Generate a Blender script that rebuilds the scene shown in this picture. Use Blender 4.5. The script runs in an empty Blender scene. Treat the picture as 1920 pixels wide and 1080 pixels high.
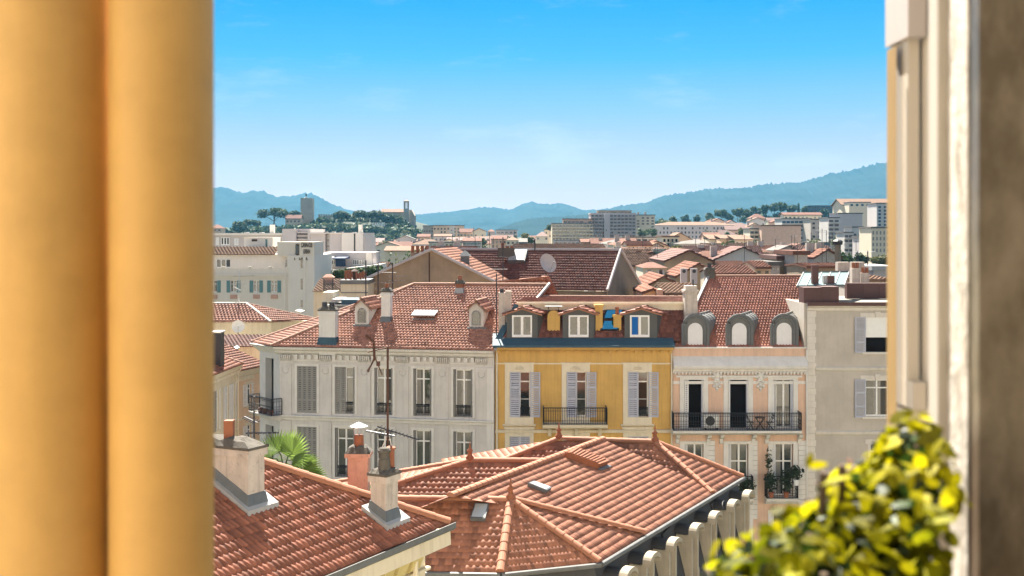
import bpy, bmesh, math, random
import numpy as np
from mathutils import Vector, Matrix

# ---------------------------------------------------------------- camera, sky, sun, exposure
SC = bpy.context.scene
COL = SC.collection
F, HZ = 2245.0, 440.0            # focal length and horizon row measured on the 1920 px wide photograph
SUN_EL, SUN_AZ = math.radians(50), math.radians(-12)   # behind the town, a little to the left

cam = bpy.data.objects.new('camera', bpy.data.cameras.new('camera'))
COL.objects.link(cam)
cam.rotation_euler = (math.pi / 2, 0, 0)
cam.data.sensor_width = 36
cam.data.lens = 36 * F / 1920
cam.data.shift_y = -(540 - HZ) / 1920
cam.data.clip_start = 0.05
cam.data.clip_end = 40000
cam.data.dof.use_dof = True
cam.data.dof.focus_distance = 62
cam.data.dof.aperture_fstop = 5.6
SC.camera = cam

SC.view_settings.view_transform = 'Standard'
SC.view_settings.look = 'None'
SC.view_settings.gamma = 1
SC.view_settings.exposure = 2.3
SC.cycles.use_denoising = True
SC.cycles.max_bounces = 8
SC.cycles.volume_bounces = 1
SC.cycles.transparent_max_bounces = 12
SC.cycles.sample_clamp_indirect = 6

world = bpy.data.worlds.new('World')
SC.world = world
world.use_nodes = True
wt = world.node_tree
for n in list(wt.nodes):
    wt.nodes.remove(n)
wo = wt.nodes.new('ShaderNodeOutputWorld')
bg = wt.nodes.new('ShaderNodeBackground')
bg.inputs['Strength'].default_value = 0.05
sky = wt.nodes.new('ShaderNodeTexSky')
sky.sky_type = 'NISHITA'
sky.sun_disc = False
sky.sun_elevation = SUN_EL
sky.sun_rotation = SUN_AZ
sky.air_density = 0.7
sky.dust_density = 0.1
sky.ozone_density = 1.5
tc = wt.nodes.new('ShaderNodeTexCoord')
sep = wt.nodes.new('ShaderNodeSeparateXYZ')
wt.links.new(tc.outputs['Generated'], sep.inputs[0])
ramp = wt.nodes.new('ShaderNodeValToRGB')
SKYMUL = 1 / (0.05 * 2 ** SC.view_settings.exposure)
def lin(c):
    return tuple(((v / 255) / 12.92 if v / 255 <= 0.04045 else ((v / 255 + 0.055) / 1.055) ** 2.4) for v in c)
el = ramp.color_ramp.elements
stops = [(0.0, (232, 210, 205)), (0.031, (226, 203, 198)), (0.058, (203, 193, 200)), (0.102, (145, 191, 222)), (0.1455, (68, 180, 233)), (0.188, (0, 166, 238)), (0.35, (0, 120, 215))]
while len(el) < len(stops):
    el.new(0.5)
for e, (p, c) in zip(el, stops):
    e.position = p
    e.color = (*lin(c), 1)
wt.links.new(sep.outputs['Z'], ramp.inputs[0])
# thin wisps of cloud
nz = wt.nodes.new('ShaderNodeTexNoise')
nz.inputs['Scale'].default_value = 9
nz.inputs['Detail'].default_value = 6
nz.inputs['Roughness'].default_value = 0.62
mp = wt.nodes.new('ShaderNodeMapping')
mp.inputs['Scale'].default_value = (1, 1, 4.5)
mp.inputs['Location'].default_value = (0.35, 0.2, 0.15)
wt.links.new(tc.outputs['Generated'], mp.inputs[0])
wt.links.new(mp.outputs[0], nz.inputs[0])
cr = wt.nodes.new('ShaderNodeMapRange')
cr.inputs['From Min'].default_value = 0.56
cr.inputs['From Max'].default_value = 0.85
cr.inputs['To Max'].default_value = 0.34
wt.links.new(nz.outputs[0], cr.inputs[0])
cm = wt.nodes.new('ShaderNodeMix')
cm.data_type = 'RGBA'
wt.links.new(cr.outputs[0], cm.inputs[0])
wt.links.new(ramp.outputs[0], cm.inputs[6])
cm.inputs[7].default_value = (0.9, 0.95, 1, 1)
vm = wt.nodes.new('ShaderNodeVectorMath')
vm.operation = 'SCALE'
vm.inputs['Scale'].default_value = SKYMUL
wt.links.new(cm.outputs[2], vm.inputs[0])
mr = wt.nodes.new('ShaderNodeMapRange')          # low band of the sky is a hazy azure, above it the plain Nishita sky
mr.inputs['From Min'].default_value = 0.24
mr.inputs['From Max'].default_value = 0.36
wt.links.new(sep.outputs['Z'], mr.inputs[0])
mx = wt.nodes.new('ShaderNodeMix')
mx.data_type = 'RGBA'
wt.links.new(mr.outputs[0], mx.inputs[0])
wt.links.new(vm.outputs[0], mx.inputs[6])
hs = wt.nodes.new('ShaderNodeHueSaturation')
hs.inputs['Saturation'].default_value = 0.42
wt.links.new(sky.outputs[0], hs.inputs['Color'])
wt.links.new(hs.outputs[0], mx.inputs[7])
wt.links.new(mx.outputs[2], bg.inputs['Color'])
wt.links.new(bg.outputs[0], wo.inputs['Surface'])

sl = bpy.data.lights.new('sun', 'SUN')
sl.energy = 5.0
sl.angle = math.radians(0.5)
sl.color = (1.0, 0.92, 0.80)
sun = bpy.data.objects.new('sun', sl)
COL.objects.link(sun)
TOSUN = Vector((math.sin(SUN_AZ) * math.cos(SUN_EL), math.cos(SUN_AZ) * math.cos(SUN_EL), math.sin(SUN_EL)))
sun.rotation_euler = (-TOSUN).to_track_quat('-Z', 'Y').to_euler()
sun.location = (0, 0, 400)

# ---------------------------------------------------------------- helpers
def W(px, py, Y):
    return Vector(((px - 960) / F * Y, Y, (HZ - py) / F * Y))
def on_plane(px, py, p0, n):
    a, b = (px - 960) / F, (HZ - py) / F
    t = n.dot(p0) / (n.x * a + n.y + n.z * b)
    return Vector((a * t, t, b * t))
def plane3(a, b, c):
    n = (b - a).cross(c - a).normalized()
    return (a, n if n.z > 0 else -n)
def on_z(px, py, z):
    Y = z * F / (HZ - py)
    return Vector(((px - 960) / F * Y, Y, z))

def thing(name, label, cat, loc=(0, 0, 0), rz=0.0, group=None):
    o = bpy.data.objects.new(name, None)
    o.empty_display_size = 0.3
    COL.objects.link(o)
    o.location = loc
    o.rotation_euler = (0, 0, rz)
    tag(o, label, cat, group)
    return o
def tag(o, label=None, cat=None, group=None, kind=None):
    if label: o['label'] = label
    if cat: o['category'] = cat
    if group: o['group'] = group
    if kind: o['kind'] = kind
    return o
def frame(o):
    """matrix of a thing (or of the thing a part hangs from); parts sit at their thing's origin"""
    m = Matrix.Identity(4)
    while o is not None:
        m = Matrix.Translation(o.location) @ Matrix.Rotation(o.rotation_euler.z, 4, 'Z') @ m
        o = o.parent
    return m
def L(o, p):
    return frame(o).inverted() @ Vector(p)

def under(parent):
    """thing > part > sub-part and no deeper"""
    while parent is not None and parent.parent is not None and parent.parent.parent is not None:
        parent = parent.parent
    return parent

class MB:
    def __init__(s):
        s.v, s.f = [], []
    def poly(s, pts):
        i = len(s.v)
        s.v += [tuple(p) for p in pts]
        s.f.append(tuple(range(i, i + len(pts))))
    def box(s, x0, x1, y0, y1, z0, z1):
        i = len(s.v)
        s.v += [(x0, y0, z0), (x1, y0, z0), (x1, y1, z0), (x0, y1, z0), (x0, y0, z1), (x1, y0, z1), (x1, y1, z1), (x0, y1, z1)]
        s.f += [tuple(i + k for k in q) for q in ((0, 3, 2, 1), (4, 5, 6, 7), (0, 1, 5, 4), (1, 2, 6, 5), (2, 3, 7, 6), (3, 0, 4, 7))]
        return s
    def hexa(s, bot, top):
        """solid between two point loops of equal length"""
        i, n = len(s.v), len(bot)
        s.v += [tuple(p) for p in bot] + [tuple(p) for p in top]
        s.f.append(tuple(i + k for k in range(n))[::-1])
        s.f.append(tuple(i + n + k for k in range(n)))
        for k in range(n):
            j = (k + 1) % n
            s.f.append((i + k, i + j, i + n + j, i + n + k))
        return s
    def slab(s, pts, d):
        d = Vector(d)
        return s.hexa([Vector(p) for p in pts], [Vector(p) + d for p in pts])
    def extrude_x(s, prof, x0, x1):
        return s.hexa([(x0, y, z) for y, z in prof], [(x1, y, z) for y, z in prof])
    def extrude_y(s, prof, y0, y1):
        return s.hexa([(x, y0, z) for x, z in prof], [(x, y1, z) for x, z in prof])
    def tube(s, pts, r, n=8, r1=None, cap=True):
        pts = [Vector(p) for p in pts]
        m = len(pts)
        i = len(s.v)
        for k, p in enumerate(pts):
            t = (pts[min(k + 1, m - 1)] - pts[max(k - 1, 0)]).normalized()
            a = t.cross(Vector((0, 0, 1)) if abs(t.z) < 0.9 else Vector((1, 0, 0))).normalized()
            b = t.cross(a)
            rr = r if r1 is None else r + (r1 - r) * k / (m - 1)
            for q in range(n):
                an = 2 * math.pi * q / n
                s.v.append(tuple(p + a * math.cos(an) * rr + b * math.sin(an) * rr))
        for k in range(m - 1):
            for q in range(n):
                w = (q + 1) % n
                s.f.append((i + k * n + q, i + k * n + w, i + (k + 1) * n + w, i + (k + 1) * n + q))
        if cap:
            s.f.append(tuple(i + q for q in range(n))[::-1])
            s.f.append(tuple(i + (m - 1) * n + q for q in range(n)))
        return s
    def lathe(s, prof, c=(0, 0, 0), n=16):
        i = len(s.v)
        for r, z in prof:
            for q in range(n):
                an = 2 * math.pi * q / n
                s.v.append((c[0] + r * math.cos(an), c[1] + r * math.sin(an), c[2] + z))
        for k in range(len(prof) - 1):
            for q in range(n):
                w = (q + 1) % n
                s.f.append((i + k * n + q, i + k * n + w, i + (k + 1) * n + w, i + (k + 1) * n + q))
        s.f.append(tuple(i + q for q in range(n))[::-1])
        s.f.append(tuple(i + (len(prof) - 1) * n + q for q in range(n)))
        return s
    def build(s, name, mat, parent=None, world=False, smooth=False, label=None):
        v = s.v
        if world and parent is not None:
            mi = frame(parent).inverted()
            v = [tuple(mi @ Vector(p)) for p in v]
        me = bpy.data.meshes.new(name)
        me.from_pydata([tuple(p) for p in v], [], s.f)
        if mat: me.materials.append(mat)
        if smooth:
            me.polygons.foreach_set('use_smooth', [True] * len(me.polygons))
        me.update()
        o = bpy.data.objects.new(name, me)
        COL.objects.link(o)
        if parent is not None: o.parent = under(parent)
        if label: o['label'] = label
        return o

def np_mesh(name, V, Fq, mat, parent=None, tint=None, smooth=False, world=True):
    if world and parent is not None:
        mi = np.array(frame(parent).inverted())
        V = V @ mi[:3, :3].T + mi[:3, 3]
    me = bpy.data.meshes.new(name)
    k = Fq.shape[1]
    me.vertices.add(len(V)); me.vertices.foreach_set('co', np.ascontiguousarray(V, dtype=np.float32).ravel())
    me.loops.add(Fq.size); me.loops.foreach_set('vertex_index', Fq.astype(np.int32).ravel())
    me.polygons.add(len(Fq)); me.polygons.foreach_set('loop_start', np.arange(0, Fq.size, k, dtype=np.int32))
    if smooth: me.polygons.foreach_set('use_smooth', np.ones(len(Fq), dtype=bool))
    if tint is not None:
        at = me.attributes.new('tint', 'FLOAT', 'POINT')
        at.data.foreach_set('value', tint.astype(np.float32))
    me.materials.append(mat)
    me.update(calc_edges=True)
    me.validate()
    o = bpy.data.objects.new(name, me)
    COL.objects.link(o)
    if parent is not None: o.parent = under(parent)
    return o

# ---------------------------------------------------------------- materials
def mat(name, col, rough=0.85, var=0.12, scale=3.0, streak=0.0, dark=None, spec=0.3, bump=0.0, metal=0.0, tintvar=0.0, bscale=20, trans=0.0, dirt=0.0):
    m = bpy.data.materials.new(name)
    m.use_nodes = True
    t = m.node_tree
    b = t.nodes['Principled BSDF']
    b.inputs['Roughness'].default_value = rough
    b.inputs['Specular IOR Level'].default_value = spec
    b.inputs['Metallic'].default_value = metal
    col = tuple(col) if not isinstance(col, (int, float)) else (col, col, col)
    dark = tuple(c * 0.5 for c in col) if dark is None else dark
    tcn = t.nodes.new('ShaderNodeTexCoord')
    geo = t.nodes.new('ShaderNodeNewGeometry')
    pos = geo.outputs['Position']
    cur = None
    def mixc(fac, a, bcol):
        x = t.nodes.new('ShaderNodeMix'); x.data_type = 'RGBA'
        t.links.new(fac, x.inputs[0])
        if isinstance(a, tuple): x.inputs[6].default_value = (*a, 1)
        else: t.links.new(a, x.inputs[6])
        x.inputs[7].default_value = (*bcol, 1)
        return x.outputs[2]
    def noise(sc, detail=5, rough_=0.6, mapping=None):
        n = t.nodes.new('ShaderNodeTexNoise')
        n.inputs['Scale'].default_value = sc; n.inputs['Detail'].default_value = detail; n.inputs['Roughness'].default_value = rough_
        if mapping:
            mpn = t.nodes.new('ShaderNodeMapping'); mpn.inputs['Scale'].default_value = mapping
            t.links.new(pos, mpn.inputs[0]); t.links.new(mpn.outputs[0], n.inputs[0])
        else:
            t.links.new(pos, n.inputs[0])
        return n.outputs[0]
    def rng(o, a, bb, to):
        r = t.nodes.new('ShaderNodeMapRange'); r.inputs['From Min'].default_value = a; r.inputs['From Max'].default_value = bb
        r.inputs['To Max'].default_value = to
        t.links.new(o, r.inputs[0]); return r.outputs[0]
    cur = col
    if var > 0: cur = mixc(rng(noise(scale), 0.38, 0.75, min(1, var * 2.2)), cur, dark)
    if streak > 0: cur = mixc(rng(noise(1.0, 6, 0.65, (5.5, 5.5, 0.35)), 0.48, 0.8, streak), cur, tuple(c * 0.45 for c in dark))
    if dirt > 0: cur = mixc(rng(noise(9.0, 8, 0.75), 0.56, 0.7, dirt), cur, tuple(c * 0.35 for c in dark))
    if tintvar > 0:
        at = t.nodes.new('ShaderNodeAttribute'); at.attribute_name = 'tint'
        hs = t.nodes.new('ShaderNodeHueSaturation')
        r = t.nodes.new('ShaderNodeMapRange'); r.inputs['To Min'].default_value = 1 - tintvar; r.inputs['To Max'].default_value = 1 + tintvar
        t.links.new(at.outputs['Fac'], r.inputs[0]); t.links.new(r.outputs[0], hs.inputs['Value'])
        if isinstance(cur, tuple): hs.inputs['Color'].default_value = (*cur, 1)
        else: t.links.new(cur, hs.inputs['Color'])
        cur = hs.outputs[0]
    if isinstance(cur, tuple): b.inputs['Base Color'].default_value = (*cur, 1)
    else: t.links.new(cur, b.inputs['Base Color'])
    if bump > 0:
        bn = t.nodes.new('ShaderNodeBump'); bn.inputs['Strength'].default_value = bump; bn.inputs['Distance'].default_value = 0.02
        t.links.new(noise(bscale, 6), bn.inputs['Height']); t.links.new(bn.outputs[0], b.inputs['Normal'])
    if trans > 0:
        tr = t.nodes.new('ShaderNodeBsdfTranslucent'); ms = t.nodes.new('ShaderNodeMixShader'); ms.inputs[0].default_value = trans
        out = t.nodes['Material Output']
        if isinstance(cur, tuple): tr.inputs[0].default_value = (*cur, 1)
        else: t.links.new(cur, tr.inputs[0])
        t.links.new(b.outputs[0], ms.inputs[1]); t.links.new(tr.outputs[0], ms.inputs[2]); t.links.new(ms.outputs[0], out.inputs['Surface'])
    return m
M = {}
M['white'] = mat('white_render', (0.61, 0.58, 0.54), 0.9, 0.14, 1.2, 0.26, bump=0.15, dirt=0.14)
M['whitetrim'] = mat('white_trim', (0.68, 0.655, 0.61), 0.85, 0.10, 2, 0.2)
M['yellow'] = mat('ochre_render', (0.60, 0.375, 0.115), 0.9, 0.16, 0.8, 0.34, bump=0.12, dirt=0.12)
M['cream'] = mat('cream_trim', (0.70, 0.62, 0.47), 0.85, 0.10, 2, 0.22)
M['pink'] = mat('pink_render', (0.66, 0.455, 0.335), 0.9, 0.14, 1.2, 0.3, bump=0.1, dirt=0.12)
M['beige'] = mat('beige_render', (0.50, 0.45, 0.385), 0.9, 0.18, 0.6, 0.14, bump=0.1, dirt=0.14)
M['quoin'] = mat('quoin_stone', (0.66, 0.61, 0.54), 0.85, 0.1, 2, 0.15)
M['tile_w'] = mat('clay_tile_faded', (0.31, 0.145, 0.10), 0.75, 0.16, 1.3, 0, dark=(0.19, 0.075, 0.05), tintvar=0.25, dirt=0.25)
M['tile_p'] = mat('clay_tile_rose', (0.32, 0.13, 0.09), 0.75, 0.16, 1.3, 0, dark=(0.18, 0.065, 0.05), tintvar=0.2, dirt=0.2)
M['tile_n'] = mat('clay_tile_orange', (0.275, 0.118, 0.07), 0.7, 0.14, 1.1, 0, dark=(0.17, 0.062, 0.036), tintvar=0.32, dirt=0.32)
M['tile_l'] = mat('clay_tile_red', (0.225, 0.085, 0.05), 0.7, 0.14, 1.1, 0, dark=(0.135, 0.046, 0.028), tintvar=0.32, dirt=0.32)
M['tile_b'] = mat('brown_tile', (0.125, 0.05, 0.038), 0.8, 0.12, 1.5, 0, tintvar=0.25)
M['tile_f'] = mat('clay_tile_far', (0.155, 0.072, 0.05), 0.85, 0.4, 1.1, 0, dark=(0.085, 0.036, 0.026), tintvar=0, dirt=0.35, spec=0.1)
M['tile_t'] = mat('clay_tile_tan', (0.18, 0.112, 0.076), 0.85, 0.4, 1.1, 0, dark=(0.11, 0.062, 0.042), dirt=0.35, spec=0.1)
M['tile_m'] = mat('clay_tile_middle', (0.215, 0.10, 0.068), 0.85, 0.3, 1.1, 0, dark=(0.12, 0.05, 0.036), tintvar=0.35, dirt=0.35, spec=0.1)
M['tile_tm'] = mat('tan_tile_middle', (0.25, 0.155, 0.105), 0.85, 0.3, 1.1, 0, dark=(0.15, 0.085, 0.058), tintvar=0.35, dirt=0.35, spec=0.1)
M['tile_shade'] = mat('shaded_red_tile', (0.15, 0.06, 0.045), 0.8, 0.2, 1.5, 0, tintvar=0.3, dirt=0.2)  # darker copy of the rose tile, the mansard's shade put into its colour
M['ridge'] = mat('ridge_tile', (0.35, 0.155, 0.09), 0.75, 0.15, 4, 0, dirt=0.2)
M['ridge_d'] = mat('ridge_tile_weathered', (0.30, 0.17, 0.12), 0.8, 0.2, 4, 0, dirt=0.3)
M['zinc'] = mat('zinc', (0.15, 0.152, 0.148), 0.6, 0.2, 2, 0.3, spec=0.35, metal=0.1)
M['zincblue'] = mat('blue_grey_zinc', (0.05, 0.10, 0.135), 0.7, 0.2, 2, 0.2, spec=0.25)
M['slate'] = mat('slate_cladding', (0.055, 0.055, 0.058), 0.65, 0.2, 2.5, 0.2, bump=0.3, bscale=9)
M['dormer'] = mat('dormer_grey', (0.10, 0.10, 0.095), 0.75, 0.1, 2, 0.1)
M['shut_g'] = mat('grey_shutter_paint', (0.27, 0.26, 0.24), 0.7, 0.08, 3, 0.1)
M['shut_b'] = mat('lilac_shutter_paint', (0.44, 0.45, 0.52), 0.7, 0.08, 3, 0.15)
M['shut_t'] = mat('teal_shutter_paint', (0.12, 0.23, 0.235), 0.7, 0.08, 3, 0.1)
M['shut_w'] = mat('white_shutter_paint', (0.72, 0.71, 0.70), 0.7, 0.06, 3, 0.08)
M['wood_w'] = mat('white_joinery', (0.78, 0.77, 0.74), 0.5, 0.05, 3, 0, spec=0.4)
M['iron'] = mat('wrought_iron', (0.018, 0.018, 0.022), 0.5, 0.1, 5, 0, spec=0.5)
M['rust'] = mat('rusty_steel', (0.075, 0.036, 0.025), 0.8, 0.3, 8, 0, dirt=0.4)
M['metal'] = mat('aluminium', (0.62, 0.62, 0.62), 0.35, 0.1, 8, 0, metal=0.8)
M['glass'] = mat('window_glass', (0.028, 0.032, 0.034), 0.06, 0.3, 1.2, 0, spec=0.9)
M['glass_sky'] = mat('sky_tint_glass', (0.10, 0.50, 0.75), 0.05, 0.1, 2, 0, spec=1.0, metal=1.0)  # azure sky reflection tinted into the metallic pane colour
M['dark'] = mat('unlit_room_paint', (0.012, 0.011, 0.012), 0.95, 0.2, 2, 0, spec=0.0)  # near-black colour paints the unlit rooms behind openings
M['curtain'] = mat('pale_curtain', (0.27, 0.255, 0.22), 0.95, 0.15, 4, 0, spec=0.05)
M['bluecloth'] = mat('blue_curtain', (0.02, 0.13, 0.40), 0.9, 0.1, 4, 0, spec=0.1)
M['plaster'] = mat('chimney_plaster', (0.52, 0.455, 0.395), 0.95, 0.22, 2.5, 0.5, bump=0.5, dirt=0.6)
M['plasterpink'] = mat('pink_chimney_plaster', (0.55, 0.33, 0.25), 0.95, 0.2, 2.5, 0.4, bump=0.4, dirt=0.5)
M['mortar'] = mat('mossy_mortar', (0.11, 0.10, 0.085), 1.0, 0.3, 6, 0, bump=0.8, bscale=14, dirt=0.6)
M['lead'] = mat('lead_flashing', (0.13, 0.145, 0.155), 0.55, 0.2, 3, 0.2, spec=0.5, metal=0.25)
M['leadw'] = mat('bright_flashing', (0.34, 0.34, 0.34), 0.6, 0.1, 3, 0.1, spec=0.3)
M['terra'] = mat('terracotta', (0.27, 0.10, 0.05), 0.75, 0.2, 5, 0, dirt=0.3)
M['creamwall'] = mat('cream_wall', (0.66, 0.585, 0.44), 0.9, 0.12, 1.2, 0.35, bump=0.12, dark=(0.36, 0.30, 0.18))
M['peach'] = mat('peach_wall', (0.70, 0.50, 0.335), 0.9, 0.1, 1, 0.2)
M['hotel'] = mat('hotel_wall', (0.70, 0.635, 0.545), 0.9, 0.06, 0.5, 0.12)
M['hotelw'] = mat('hotel_white_wall', (0.72, 0.67, 0.60), 0.9, 0.06, 0.5, 0.1)
M['lilac'] = mat('lilac_wall', (0.52, 0.475, 0.46), 0.9, 0.06, 0.5, 0.1)
M['gablewall'] = mat('weathered_gable_wall', (0.34, 0.265, 0.185), 0.95, 0.45, 0.45, 0.14, bump=0.3, dirt=0.3)
M['gablegrey'] = mat('weathered_grey_wall', (0.235, 0.20, 0.15), 0.95, 0.35, 0.5, 0.3, bump=0.3, dirt=0.3)
M['gravel'] = mat('roof_gravel', (0.27, 0.245, 0.21), 1.0, 0.4, 14, 0, bump=0.6, bscale=30)
M['oxide'] = mat('oxide_metal', (0.095, 0.045, 0.04), 0.6, 0.12, 2, 0.15)
M['copper'] = mat('pale_green_glass', (0.17, 0.24, 0.235), 0.25, 0.12, 2, 0.2, spec=0.6)
M['gold'] = mat('gold_paint', (0.64, 0.39, 0.12), 0.58, 0.12, 14, 0.2, spec=0.35)
M['goldstrip'] = mat('tan_paint', (0.34, 0.225, 0.09), 0.6, 0.1, 9, 0.2)
M['stone'] = mat('pale_stone', (0.45, 0.415, 0.41), 0.8, 0.08, 6, 0.1)
M['stripwhite'] = mat('reflection_white', (0.50, 0.46, 0.40), 0.8, 0.8, 16, 0.7, dirt=0.9, dark=(0.22, 0.18, 0.13), bump=0.6, bscale=60)  # broken white stands for the ragged edges of a reflection
M['joinery'] = mat('pale_grey_paint', (0.52, 0.48, 0.42), 0.55, 0.05, 5, 0.06)
M['render_t'] = mat('taupe_glass', (0.225, 0.19, 0.14), 0.22, 0.55, 7, 0.6, spec=0.6)
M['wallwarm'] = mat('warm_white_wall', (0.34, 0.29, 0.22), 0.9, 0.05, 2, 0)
M['wallpale'] = mat('pale_bounce_wall', (0.72, 0.64, 0.52), 0.9, 0.05, 2, 0)  # kept pale so the unseen walls bounce sun back into view
M['shadewall'] = mat('shading_room_wall', (0.10, 0.085, 0.065), 0.9, 0.05, 2, 0)  # very dark so the unseen room and blocker boxes swallow light
M['floor'] = mat('terrace_tile', (0.16, 0.13, 0.10), 0.7, 0.1, 4, 0)
M['glass2'] = mat('window_glass_pale', (0.075, 0.08, 0.075), 0.08, 0.6, 1.6, 0, spec=0.9, dark=(0.02, 0.025, 0.02))
M['sheer'] = mat('grey_curtain', (0.10, 0.095, 0.085), 0.95, 0.3, 6, 0, spec=0.05)
M['stonecream'] = mat('cream_stone', (0.38, 0.335, 0.26), 0.9, 0.14, 2, 0.35, bump=0.15)
M['street'] = mat('street_asphalt', (0.06, 0.06, 0.06), 0.9, 0.2, 0.2)
M['leaf'] = mat('leaf_yellow_green', (0.33, 0.29, 0.004), 0.6, 0.5, 9, 0, tintvar=0.7, trans=0.5, dark=(0.07, 0.11, 0.003), spec=0.12)
M['leafshade'] = mat('leaf_inner_shade', (0.025, 0.055, 0.006), 0.5, 0.4, 9, 0, tintvar=0.6, trans=0.3, spec=0.3)  # dark green leaf copy, paints the shade in the shrub's inner gaps
M['palmleaf'] = mat('palm_leaf', (0.16, 0.24, 0.05), 0.5, 0.2, 4, 0, tintvar=0.3, trans=0.45)
M['tree'] = mat('tree_leaf', (0.055, 0.085, 0.03), 0.7, 0.2, 0.3, 0, tintvar=0.5, trans=0.25)
M['pine'] = mat('pine_leaf', (0.07, 0.105, 0.05), 0.75, 0.2, 0.2, 0, tintvar=0.5, trans=0.2)
M['olive'] = mat('olive_leaf', (0.13, 0.14, 0.06), 0.75, 0.2, 0.3, 0, tintvar=0.4, trans=0.25)
M['plantdark'] = mat('pot_plant_leaf', (0.035, 0.055, 0.03), 0.6, 0.2, 3, 0, tintvar=0.5, trans=0.2)
M['bark'] = mat('bark', (0.12, 0.085, 0.06), 0.95, 0.3, 4)
M['flatroof'] = mat('flat_roof', (0.16, 0.15, 0.14), 0.9, 0.4, 0.8, 0, dirt=0.3, spec=0.1)
M['townwhite'] = mat('town_white_wall', (0.56, 0.53, 0.49), 0.9, 0.08, 0.4, 0.1)
M['ground'] = mat('town_ground', (0.035, 0.042, 0.025), 0.95, 0.4, 0.02, 0, dark=(0.02, 0.03, 0.018))
M['mount'] = mat('forested_slope', (0.028, 0.044, 0.046), 1.0, 0.5, 0.008, 0, dark=(0.014, 0.024, 0.026), spec=0.0)
M['oldstone'] = mat('old_stone', (0.42, 0.37, 0.30), 0.95, 0.25, 0.25, 0.2, bump=0.2)
M['redcl'] = mat('brown_leaf', (0.12, 0.065, 0.04), 0.7, 0.2, 5, 0, tintvar=0.4, trans=0.3)
M['board'] = mat('dark_lettering', (0.05, 0.045, 0.04), 0.7, 0.05, 3)
M['letterw'] = mat('white_lettering', (0.85, 0.85, 0.85), 0.6, 0.02, 3)
M['navy'] = mat('navy_canvas', (0.02, 0.04, 0.09), 0.8, 0.1, 1)
M['ac'] = mat('white_casing', (0.72, 0.72, 0.70), 0.5, 0.06, 5)
M['skylightgrey'] = mat('skylight_glass', (0.42, 0.45, 0.46), 0.15, 0.1, 2, 0, spec=0.8)

def dusty():
    m = mat('dusty_pane', (0.24, 0.195, 0.135), 0.16, 0, 1, spec=0.7)
    t = m.node_tree; b = t.nodes['Principled BSDF']; g = t.nodes.new('ShaderNodeNewGeometry')
    def nz(sc, mp_, lo, hi):
        mm = t.nodes.new('ShaderNodeMapping'); mm.inputs['Scale'].default_value = mp_
        n = t.nodes.new('ShaderNodeTexNoise'); n.inputs['Scale'].default_value = sc; n.inputs['Detail'].default_value = 7; n.inputs['Roughness'].default_value = .62
        r = t.nodes.new('ShaderNodeMapRange'); r.inputs['From Min'].default_value = lo; r.inputs['From Max'].default_value = hi
        t.links.new(g.outputs['Position'], mm.inputs[0]); t.links.new(mm.outputs[0], n.inputs[0]); t.links.new(n.outputs[0], r.inputs[0]); return r.outputs[0]
    a = nz(1, (22, 22, 9), .45, .8); c = nz(1, (9, 9, 5), .48, .75)
    ad = t.nodes.new('ShaderNodeMath'); ad.operation = 'MAXIMUM'; t.links.new(a, ad.inputs[0]); t.links.new(c, ad.inputs[1])
    x = t.nodes.new('ShaderNodeMix'); x.data_type = 'RGBA'; x.inputs[6].default_value = (0.17, 0.135, 0.09, 1); x.inputs[7].default_value = (0.40, 0.34, 0.25, 1)
    t.links.new(ad.outputs[0], x.inputs[0]); t.links.new(x.outputs[2], b.inputs['Base Color'])
    tr = t.nodes.new('ShaderNodeBsdfTranslucent'); ms = t.nodes.new('ShaderNodeMixShader'); ms.inputs[0].default_value = .22
    t.links.new(x.outputs[2], tr.inputs[0]); t.links.new(b.outputs[0], ms.inputs[1]); t.links.new(tr.outputs[0], ms.inputs[2]); t.links.new(ms.outputs[0], t.nodes['Material Output'].inputs['Surface'])
    return m
M['render_t'] = dusty()
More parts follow.
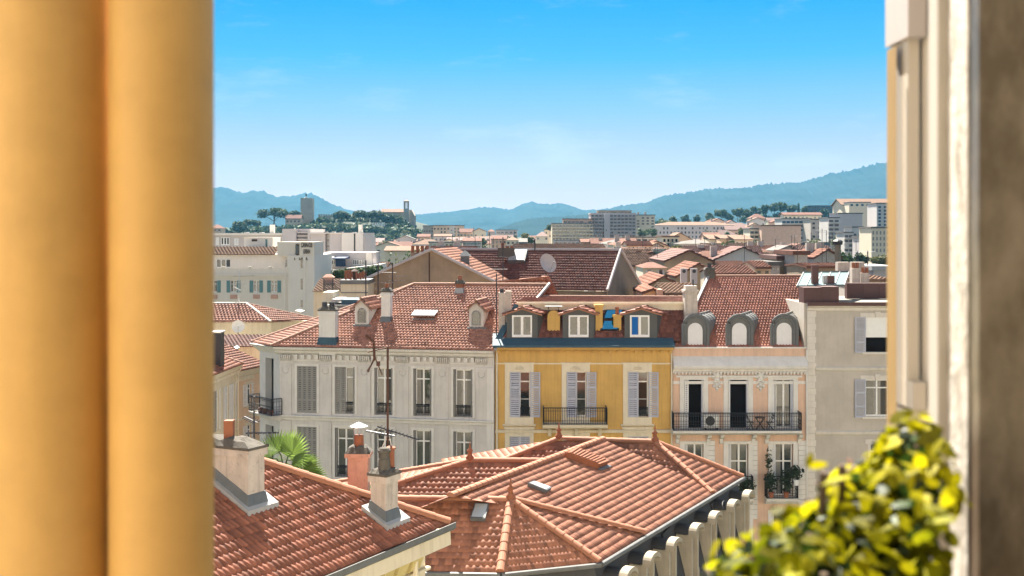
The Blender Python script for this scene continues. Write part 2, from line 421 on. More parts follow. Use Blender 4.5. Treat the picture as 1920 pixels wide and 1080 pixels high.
# ---------------------------------------------------------------- tiled roofs
def tiled(name, pts, M_, parent, tw=0.21, tl=0.29, amp=0.035, step=0.03, spt=6, power=1.4, stagger=0.5, eave=None, seed=0, ribs=1):
    """convex planar polygon (world points) covered with overlapping clay tiles; the first edge is the eave unless given"""
    P = np.array([tuple(p) for p in pts], float)
    e0, e1 = (P[0], P[1]) if eave is None else (np.array(eave[0], float), np.array(eave[1], float))
    U = (e1 - e0) / np.linalg.norm(e1 - e0)
    n = np.zeros(3)
    for i in range(1, len(P) - 1):
        n += np.cross(P[i] - P[0], P[i + 1] - P[0])
    n /= np.linalg.norm(n)
    if n[2] < 0: n = -n
    Vv = np.cross(n, U); Vv /= np.linalg.norm(Vv)
    if Vv[2] < 0: Vv = -Vv
    uv = np.stack([(P - e0) @ U, (P - e0) @ Vv], 1)
    vmin, vmax = uv[:, 1].min(), uv[:, 1].max()
    def span(v):
        xs = []
        m = len(uv)
        for i in range(m):
            a, b = uv[i], uv[(i + 1) % m]
            if abs(a[1] - b[1]) < 1e-9:
                if abs(a[1] - v) < 1e-6: xs += [a[0], b[0]]
                continue
            t = (v - a[1]) / (b[1] - a[1])
            if -1e-9 <= t <= 1 + 1e-9: xs.append(a[0] + t * (b[0] - a[0]))
        return (min(xs), max(xs)) if xs else (0, 0)
    rng = np.random.default_rng(seed + 7)
    V, Fq, T = [], [], []
    base = 0
    k0 = int(math.floor(vmin / tl))
    du = tw / spt
    for k in range(k0, int(math.ceil(vmax / tl))):
        v0, v1 = max(k * tl, vmin), min((k + 1) * tl, vmax)
        if v1 - v0 < 1e-4: continue
        lo0, hi0 = span(v0 + 1e-7 if v0 <= vmin else v0); lo1, hi1 = span(v1 - 1e-7 if v1 >= vmax else v1)
        lo, hi = min(lo0, lo1), max(hi0, hi1)
        off = stagger * tw * (k % 2)
        j = np.arange(math.floor((lo - off) / du), math.ceil((hi - off) / du) + 1)
        u = j * du + off
        hh = rng.random(4096); hh[rng.random(4096) > .985] = 1.9
        tint = hh[(np.floor(j / spt).astype(int)) % 4096]
        ub, ut = np.clip(u, lo0, hi0), np.clip(u, lo1, hi1)
        def prof(x):
            ph = ((x - off) / tw) % 1.0
            return (0.5 + 0.5 * np.cos(2 * np.pi * ph * ribs)) ** power * amp
        jit = (np.minimum(hh[(np.floor(j / spt).astype(int) + 99) % 4096], 1) - 0.5) * 0.016
        hb, ht = prof(ub) + step + jit, prof(ut) + jit * 0.3
        q = lambda uu, vv, h: e0 + np.outer(uu, U) + vv * Vv + np.outer(h, n)
        V += [q(ub, v0, np.zeros(len(u)) - 0.02), q(ub, v0, hb), q(ut, v1, ht)]
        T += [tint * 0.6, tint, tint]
        m = len(u)
        i = np.arange(m - 1)
        keep = (np.diff(ub) > 1e-6) | (np.diff(ut) > 1e-6)
        i = i[keep]
        for a in (0, 1):
            Fq.append(np.stack([base + a * m + i, base + a * m + i + 1, base + (a + 1) * m + i + 1, base + (a + 1) * m + i], 1))
        base += 3 * m
    V = np.concatenate(V); Fq = np.concatenate(Fq); T = np.concatenate(T)
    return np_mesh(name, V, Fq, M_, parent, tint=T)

def ridge_caps(name, a, b, M_, parent, r=0.12, tile=0.42, lift=0.02):
    a, b = Vector(a), Vector(b)
    d = b - a
    n = max(1, int(d.length / tile))
    t = d.normalized()
    s = t.cross(Vector((0, 0, 1))).normalized()
    up = s.cross(t)
    mb = MB()
    for i in range(n):
        p, q = a + d * (i / n), a + d * ((i + 1) / n + 0.06 / max(d.length, .1))
        r0, r1 = r * 1.0, r * 0.86
        i0 = len(mb.v)
        for c, rr in ((p, r0), (q, r1)):
            for k in range(9):
                an = math.pi * (-0.08 + 1.16 * k / 8)
                mb.v.append(tuple(c + s * math.cos(an) * rr + up * (math.sin(an) * rr * 0.85 + lift)))
        for k in range(8):
            mb.f.append((i0 + k, i0 + k + 1, i0 + 10 + k, i0 + 9 + k))
        mb.f.append(tuple(i0 + k for k in range(9)))
    return mb.build(name, M_, parent, world=True)

# ---------------------------------------------------------------- facade pieces (local frame: x along the wall, y into the wall, z up)
def wall_holes(mb, x0, x1, z0, z1, holes, depth=0.26, y=0.0, back=None):
    xs = sorted({x0, x1, *[h[0] for h in holes], *[h[1] for h in holes]})
    zs = sorted({z0, z1, *[h[2] for h in holes], *[h[3] for h in holes]})
    xs = [x for x in xs if x0 <= x <= x1]; zs = [z for z in zs if z0 <= z <= z1]
    for i in range(len(xs) - 1):
        for k in range(len(zs) - 1):
            cx, cz = (xs[i] + xs[i + 1]) / 2, (zs[k] + zs[k + 1]) / 2
            if any(h[0] < cx < h[1] and h[2] < cz < h[3] for h in holes): continue
            mb.poly([(xs[i], y, zs[k]), (xs[i + 1], y, zs[k]), (xs[i + 1], y, zs[k + 1]), (xs[i], y, zs[k + 1])])
    for a, b, c, d in holes:
        yy = y + depth
        mb.poly([(a, y, c), (a, y, d), (a, yy, d), (a, yy, c)])
        mb.poly([(b, y, c), (b, yy, c), (b, yy, d), (b, y, d)])
        mb.poly([(a, y, d), (b, y, d), (b, yy, d), (a, yy, d)])
        mb.poly([(a, y, c), (a, yy, c), (b, yy, c), (b, y, c)])
    if back:      # a body behind the front so that the house is a solid block
        mb.poly([(x0, y, z0), (x0, y, z1), (x0, back, z1), (x0, back, z0)])
        mb.poly([(x1, y, z0), (x1, back, z0), (x1, back, z1), (x1, y, z1)])
        mb.poly([(x0, back, z0), (x0, back, z1), (x1, back, z1), (x1, back, z0)])
    return mb

def casement(parent, x0, x1, z0, z1, y=0.2, transom=0.78, leaves=2, frm=None, gl=None, name='window', fw=0.06, mids=0):
    """a french window: pane with its joinery as a child"""
    rc = random.Random(int(abs(x0) * 977 + abs(z0) * 131 + abs(y) * 17))
    g = MB().box(x0, x1, y + 0.02, y + 0.04, z0, z1).build(name, gl or M['glass2' if rc.random() < .4 else 'glass'], parent)
    if gl is None and rc.random() < .36 and x1 - x0 > .7:
        w_ = (x1 - x0) * rc.uniform(.22, .42); zt_ = z0 + (z1 - z0) * rc.choice((0, 0, .3))
        MB().box(*((x0 + .05, x0 + w_) if rc.random() < .5 else (x1 - w_, x1 - .05)), y + .0185, y + .0195, zt_, z1 - .05).build('curtain', M['sheer' if rc.random() < .6 else 'curtain'], g)
    m = MB()
    y0, y1 = y - 0.03, y + 0.018
    m.box(x0, x0 + fw, y0, y1, z0, z1); m.box(x1 - fw, x1, y0, y1, z0, z1)
    m.box(x0 + fw, x1 - fw, y0, y1, z1 - fw, z1); m.box(x0 + fw, x1 - fw, y0, y1, z0, z0 + fw * 1.6)
    for k in range(1, leaves):
        xc = x0 + (x1 - x0) * k / leaves
        m.box(xc - fw * 0.8, xc + fw * 0.8, y0 - 0.012, y1 - 0.004, z0 + fw * 1.6, z1 - fw)
    if transom:
        zt = z0 + (z1 - z0) * transom
        m.box(x0 + fw, x1 - fw, y0 + 0.008, y1 - 0.008, zt - fw * 0.6, zt + fw * 0.6)
    for k in range(mids):
        zt = z0 + (z1 - z0) * (transom or 1) * (k + 1) / (mids + 1)
        m.box(x0 + fw, x1 - fw, y0 + 0.015, y1 - 0.015, zt - 0.015, zt + 0.015)
    m.build('window_frame', frm or M['wood_w'], g)
    return g

def shutter_mesh(w, h, t=0.045, nsl=None, rails=(0.3, 0.66)):
    m = MB()
    s = 0.07
    m.box(0, s, 0, t, 0, h); m.box(w - s, w, 0, t, 0, h)
    m.box(s, w - s, 0, t, 0, s); m.box(s, w - s, 0, t, h - s, h)
    for r in rails:
        m.box(s, w - s, 0, t, h * r - s * .6, h * r + s * .6)
    nsl = nsl or int(h / 0.115)
    for k in range(nsl):
        z = s + (h - 2 * s) * k / nsl
        d = (h - 2 * s) / nsl
        m.hexa([(s, 0.004, z), (w - s, 0.004, z), (w - s, 0.014, z), (s, 0.014, z)],
               [(s, t - 0.02, z + d * .72), (w - s, t - 0.02, z + d * .72), (w - s, t - 0.006, z + d * .72), (s, t - 0.006, z + d * .72)])
    return m
def shutter(parent, x, y, z, w, h, M_, ang=0.0, label=None, name='shutter', rails=(0.3, 0.66)):
    """hinged at (x, y); ang turns the leaf about its hinge"""
    m = shutter_mesh(w, h, rails=rails)
    if ang: ang += random.Random(int(x * 7919 + z * 31)).uniform(-.05, .07)
    c, s_ = math.cos(ang), math.sin(ang)
    m.v = [(x + vx * c - vy * s_, y + vx * s_ + vy * c, z + vz) for vx, vy, vz in m.v]
    return m.build(name, M_, parent, label=label)

def railing_mesh(mb, pts, h=0.95, z=0.0, sp=0.11, ornate=True):
    """wrought iron balustrade along a polyline"""
    for a, b in zip(pts[:-1], pts[1:]):
        a, b = Vector((*a, z)), Vector((*b, z))
        d = b - a
        up = Vector((0, 0, 1))
        for zz, r in ((h, 0.028), (0.06, 0.02), (h * 0.82, 0.012), (h * 0.24, 0.012)):
            mb.tube([a + up * zz, b + up * zz], r, 4)
        n = max(2, int(d.length / sp))
        for k in range(n + 1):
            p = a + d * (k / n)
            mb.tube([p + up * 0.02, p + up * h], 0.013 if k % n else 0.026, 4)
            if ornate and k < n:
                q = a + d * ((k + 0.5) / n)
                t = d.normalized()
                for zc, r in ((h * 0.91, 0.04), (h * 0.53, 0.047), (h * 0.36, 0.035), (h * 0.14, 0.045)):
                    mb.tube([q + t * (math.cos(w) * r) + up * (zc + math.sin(w) * r) for w in (0, 1.26, 2.51, 3.77, 5.03, 6.28)], 0.009, 3, cap=False)
    return mb

def pot(parent, x, y, z, r, h, M_, cap=None, name='chimney_pot'):
    m = MB().lathe([(r * 1.0, 0), (r * 0.92, h * 0.2), (r * 0.85, h * 0.85), (r * 1.05, h * 0.88), (r * 1.0, h), (r * 0.75, h), (r * 0.7, h * 0.8)], (x, y, z), 14)
    p = m.build(name, M_, parent)
    return p
def frustum(mb, x0, x1, y0, y1, z0, z1, g):
    mb.hexa([(x0, y0, z0), (x1, y0, z0), (x1, y1, z0), (x0, y1, z0)], [(x0 + g, y0 + g, z1), (x1 - g, y0 + g, z1), (x1 - g, y1 - g, z1), (x0 + g, y1 - g, z1)])
    return mb
def lumpy(mb, x0, x1, y0, y1, z0, h, seed=0, nx=8, ny=5):
    """rough mortar heaped on a chimney head"""
    r = random.Random(seed)
    i = len(mb.v)
    for a in range(nx + 1):
        for b in range(ny + 1):
            u, v = a / nx, b / ny
            edge = min(u, 1 - u, v, 1 - v) * 2
            z = z0 + h * (min(1, edge * 2.6) ** 0.6) * r.uniform(0.6, 1.1) if 0 < edge else z0
            mb.v.append((x0 + (x1 - x0) * u + r.uniform(-.01, .01), y0 + (y1 - y0) * v + r.uniform(-.01, .01), z))
    for a in range(nx):
        for b in range(ny):
            q = i + a * (ny + 1) + b
            mb.f.append((q, q + ny + 1, q + ny + 2, q + 1))
    return mb

def skew(o, k, y0):
    """old party walls do not meet the street at a right angle: slide a part and its pieces sideways with depth"""
    for q in [o] + [c for c in bpy.data.objects if c.parent == o]:
        for v in q.data.vertices:
            if v.co.y > y0: v.co.x += k * (v.co.y - y0)
# ---------------------------------------------------------------- foliage
def leaf_cloud(name, blobs, n, size, M_, parent=None, seed=0, shell=0.35, flat=1.0, world=True, aspect=1.7):
    rng = np.random.default_rng(seed)
    w = np.array([b[1][0] * b[1][1] + b[1][1] * b[1][2] + b[1][0] * b[1][2] for b in blobs]); w = w / w.sum()
    idx = rng.choice(len(blobs), n, p=w)
    C = np.array([b[0] for b in blobs])[idx]; R = np.array([b[1] for b in blobs])[idx]
    d = rng.normal(size=(n, 3)); d /= np.linalg.norm(d, axis=1)[:, None]
    rad = (1 - shell * rng.random(n) ** 1.5) * rng.uniform(0.93, 1.1, n)
    P = C + d * R * rad[:, None]
    nn = d + rng.normal(size=(n, 3)) * 0.7; nn /= np.linalg.norm(nn, axis=1)[:, None]
    a = np.cross(nn, rng.normal(size=(n, 3))); a /= np.linalg.norm(a, axis=1)[:, None]
    b = np.cross(nn, a)
    s = size * rng.uniform(0.6, 1.35, n)[:, None]
    V = np.stack([P - a * s * aspect / 2, P + b * s * 0.42 - a * s * 0.05, P + a * s * aspect / 2, P - b * s * 0.42 - a * s * 0.05], 1).reshape(-1, 3)
    Fq = np.arange(4 * n).reshape(n, 4)
    T = np.repeat(np.clip(rng.normal(0.5, 0.25, n), 0, 1), 4)
    return np_mesh(name, V, Fq, M_, parent, tint=T, world=world)

# ================================================================ SETTING: ground, mountains
def ground_h(x, y):
    g = lambda cx, cy, sx, sy, h: h * np.exp(-((x - cx) / sx) ** 2 - ((y - cy) / sy) ** 2)
    return (-24 + g(-125, 940, 75, 110, 31) + g(-45, 1000, 130, 160, 15) + g(300, 1350, 230, 330, 36) + g(300, 880, 85, 170, 25) + g(80, 1200, 120, 200, 16))
def grid_mesh(name, xs, ys, zf, M_, smooth=True):
    X, Y = np.meshgrid(xs, ys)
    Z = zf(X, Y)
    V = np.stack([X, Y, Z], -1).reshape(-1, 3)
    nx, ny = len(xs), len(ys)
    i = (np.arange(ny - 1)[:, None] * nx + np.arange(nx - 1)[None, :]).ravel()
    o = np_mesh(name, V, np.stack([i, i + 1, i + nx + 1, i + nx], 1), M_, smooth=smooth)
    return o
gx = np.concatenate([[-4990, -2500, -1200], np.linspace(-700, 900, 90), [1200, 2500, 4990]])
gy = np.concatenate([[-400, -100, 0, 100, 200, 300, 400], np.linspace(450, 2200, 70), [2600, 3500, 4500, 5690]])
tag(grid_mesh('ground', gx, gy, ground_h, M['ground']), kind='structure')

def mountains(name, prof, Y0, depth_f, depth_b, seed, rough=0.12, tag_label=None):
    rng = np.random.default_rng(seed)
    px = np.array([p[0] for p in prof], float); pz = np.array([(HZ - p[1]) / F * Y0 for p in prof])
    xs = np.linspace((px[0] - 960) / F * Y0, (px[-1] - 960) / F * Y0, 420)
    ys = np.concatenate([np.linspace(Y0 - depth_f, Y0, 50), np.linspace(Y0 + depth_b / 12, Y0 + depth_b, 12)])
    crest = np.interp(xs, (px - 960) / F * Y0, pz) + 24
    waves = [(rng.uniform(0.4, 1.6), rng.uniform(0, 6.28), rng.uniform(-.6, .6), 1.0 / (1 + k * 0.35)) for k in range(14)]
    def zf(X, Y):
        c = np.interp(X, xs, crest)
        t = np.where(Y < Y0, (Y0 - Y) / depth_f, (Y - Y0) / depth_b)
        s = np.clip(1 - t, 0, 1) ** 1.15
        w = np.zeros_like(X)
        for k, (f, ph, sh, a) in enumerate(waves):
            w += a * np.abs(np.sin((X * f + Y * sh * f) / Y0 * 14 * (1 + k * 0.55) + ph))
        w = w / len(waves)
        mod = 1 - rough * 3 * w * np.clip(t * 3.2, 0, 1)
        j = np.random.default_rng(seed + 3).normal(size=X.shape) * 0.012 * c * np.clip(1.2 - t, 0, 1)
        return -26 + c * s * mod + j * (np.abs(t) < 0.6)
    o = grid_mesh(name, xs, ys, zf, M['mount'])
    tag(o, kind='structure')
    return o
mountains('mountains', [(-200, 372), (100, 366), (250, 362), (330, 358), (380, 353), (402, 350), (425, 351), (440, 356), (455, 360), (475, 357), (488, 357), (500, 361), (520, 368), (545, 367), (565, 363), (583, 361), (597, 368), (620, 380), (645, 390), (680, 399), (740, 402), (785, 401), (830, 397), (860, 394), (890, 390), (915, 387), (930, 388), (950, 392), (962, 391), (978, 382), (996, 377), (1012, 381), (1030, 382), (1055, 380), (1075, 387), (1095, 393), (1140, 391), (1190, 388), (1300, 392)], 4600, 1500, 900, 3)
mountains('mountains', [(1000, 412), (1060, 402), (1110, 395), (1150, 388), (1185, 381), (1215, 378), (1235, 368), (1262, 363), (1300, 358), (1335, 352), (1370, 352), (1405, 350), (1440, 343), (1470, 342), (1500, 341), (1530, 332), (1560, 325), (1590, 320), (1620, 312), (1645, 306), (1662, 303), (1720, 292), (1850, 284), (2100, 300)], 4200, 1500, 900, 5)
mountains('hills', [(900, 440), (940, 424), (965, 416), (990, 409), (1018, 406), (1045, 405), (1075, 402), (1100, 400), (1130, 397), (1160, 398), (1210, 404), (1300, 410), (1420, 404), (1520, 392), (1600, 394), (1700, 400)], 2700, 900, 600, 8)

# ================================================================ STREET ROW: white house
WO = Vector((-13.64, 70.4, 0)); WU = Vector((12.64, -2.4, 0)).normalized()
wrz = math.atan2(WU.y, WU.x)
def fx(O, u, px):
    a = (px - 960) / F
    return (a * O.y - O.x) / (u.x - a * u.y)
white = thing('town_house', 'white town house with a chamfered corner and wide hipped clay tile roof', 'house', (WO.x, WO.y, -24), wrz)
wx = lambda px: fx(WO, WU, px)
Zr = lambda py, Y=68.0: (HZ - py) / F * Y          # height of a row on the facade plane at its right end
wz = lambda py: Zr(py) + 24
XW = wx(927)
cols_w = [(557, 594), (628, 665), (702, 736), (775, 809), (850, 886)]
holes = []
for a, b in cols_w:
    holes.append((wx(a), wx(b), wz(784), wz(694)))
    holes.append((wx(a), wx(b), wz(906), wz(811)))
    holes.append((wx(a), wx(b), wz(1030), wz(935)))
m = wall_holes(MB(), 0, XW, 0, wz(664), holes, 0.28)
m.poly([(XW, 0, 0), (XW, 9, 0), (XW, 9, wz(664)), (XW, 0, wz(664))])
m.build('wall', M['white'], white)
# chamfered corner face
cA = Vector((0, 0, 0)); cBw = Vector(((487 - 960) / F * 72.4, 72.4, 0)); cB = L(white, (cBw.x, cBw.y, -24))
cd = (cB - cA); clen = cd.length; cd.normalize(); cn = Vector((cd.y, -cd.x, 0))
if cn.y > 0: cn = -cn
m = MB()
def cpt(s, o, z): return cA + cd * s + cn * o + Vector((0, 0, z))
ws0, ws1 = clen * 0.30, clen * 0.72
for s0, s1, z0, z1 in ((0, ws0, 0, wz(664)), (ws1, clen, 0, wz(664)), (ws0, ws1, wz(683), wz(664)), (ws0, ws1, wz(815), wz(790)), (ws0, ws1, 0, wz(908))):
    m.poly([cpt(s0, 0, z0), cpt(s1, 0, z0), cpt(s1, 0, z1), cpt(s0, 0, z1)])
m.poly([cpt(clen, 0, 0), cpt(clen, -8, 0), cpt(clen, -8, wz(664)), cpt(clen, 0, wz(664))])
for z0, z1 in ((wz(790), wz(683)), (wz(908), wz(815))):
    for s_ in (ws0, ws1):
        m.poly([cpt(s_, 0, z0), cpt(s_, -.3, z0), cpt(s_, -.3, z1), cpt(s_, 0, z1)])
m.build('corner_wall', M['white'], white)
for z0, z1 in ((wz(790), wz(683)), (wz(908), wz(815))):
    g = MB().poly
    mm = MB(); mm.slab([cpt(ws0, -.28, z0), cpt(ws1, -.28, z0), cpt(ws1, -.28, z1), cpt(ws0, -.28, z1)], -cn * .04)
    g = mm.build('window', M['glass'], white)
    mm = MB()
    mm.slab([cpt(ws0, -.02, z0), cpt(ws0 + .45, -.2, z0), cpt(ws0 + .45, -.2, z1), cpt(ws0, -.02, z1)], -cn * .045)
    mm.build('shutter', M['shut_g'], g)
    mm = MB()
    mm.slab([cpt(ws1, -.02, z0), cpt(ws1 - .4, -.2, z0), cpt(ws1 - .4, -.2, z1), cpt(ws1, -.02, z1)], -cn * .045)
    mm.build('shutter', M['shut_g'], g)
# corner balcony
mb = MB()
bz = wz(790)
mb.hexa([cpt(-.15, 0, bz - .35), cpt(clen * .98, 0, bz - .35), cpt(clen * .98, .55, bz - .2), cpt(-.15, .55, bz - .2)], [cpt(-.3, 0, bz), cpt(clen * 1.02, 0, bz), cpt(clen * 1.02, .75, bz), cpt(-.3, .75, bz)])
bal = mb.build('balcony', M['white'], white)
mb = MB()
pp = [cpt(-.25, .02, 0), cpt(-.25, .7, 0), cpt(clen, .7, 0), cpt(clen, .02, 0)]
railing_mesh(mb, [(p.x, p.y) for p in pp], 1.0, bz, 0.14)
mb.build('railing', M['iron'], bal)
for k, s_ in enumerate((.2, .9, 1.5)):
    p = cpt(s_, .5, bz)
    MB().lathe([(.12, 0), (.17, .3), (.13, .3)], tuple(p), 8).build('flower_pot', M['terra'], bal)

# cornice, dentils, pilasters, string courses
m = MB()
e = 0.0
m.extrude_x([(0, wz(672)), (-.22, wz(668)), (-.28, wz(664)), (-.48, wz(661)), (-.55, wz(656.5)), (0, wz(656.5))], -.25, XW)
m.hexa([cpt(-.05, 0, wz(672)), cpt(clen + .1, 0, wz(672)), cpt(clen + .1, .25, wz(665)), cpt(-.05, .25, wz(665))], [cpt(-.3, 0, wz(656.5)), cpt(clen + .3, 0, wz(656.5)), cpt(clen + .3, .55, wz(656.5)), cpt(-.3, .55, wz(656.5))])
def wdent(s0, s1):
    n = 4
    w = (s1 - s0) / (n * 2 - 1)
    for k in range(n):
        m.box(s0 + 2 * k * w, s0 + (2 * k + 1) * w, -.2, -.002, wz(680), wz(671.5))
for a, b in cols_w:
    wdent(wx(a - 4), wx(b + 4))
    m.box(wx(a - 6), wx(b + 6), -.05, -.002, wz(684), wz(681))
m.build('cornice', M['whitetrim'], white)
pil = MB()
cent = [536, 611, 683.5, 755.5, 829.5, 903]
for c in cent:
    a, b = wx(c - 11), wx(c + 11)
    pil.box(a, b, -.06, -.002, wz(790), wz(690))
    pil.box(a, b, -.06, -.002, wz(1030), wz(800))
    for k in range(6):       # fluted bracket
        w = (b - a) / 6
        pil.extrude_x([(-.002, wz(684)), (-.1, wz(683)), (-.2, wz(678)), (-.24, wz(672)), (-.002, wz(672))], a + k * w + .015, a + (k + 1) * w - .015)
    cx = (a + b) / 2
    pil.tube([(cx + .2 * math.cos(t), -.07, wz(702) + .2 * math.sin(t)) for t in [i * .628 for i in range(11)]], .025, 4, cap=False)
    for zz in (wz(696),):
        pil.box(a - .03, b + .03, -.09, -.061, zz - .05, zz + .05)
pil.build('pilasters', M['white'], white)
st = MB()
st.extrude_x([(0, wz(799)), (-.08, wz(798)), (-.1, wz(794)), (-.2, wz(792)), (-.22, wz(789)), (0, wz(788))], -.05, XW)
st.extrude_x([(0, wz(922)), (-.08, wz(921)), (-.2, wz(915)), (-.22, wz(911)), (0, wz(910))], -.05, XW)
for a, b in cols_w:
    for zt in (694, 811):
        st.box(wx(a) - .14, wx(a), -.035, -.002, wz(784 if zt == 694 else 906), wz(zt) + .14)
        st.box(wx(b), wx(b) + .14, -.035, -.002, wz(784 if zt == 694 else 906), wz(zt) + .14)
        st.box(wx(a), wx(b), -.035, -.002, wz(zt), wz(zt) + .14)
st.box(XW - .42, XW - .02, -.1, -.002, 0, wz(690))
st.build('string_course', M['whitetrim'], white)
# windows
rw = random.Random(4)
for row, (zt, zb) in enumerate(((694, 784), (811, 906), (935, 1030))):
    for i, (a, b) in enumerate(cols_w):
        x0, x1, z0, z1 = wx(a), wx(b), wz(zb), wz(zt)
        w = x1 - x0
        if i == 0:
            g = MB().box(x0, x1, .2, .22, z0, z1).build('window', M['glass'], white)
            h = (w - .02) / 4
            for k in range(4):
                shutter(g, x0 + .005 + k * (h + .003), .02, z0 + .02, h - .004, z1 - z0 - .03, M['shut_g'], rails=(.27, .74))
            continue
        g = casement(white, x0 + .12, x1 - .04, z0 + .02, z1 - .02, y=.2)
        if i == 1 and row == 0:
            shutter(g, x0 + .01, .03, z0 + .02, w * .26, z1 - z0 - .03, M['shut_g']); shutter(g, x0 + .01 + w * .26, .035, z0 + .02, w * .26, z1 - z0 - .03, M['shut_g'], ang=.12)
        else:
            shutter(g, x0 + .02, .0, z0 + .02, .27, z1 - z0 - .03, M['shut_g'], ang=1.15)
            shutter(g, x0 + .1, .02, z0 + .02, .24, z1 - z0 - .03, M['shut_g'], ang=1.3)
        shutter(g, x1 - .05, .0, z0 + .02, .24, z1 - z0 - .03, M['shut_g'], ang=1.5)
        if row < 2:
            rm = MB(); railing_mesh(rm, [(x0 + .1, .1), (x1 - .02, .1)], .62, z0 + .02, .085); rm.build('railing', M['iron'], g)
        if (row, i) in ((0, 3), (0, 4), (0, 1), (1, 4)):
            MB().box(x0 + .2, x0 + .42, .213, .219, z0 + .1, z1 - .1).build('curtain', M['curtain'], g)

# roof
pit = 0.488
p0 = WO + WU * 0 + Vector((0, 0, -6.52)); wn_in = Vector((-WU.y, WU.x, 0))
p0 = p0 - wn_in * .5
wpl = (p0, (Vector((0, 0, 1)) - wn_in * pit).normalized())
wr = [on_plane(x, y, *wpl) for x, y in ((507, 648.5), (927, 657), (1030, 534), (776, 533))]
roof = tiled('roof', wr, M['tile_w'], white, tw=.2, tl=.30, amp=.034, step=.032, spt=8, seed=1)
q = W(471, 641.5, 72.95)
tiled('corner_roof', [q, wr[0], wr[3]], M['tile_w'], white, tw=.2, tl=.3, amp=.034, step=.032, spt=8, seed=2)
back = wr[3] + Vector((-4.5, 3.5, -3.3))
tiled('rear_roof', [q, wr[3], back], M['tile_w'], white, tw=.25, tl=.3, amp=.05, eave=(q, back), seed=3)
back2 = wr[2] + Vector((2, 6, -3.3))
tiled('rear_roof', [back, back2, wr[2], wr[3]], M['tile_w'], white, tw=.25, tl=.3, amp=.05, seed=4, spt=4)
for a, b in ((wr[0], wr[3]), (q, wr[3])):
    ridge_caps('ridge_tiles', a, b, M['ridge_d'], roof, r=.12)
ridge_caps('ridge_tiles', wr[3], wr[2], M['ridge_d'], roof, r=.13)
# verge flashing along the party wall and the roof edge
m = MB(); m.tube([wr[1] + Vector((.02, 0, .05)), wr[2] + Vector((.02, 0, .08))], .09, 6); m.build('verge', M['leadw'], white, world=True)
wzl = lambda p: L(white, p)
def on_white(px, py): return L(white, on_plane(px, py, *wpl))

def chimney(parent, base, w, d, h, M_, head=None, neck=True, flash=None, name='chimney', flash_h=.3):
    """base: local point at the front foot; body goes d back and down into the roof"""
    x, y, z = base
    m = MB()
    m.box(x - w / 2, x + w / 2, y, y + d, z - .6, z + h)
    if neck: m.box(x - w / 2 - .05, x + w / 2 + .05, y - .05, y + d + .05, z + h - .22, z + h - .08)
    c = m.build(name, M_, parent)
    if flash:
        f = MB(); frustum(f, x - w / 2 - .13, x + w / 2 + .13, y - .14, y + d + .1, z - .25, z + flash_h, .11)
        f.build('flashing', flash, c)
    if head:
        hm = MB(); hm.box(x - w / 2 - .06, x + w / 2 + .06, y - .06, y + d + .06, z + h - .002, z + h + .07)
        lumpy(hm, x - w / 2 - .06, x + w / 2 + .06, y - .06, y + d + .06, z + h + .07, .2, seed=int(abs(x) * 100))
        hm.build('chimney_head', head, c)
    return c
b = on_white(613, 646); c1 = chimney(white, b, 1.0, .55, 1.95, M['whitetrim'], M['mortar'], flash=M['zincblue'], flash_h=.42)
for k in (-.24, .2): pot(c1, b.x + k, b.y + .28, b.z + 2.1, .17, .36, M['iron'])
b = on_white(723, 603); c2 = chimney(white, b, .55, .5, 1.75, M['whitetrim'], M['mortar'], flash=M['lead'])
pot(c2, b.x, b.y + .25, b.z + 1.95, .13, .3, M['terra'])
b = on_white(861, 549); c3 = chimney(white, b, .42, .42, .55, M['terra'], M['mortar'], flash=M['leadw'], neck=False)
pot(c3, b.x, b.y + .2, b.z + .75, .14, .3, M['terra'])

def gable_dormer(parent, base, w, h, gh, depth, over, wall, rtile, wcol, dz=0.55, arch=True, frm=None, label=None):
    """front wall with an arched window and a small tiled gable roof running back into the slope"""
    x, y, z = base
    m = MB()
    hw = w / 2
    m.hexa([(x - hw, y, z - .5), (x + hw, y, z - .5), (x + hw, y, z + h), (x, y, z + h + gh), (x - hw, y, z + h)][::1],
           [(x - hw, y + depth, z - .5), (x + hw, y + depth, z - .5), (x + hw, y + depth, z + h), (x, y + depth, z + h + gh), (x - hw, y + depth, z + h)])
    d = m.build('dormer', wall, parent, label=label)
    for s in (-1, 1):
        a = Vector((x + s * (hw + over), y - .22, z + h - gh * over / hw + .03)); r0 = Vector((x, y - .22, z + h + gh + .06))
        bk = Vector((0, depth + .3, 0))
        mw = frame(parent)
        tiled('dormer_roof', [mw @ p for p in ((a, a + bk, r0 + bk, r0) if s > 0 else (a + bk, a, r0, r0 + bk))], rtile, d, tw=.2, tl=.3, amp=.035, step=.03, seed=5 + s)
        MB().slab([a + Vector((0, 0, -.11)), a + Vector((0, 0, -.02)), r0 + Vector((0, 0, -.02)), r0 + Vector((0, 0, -.11))], (0, .05, 0)).build('barge_board', M['ridge'] if wcol == 'pv' else M['ridge_d'], d)
    mw = frame(parent)
    ridge_caps('ridge_tiles', mw @ Vector((x, y - .24, z + h + gh + .06)), mw @ Vector((x, y + depth, z + h + gh + .06)), M['ridge_d'], d, r=.1)
    return d
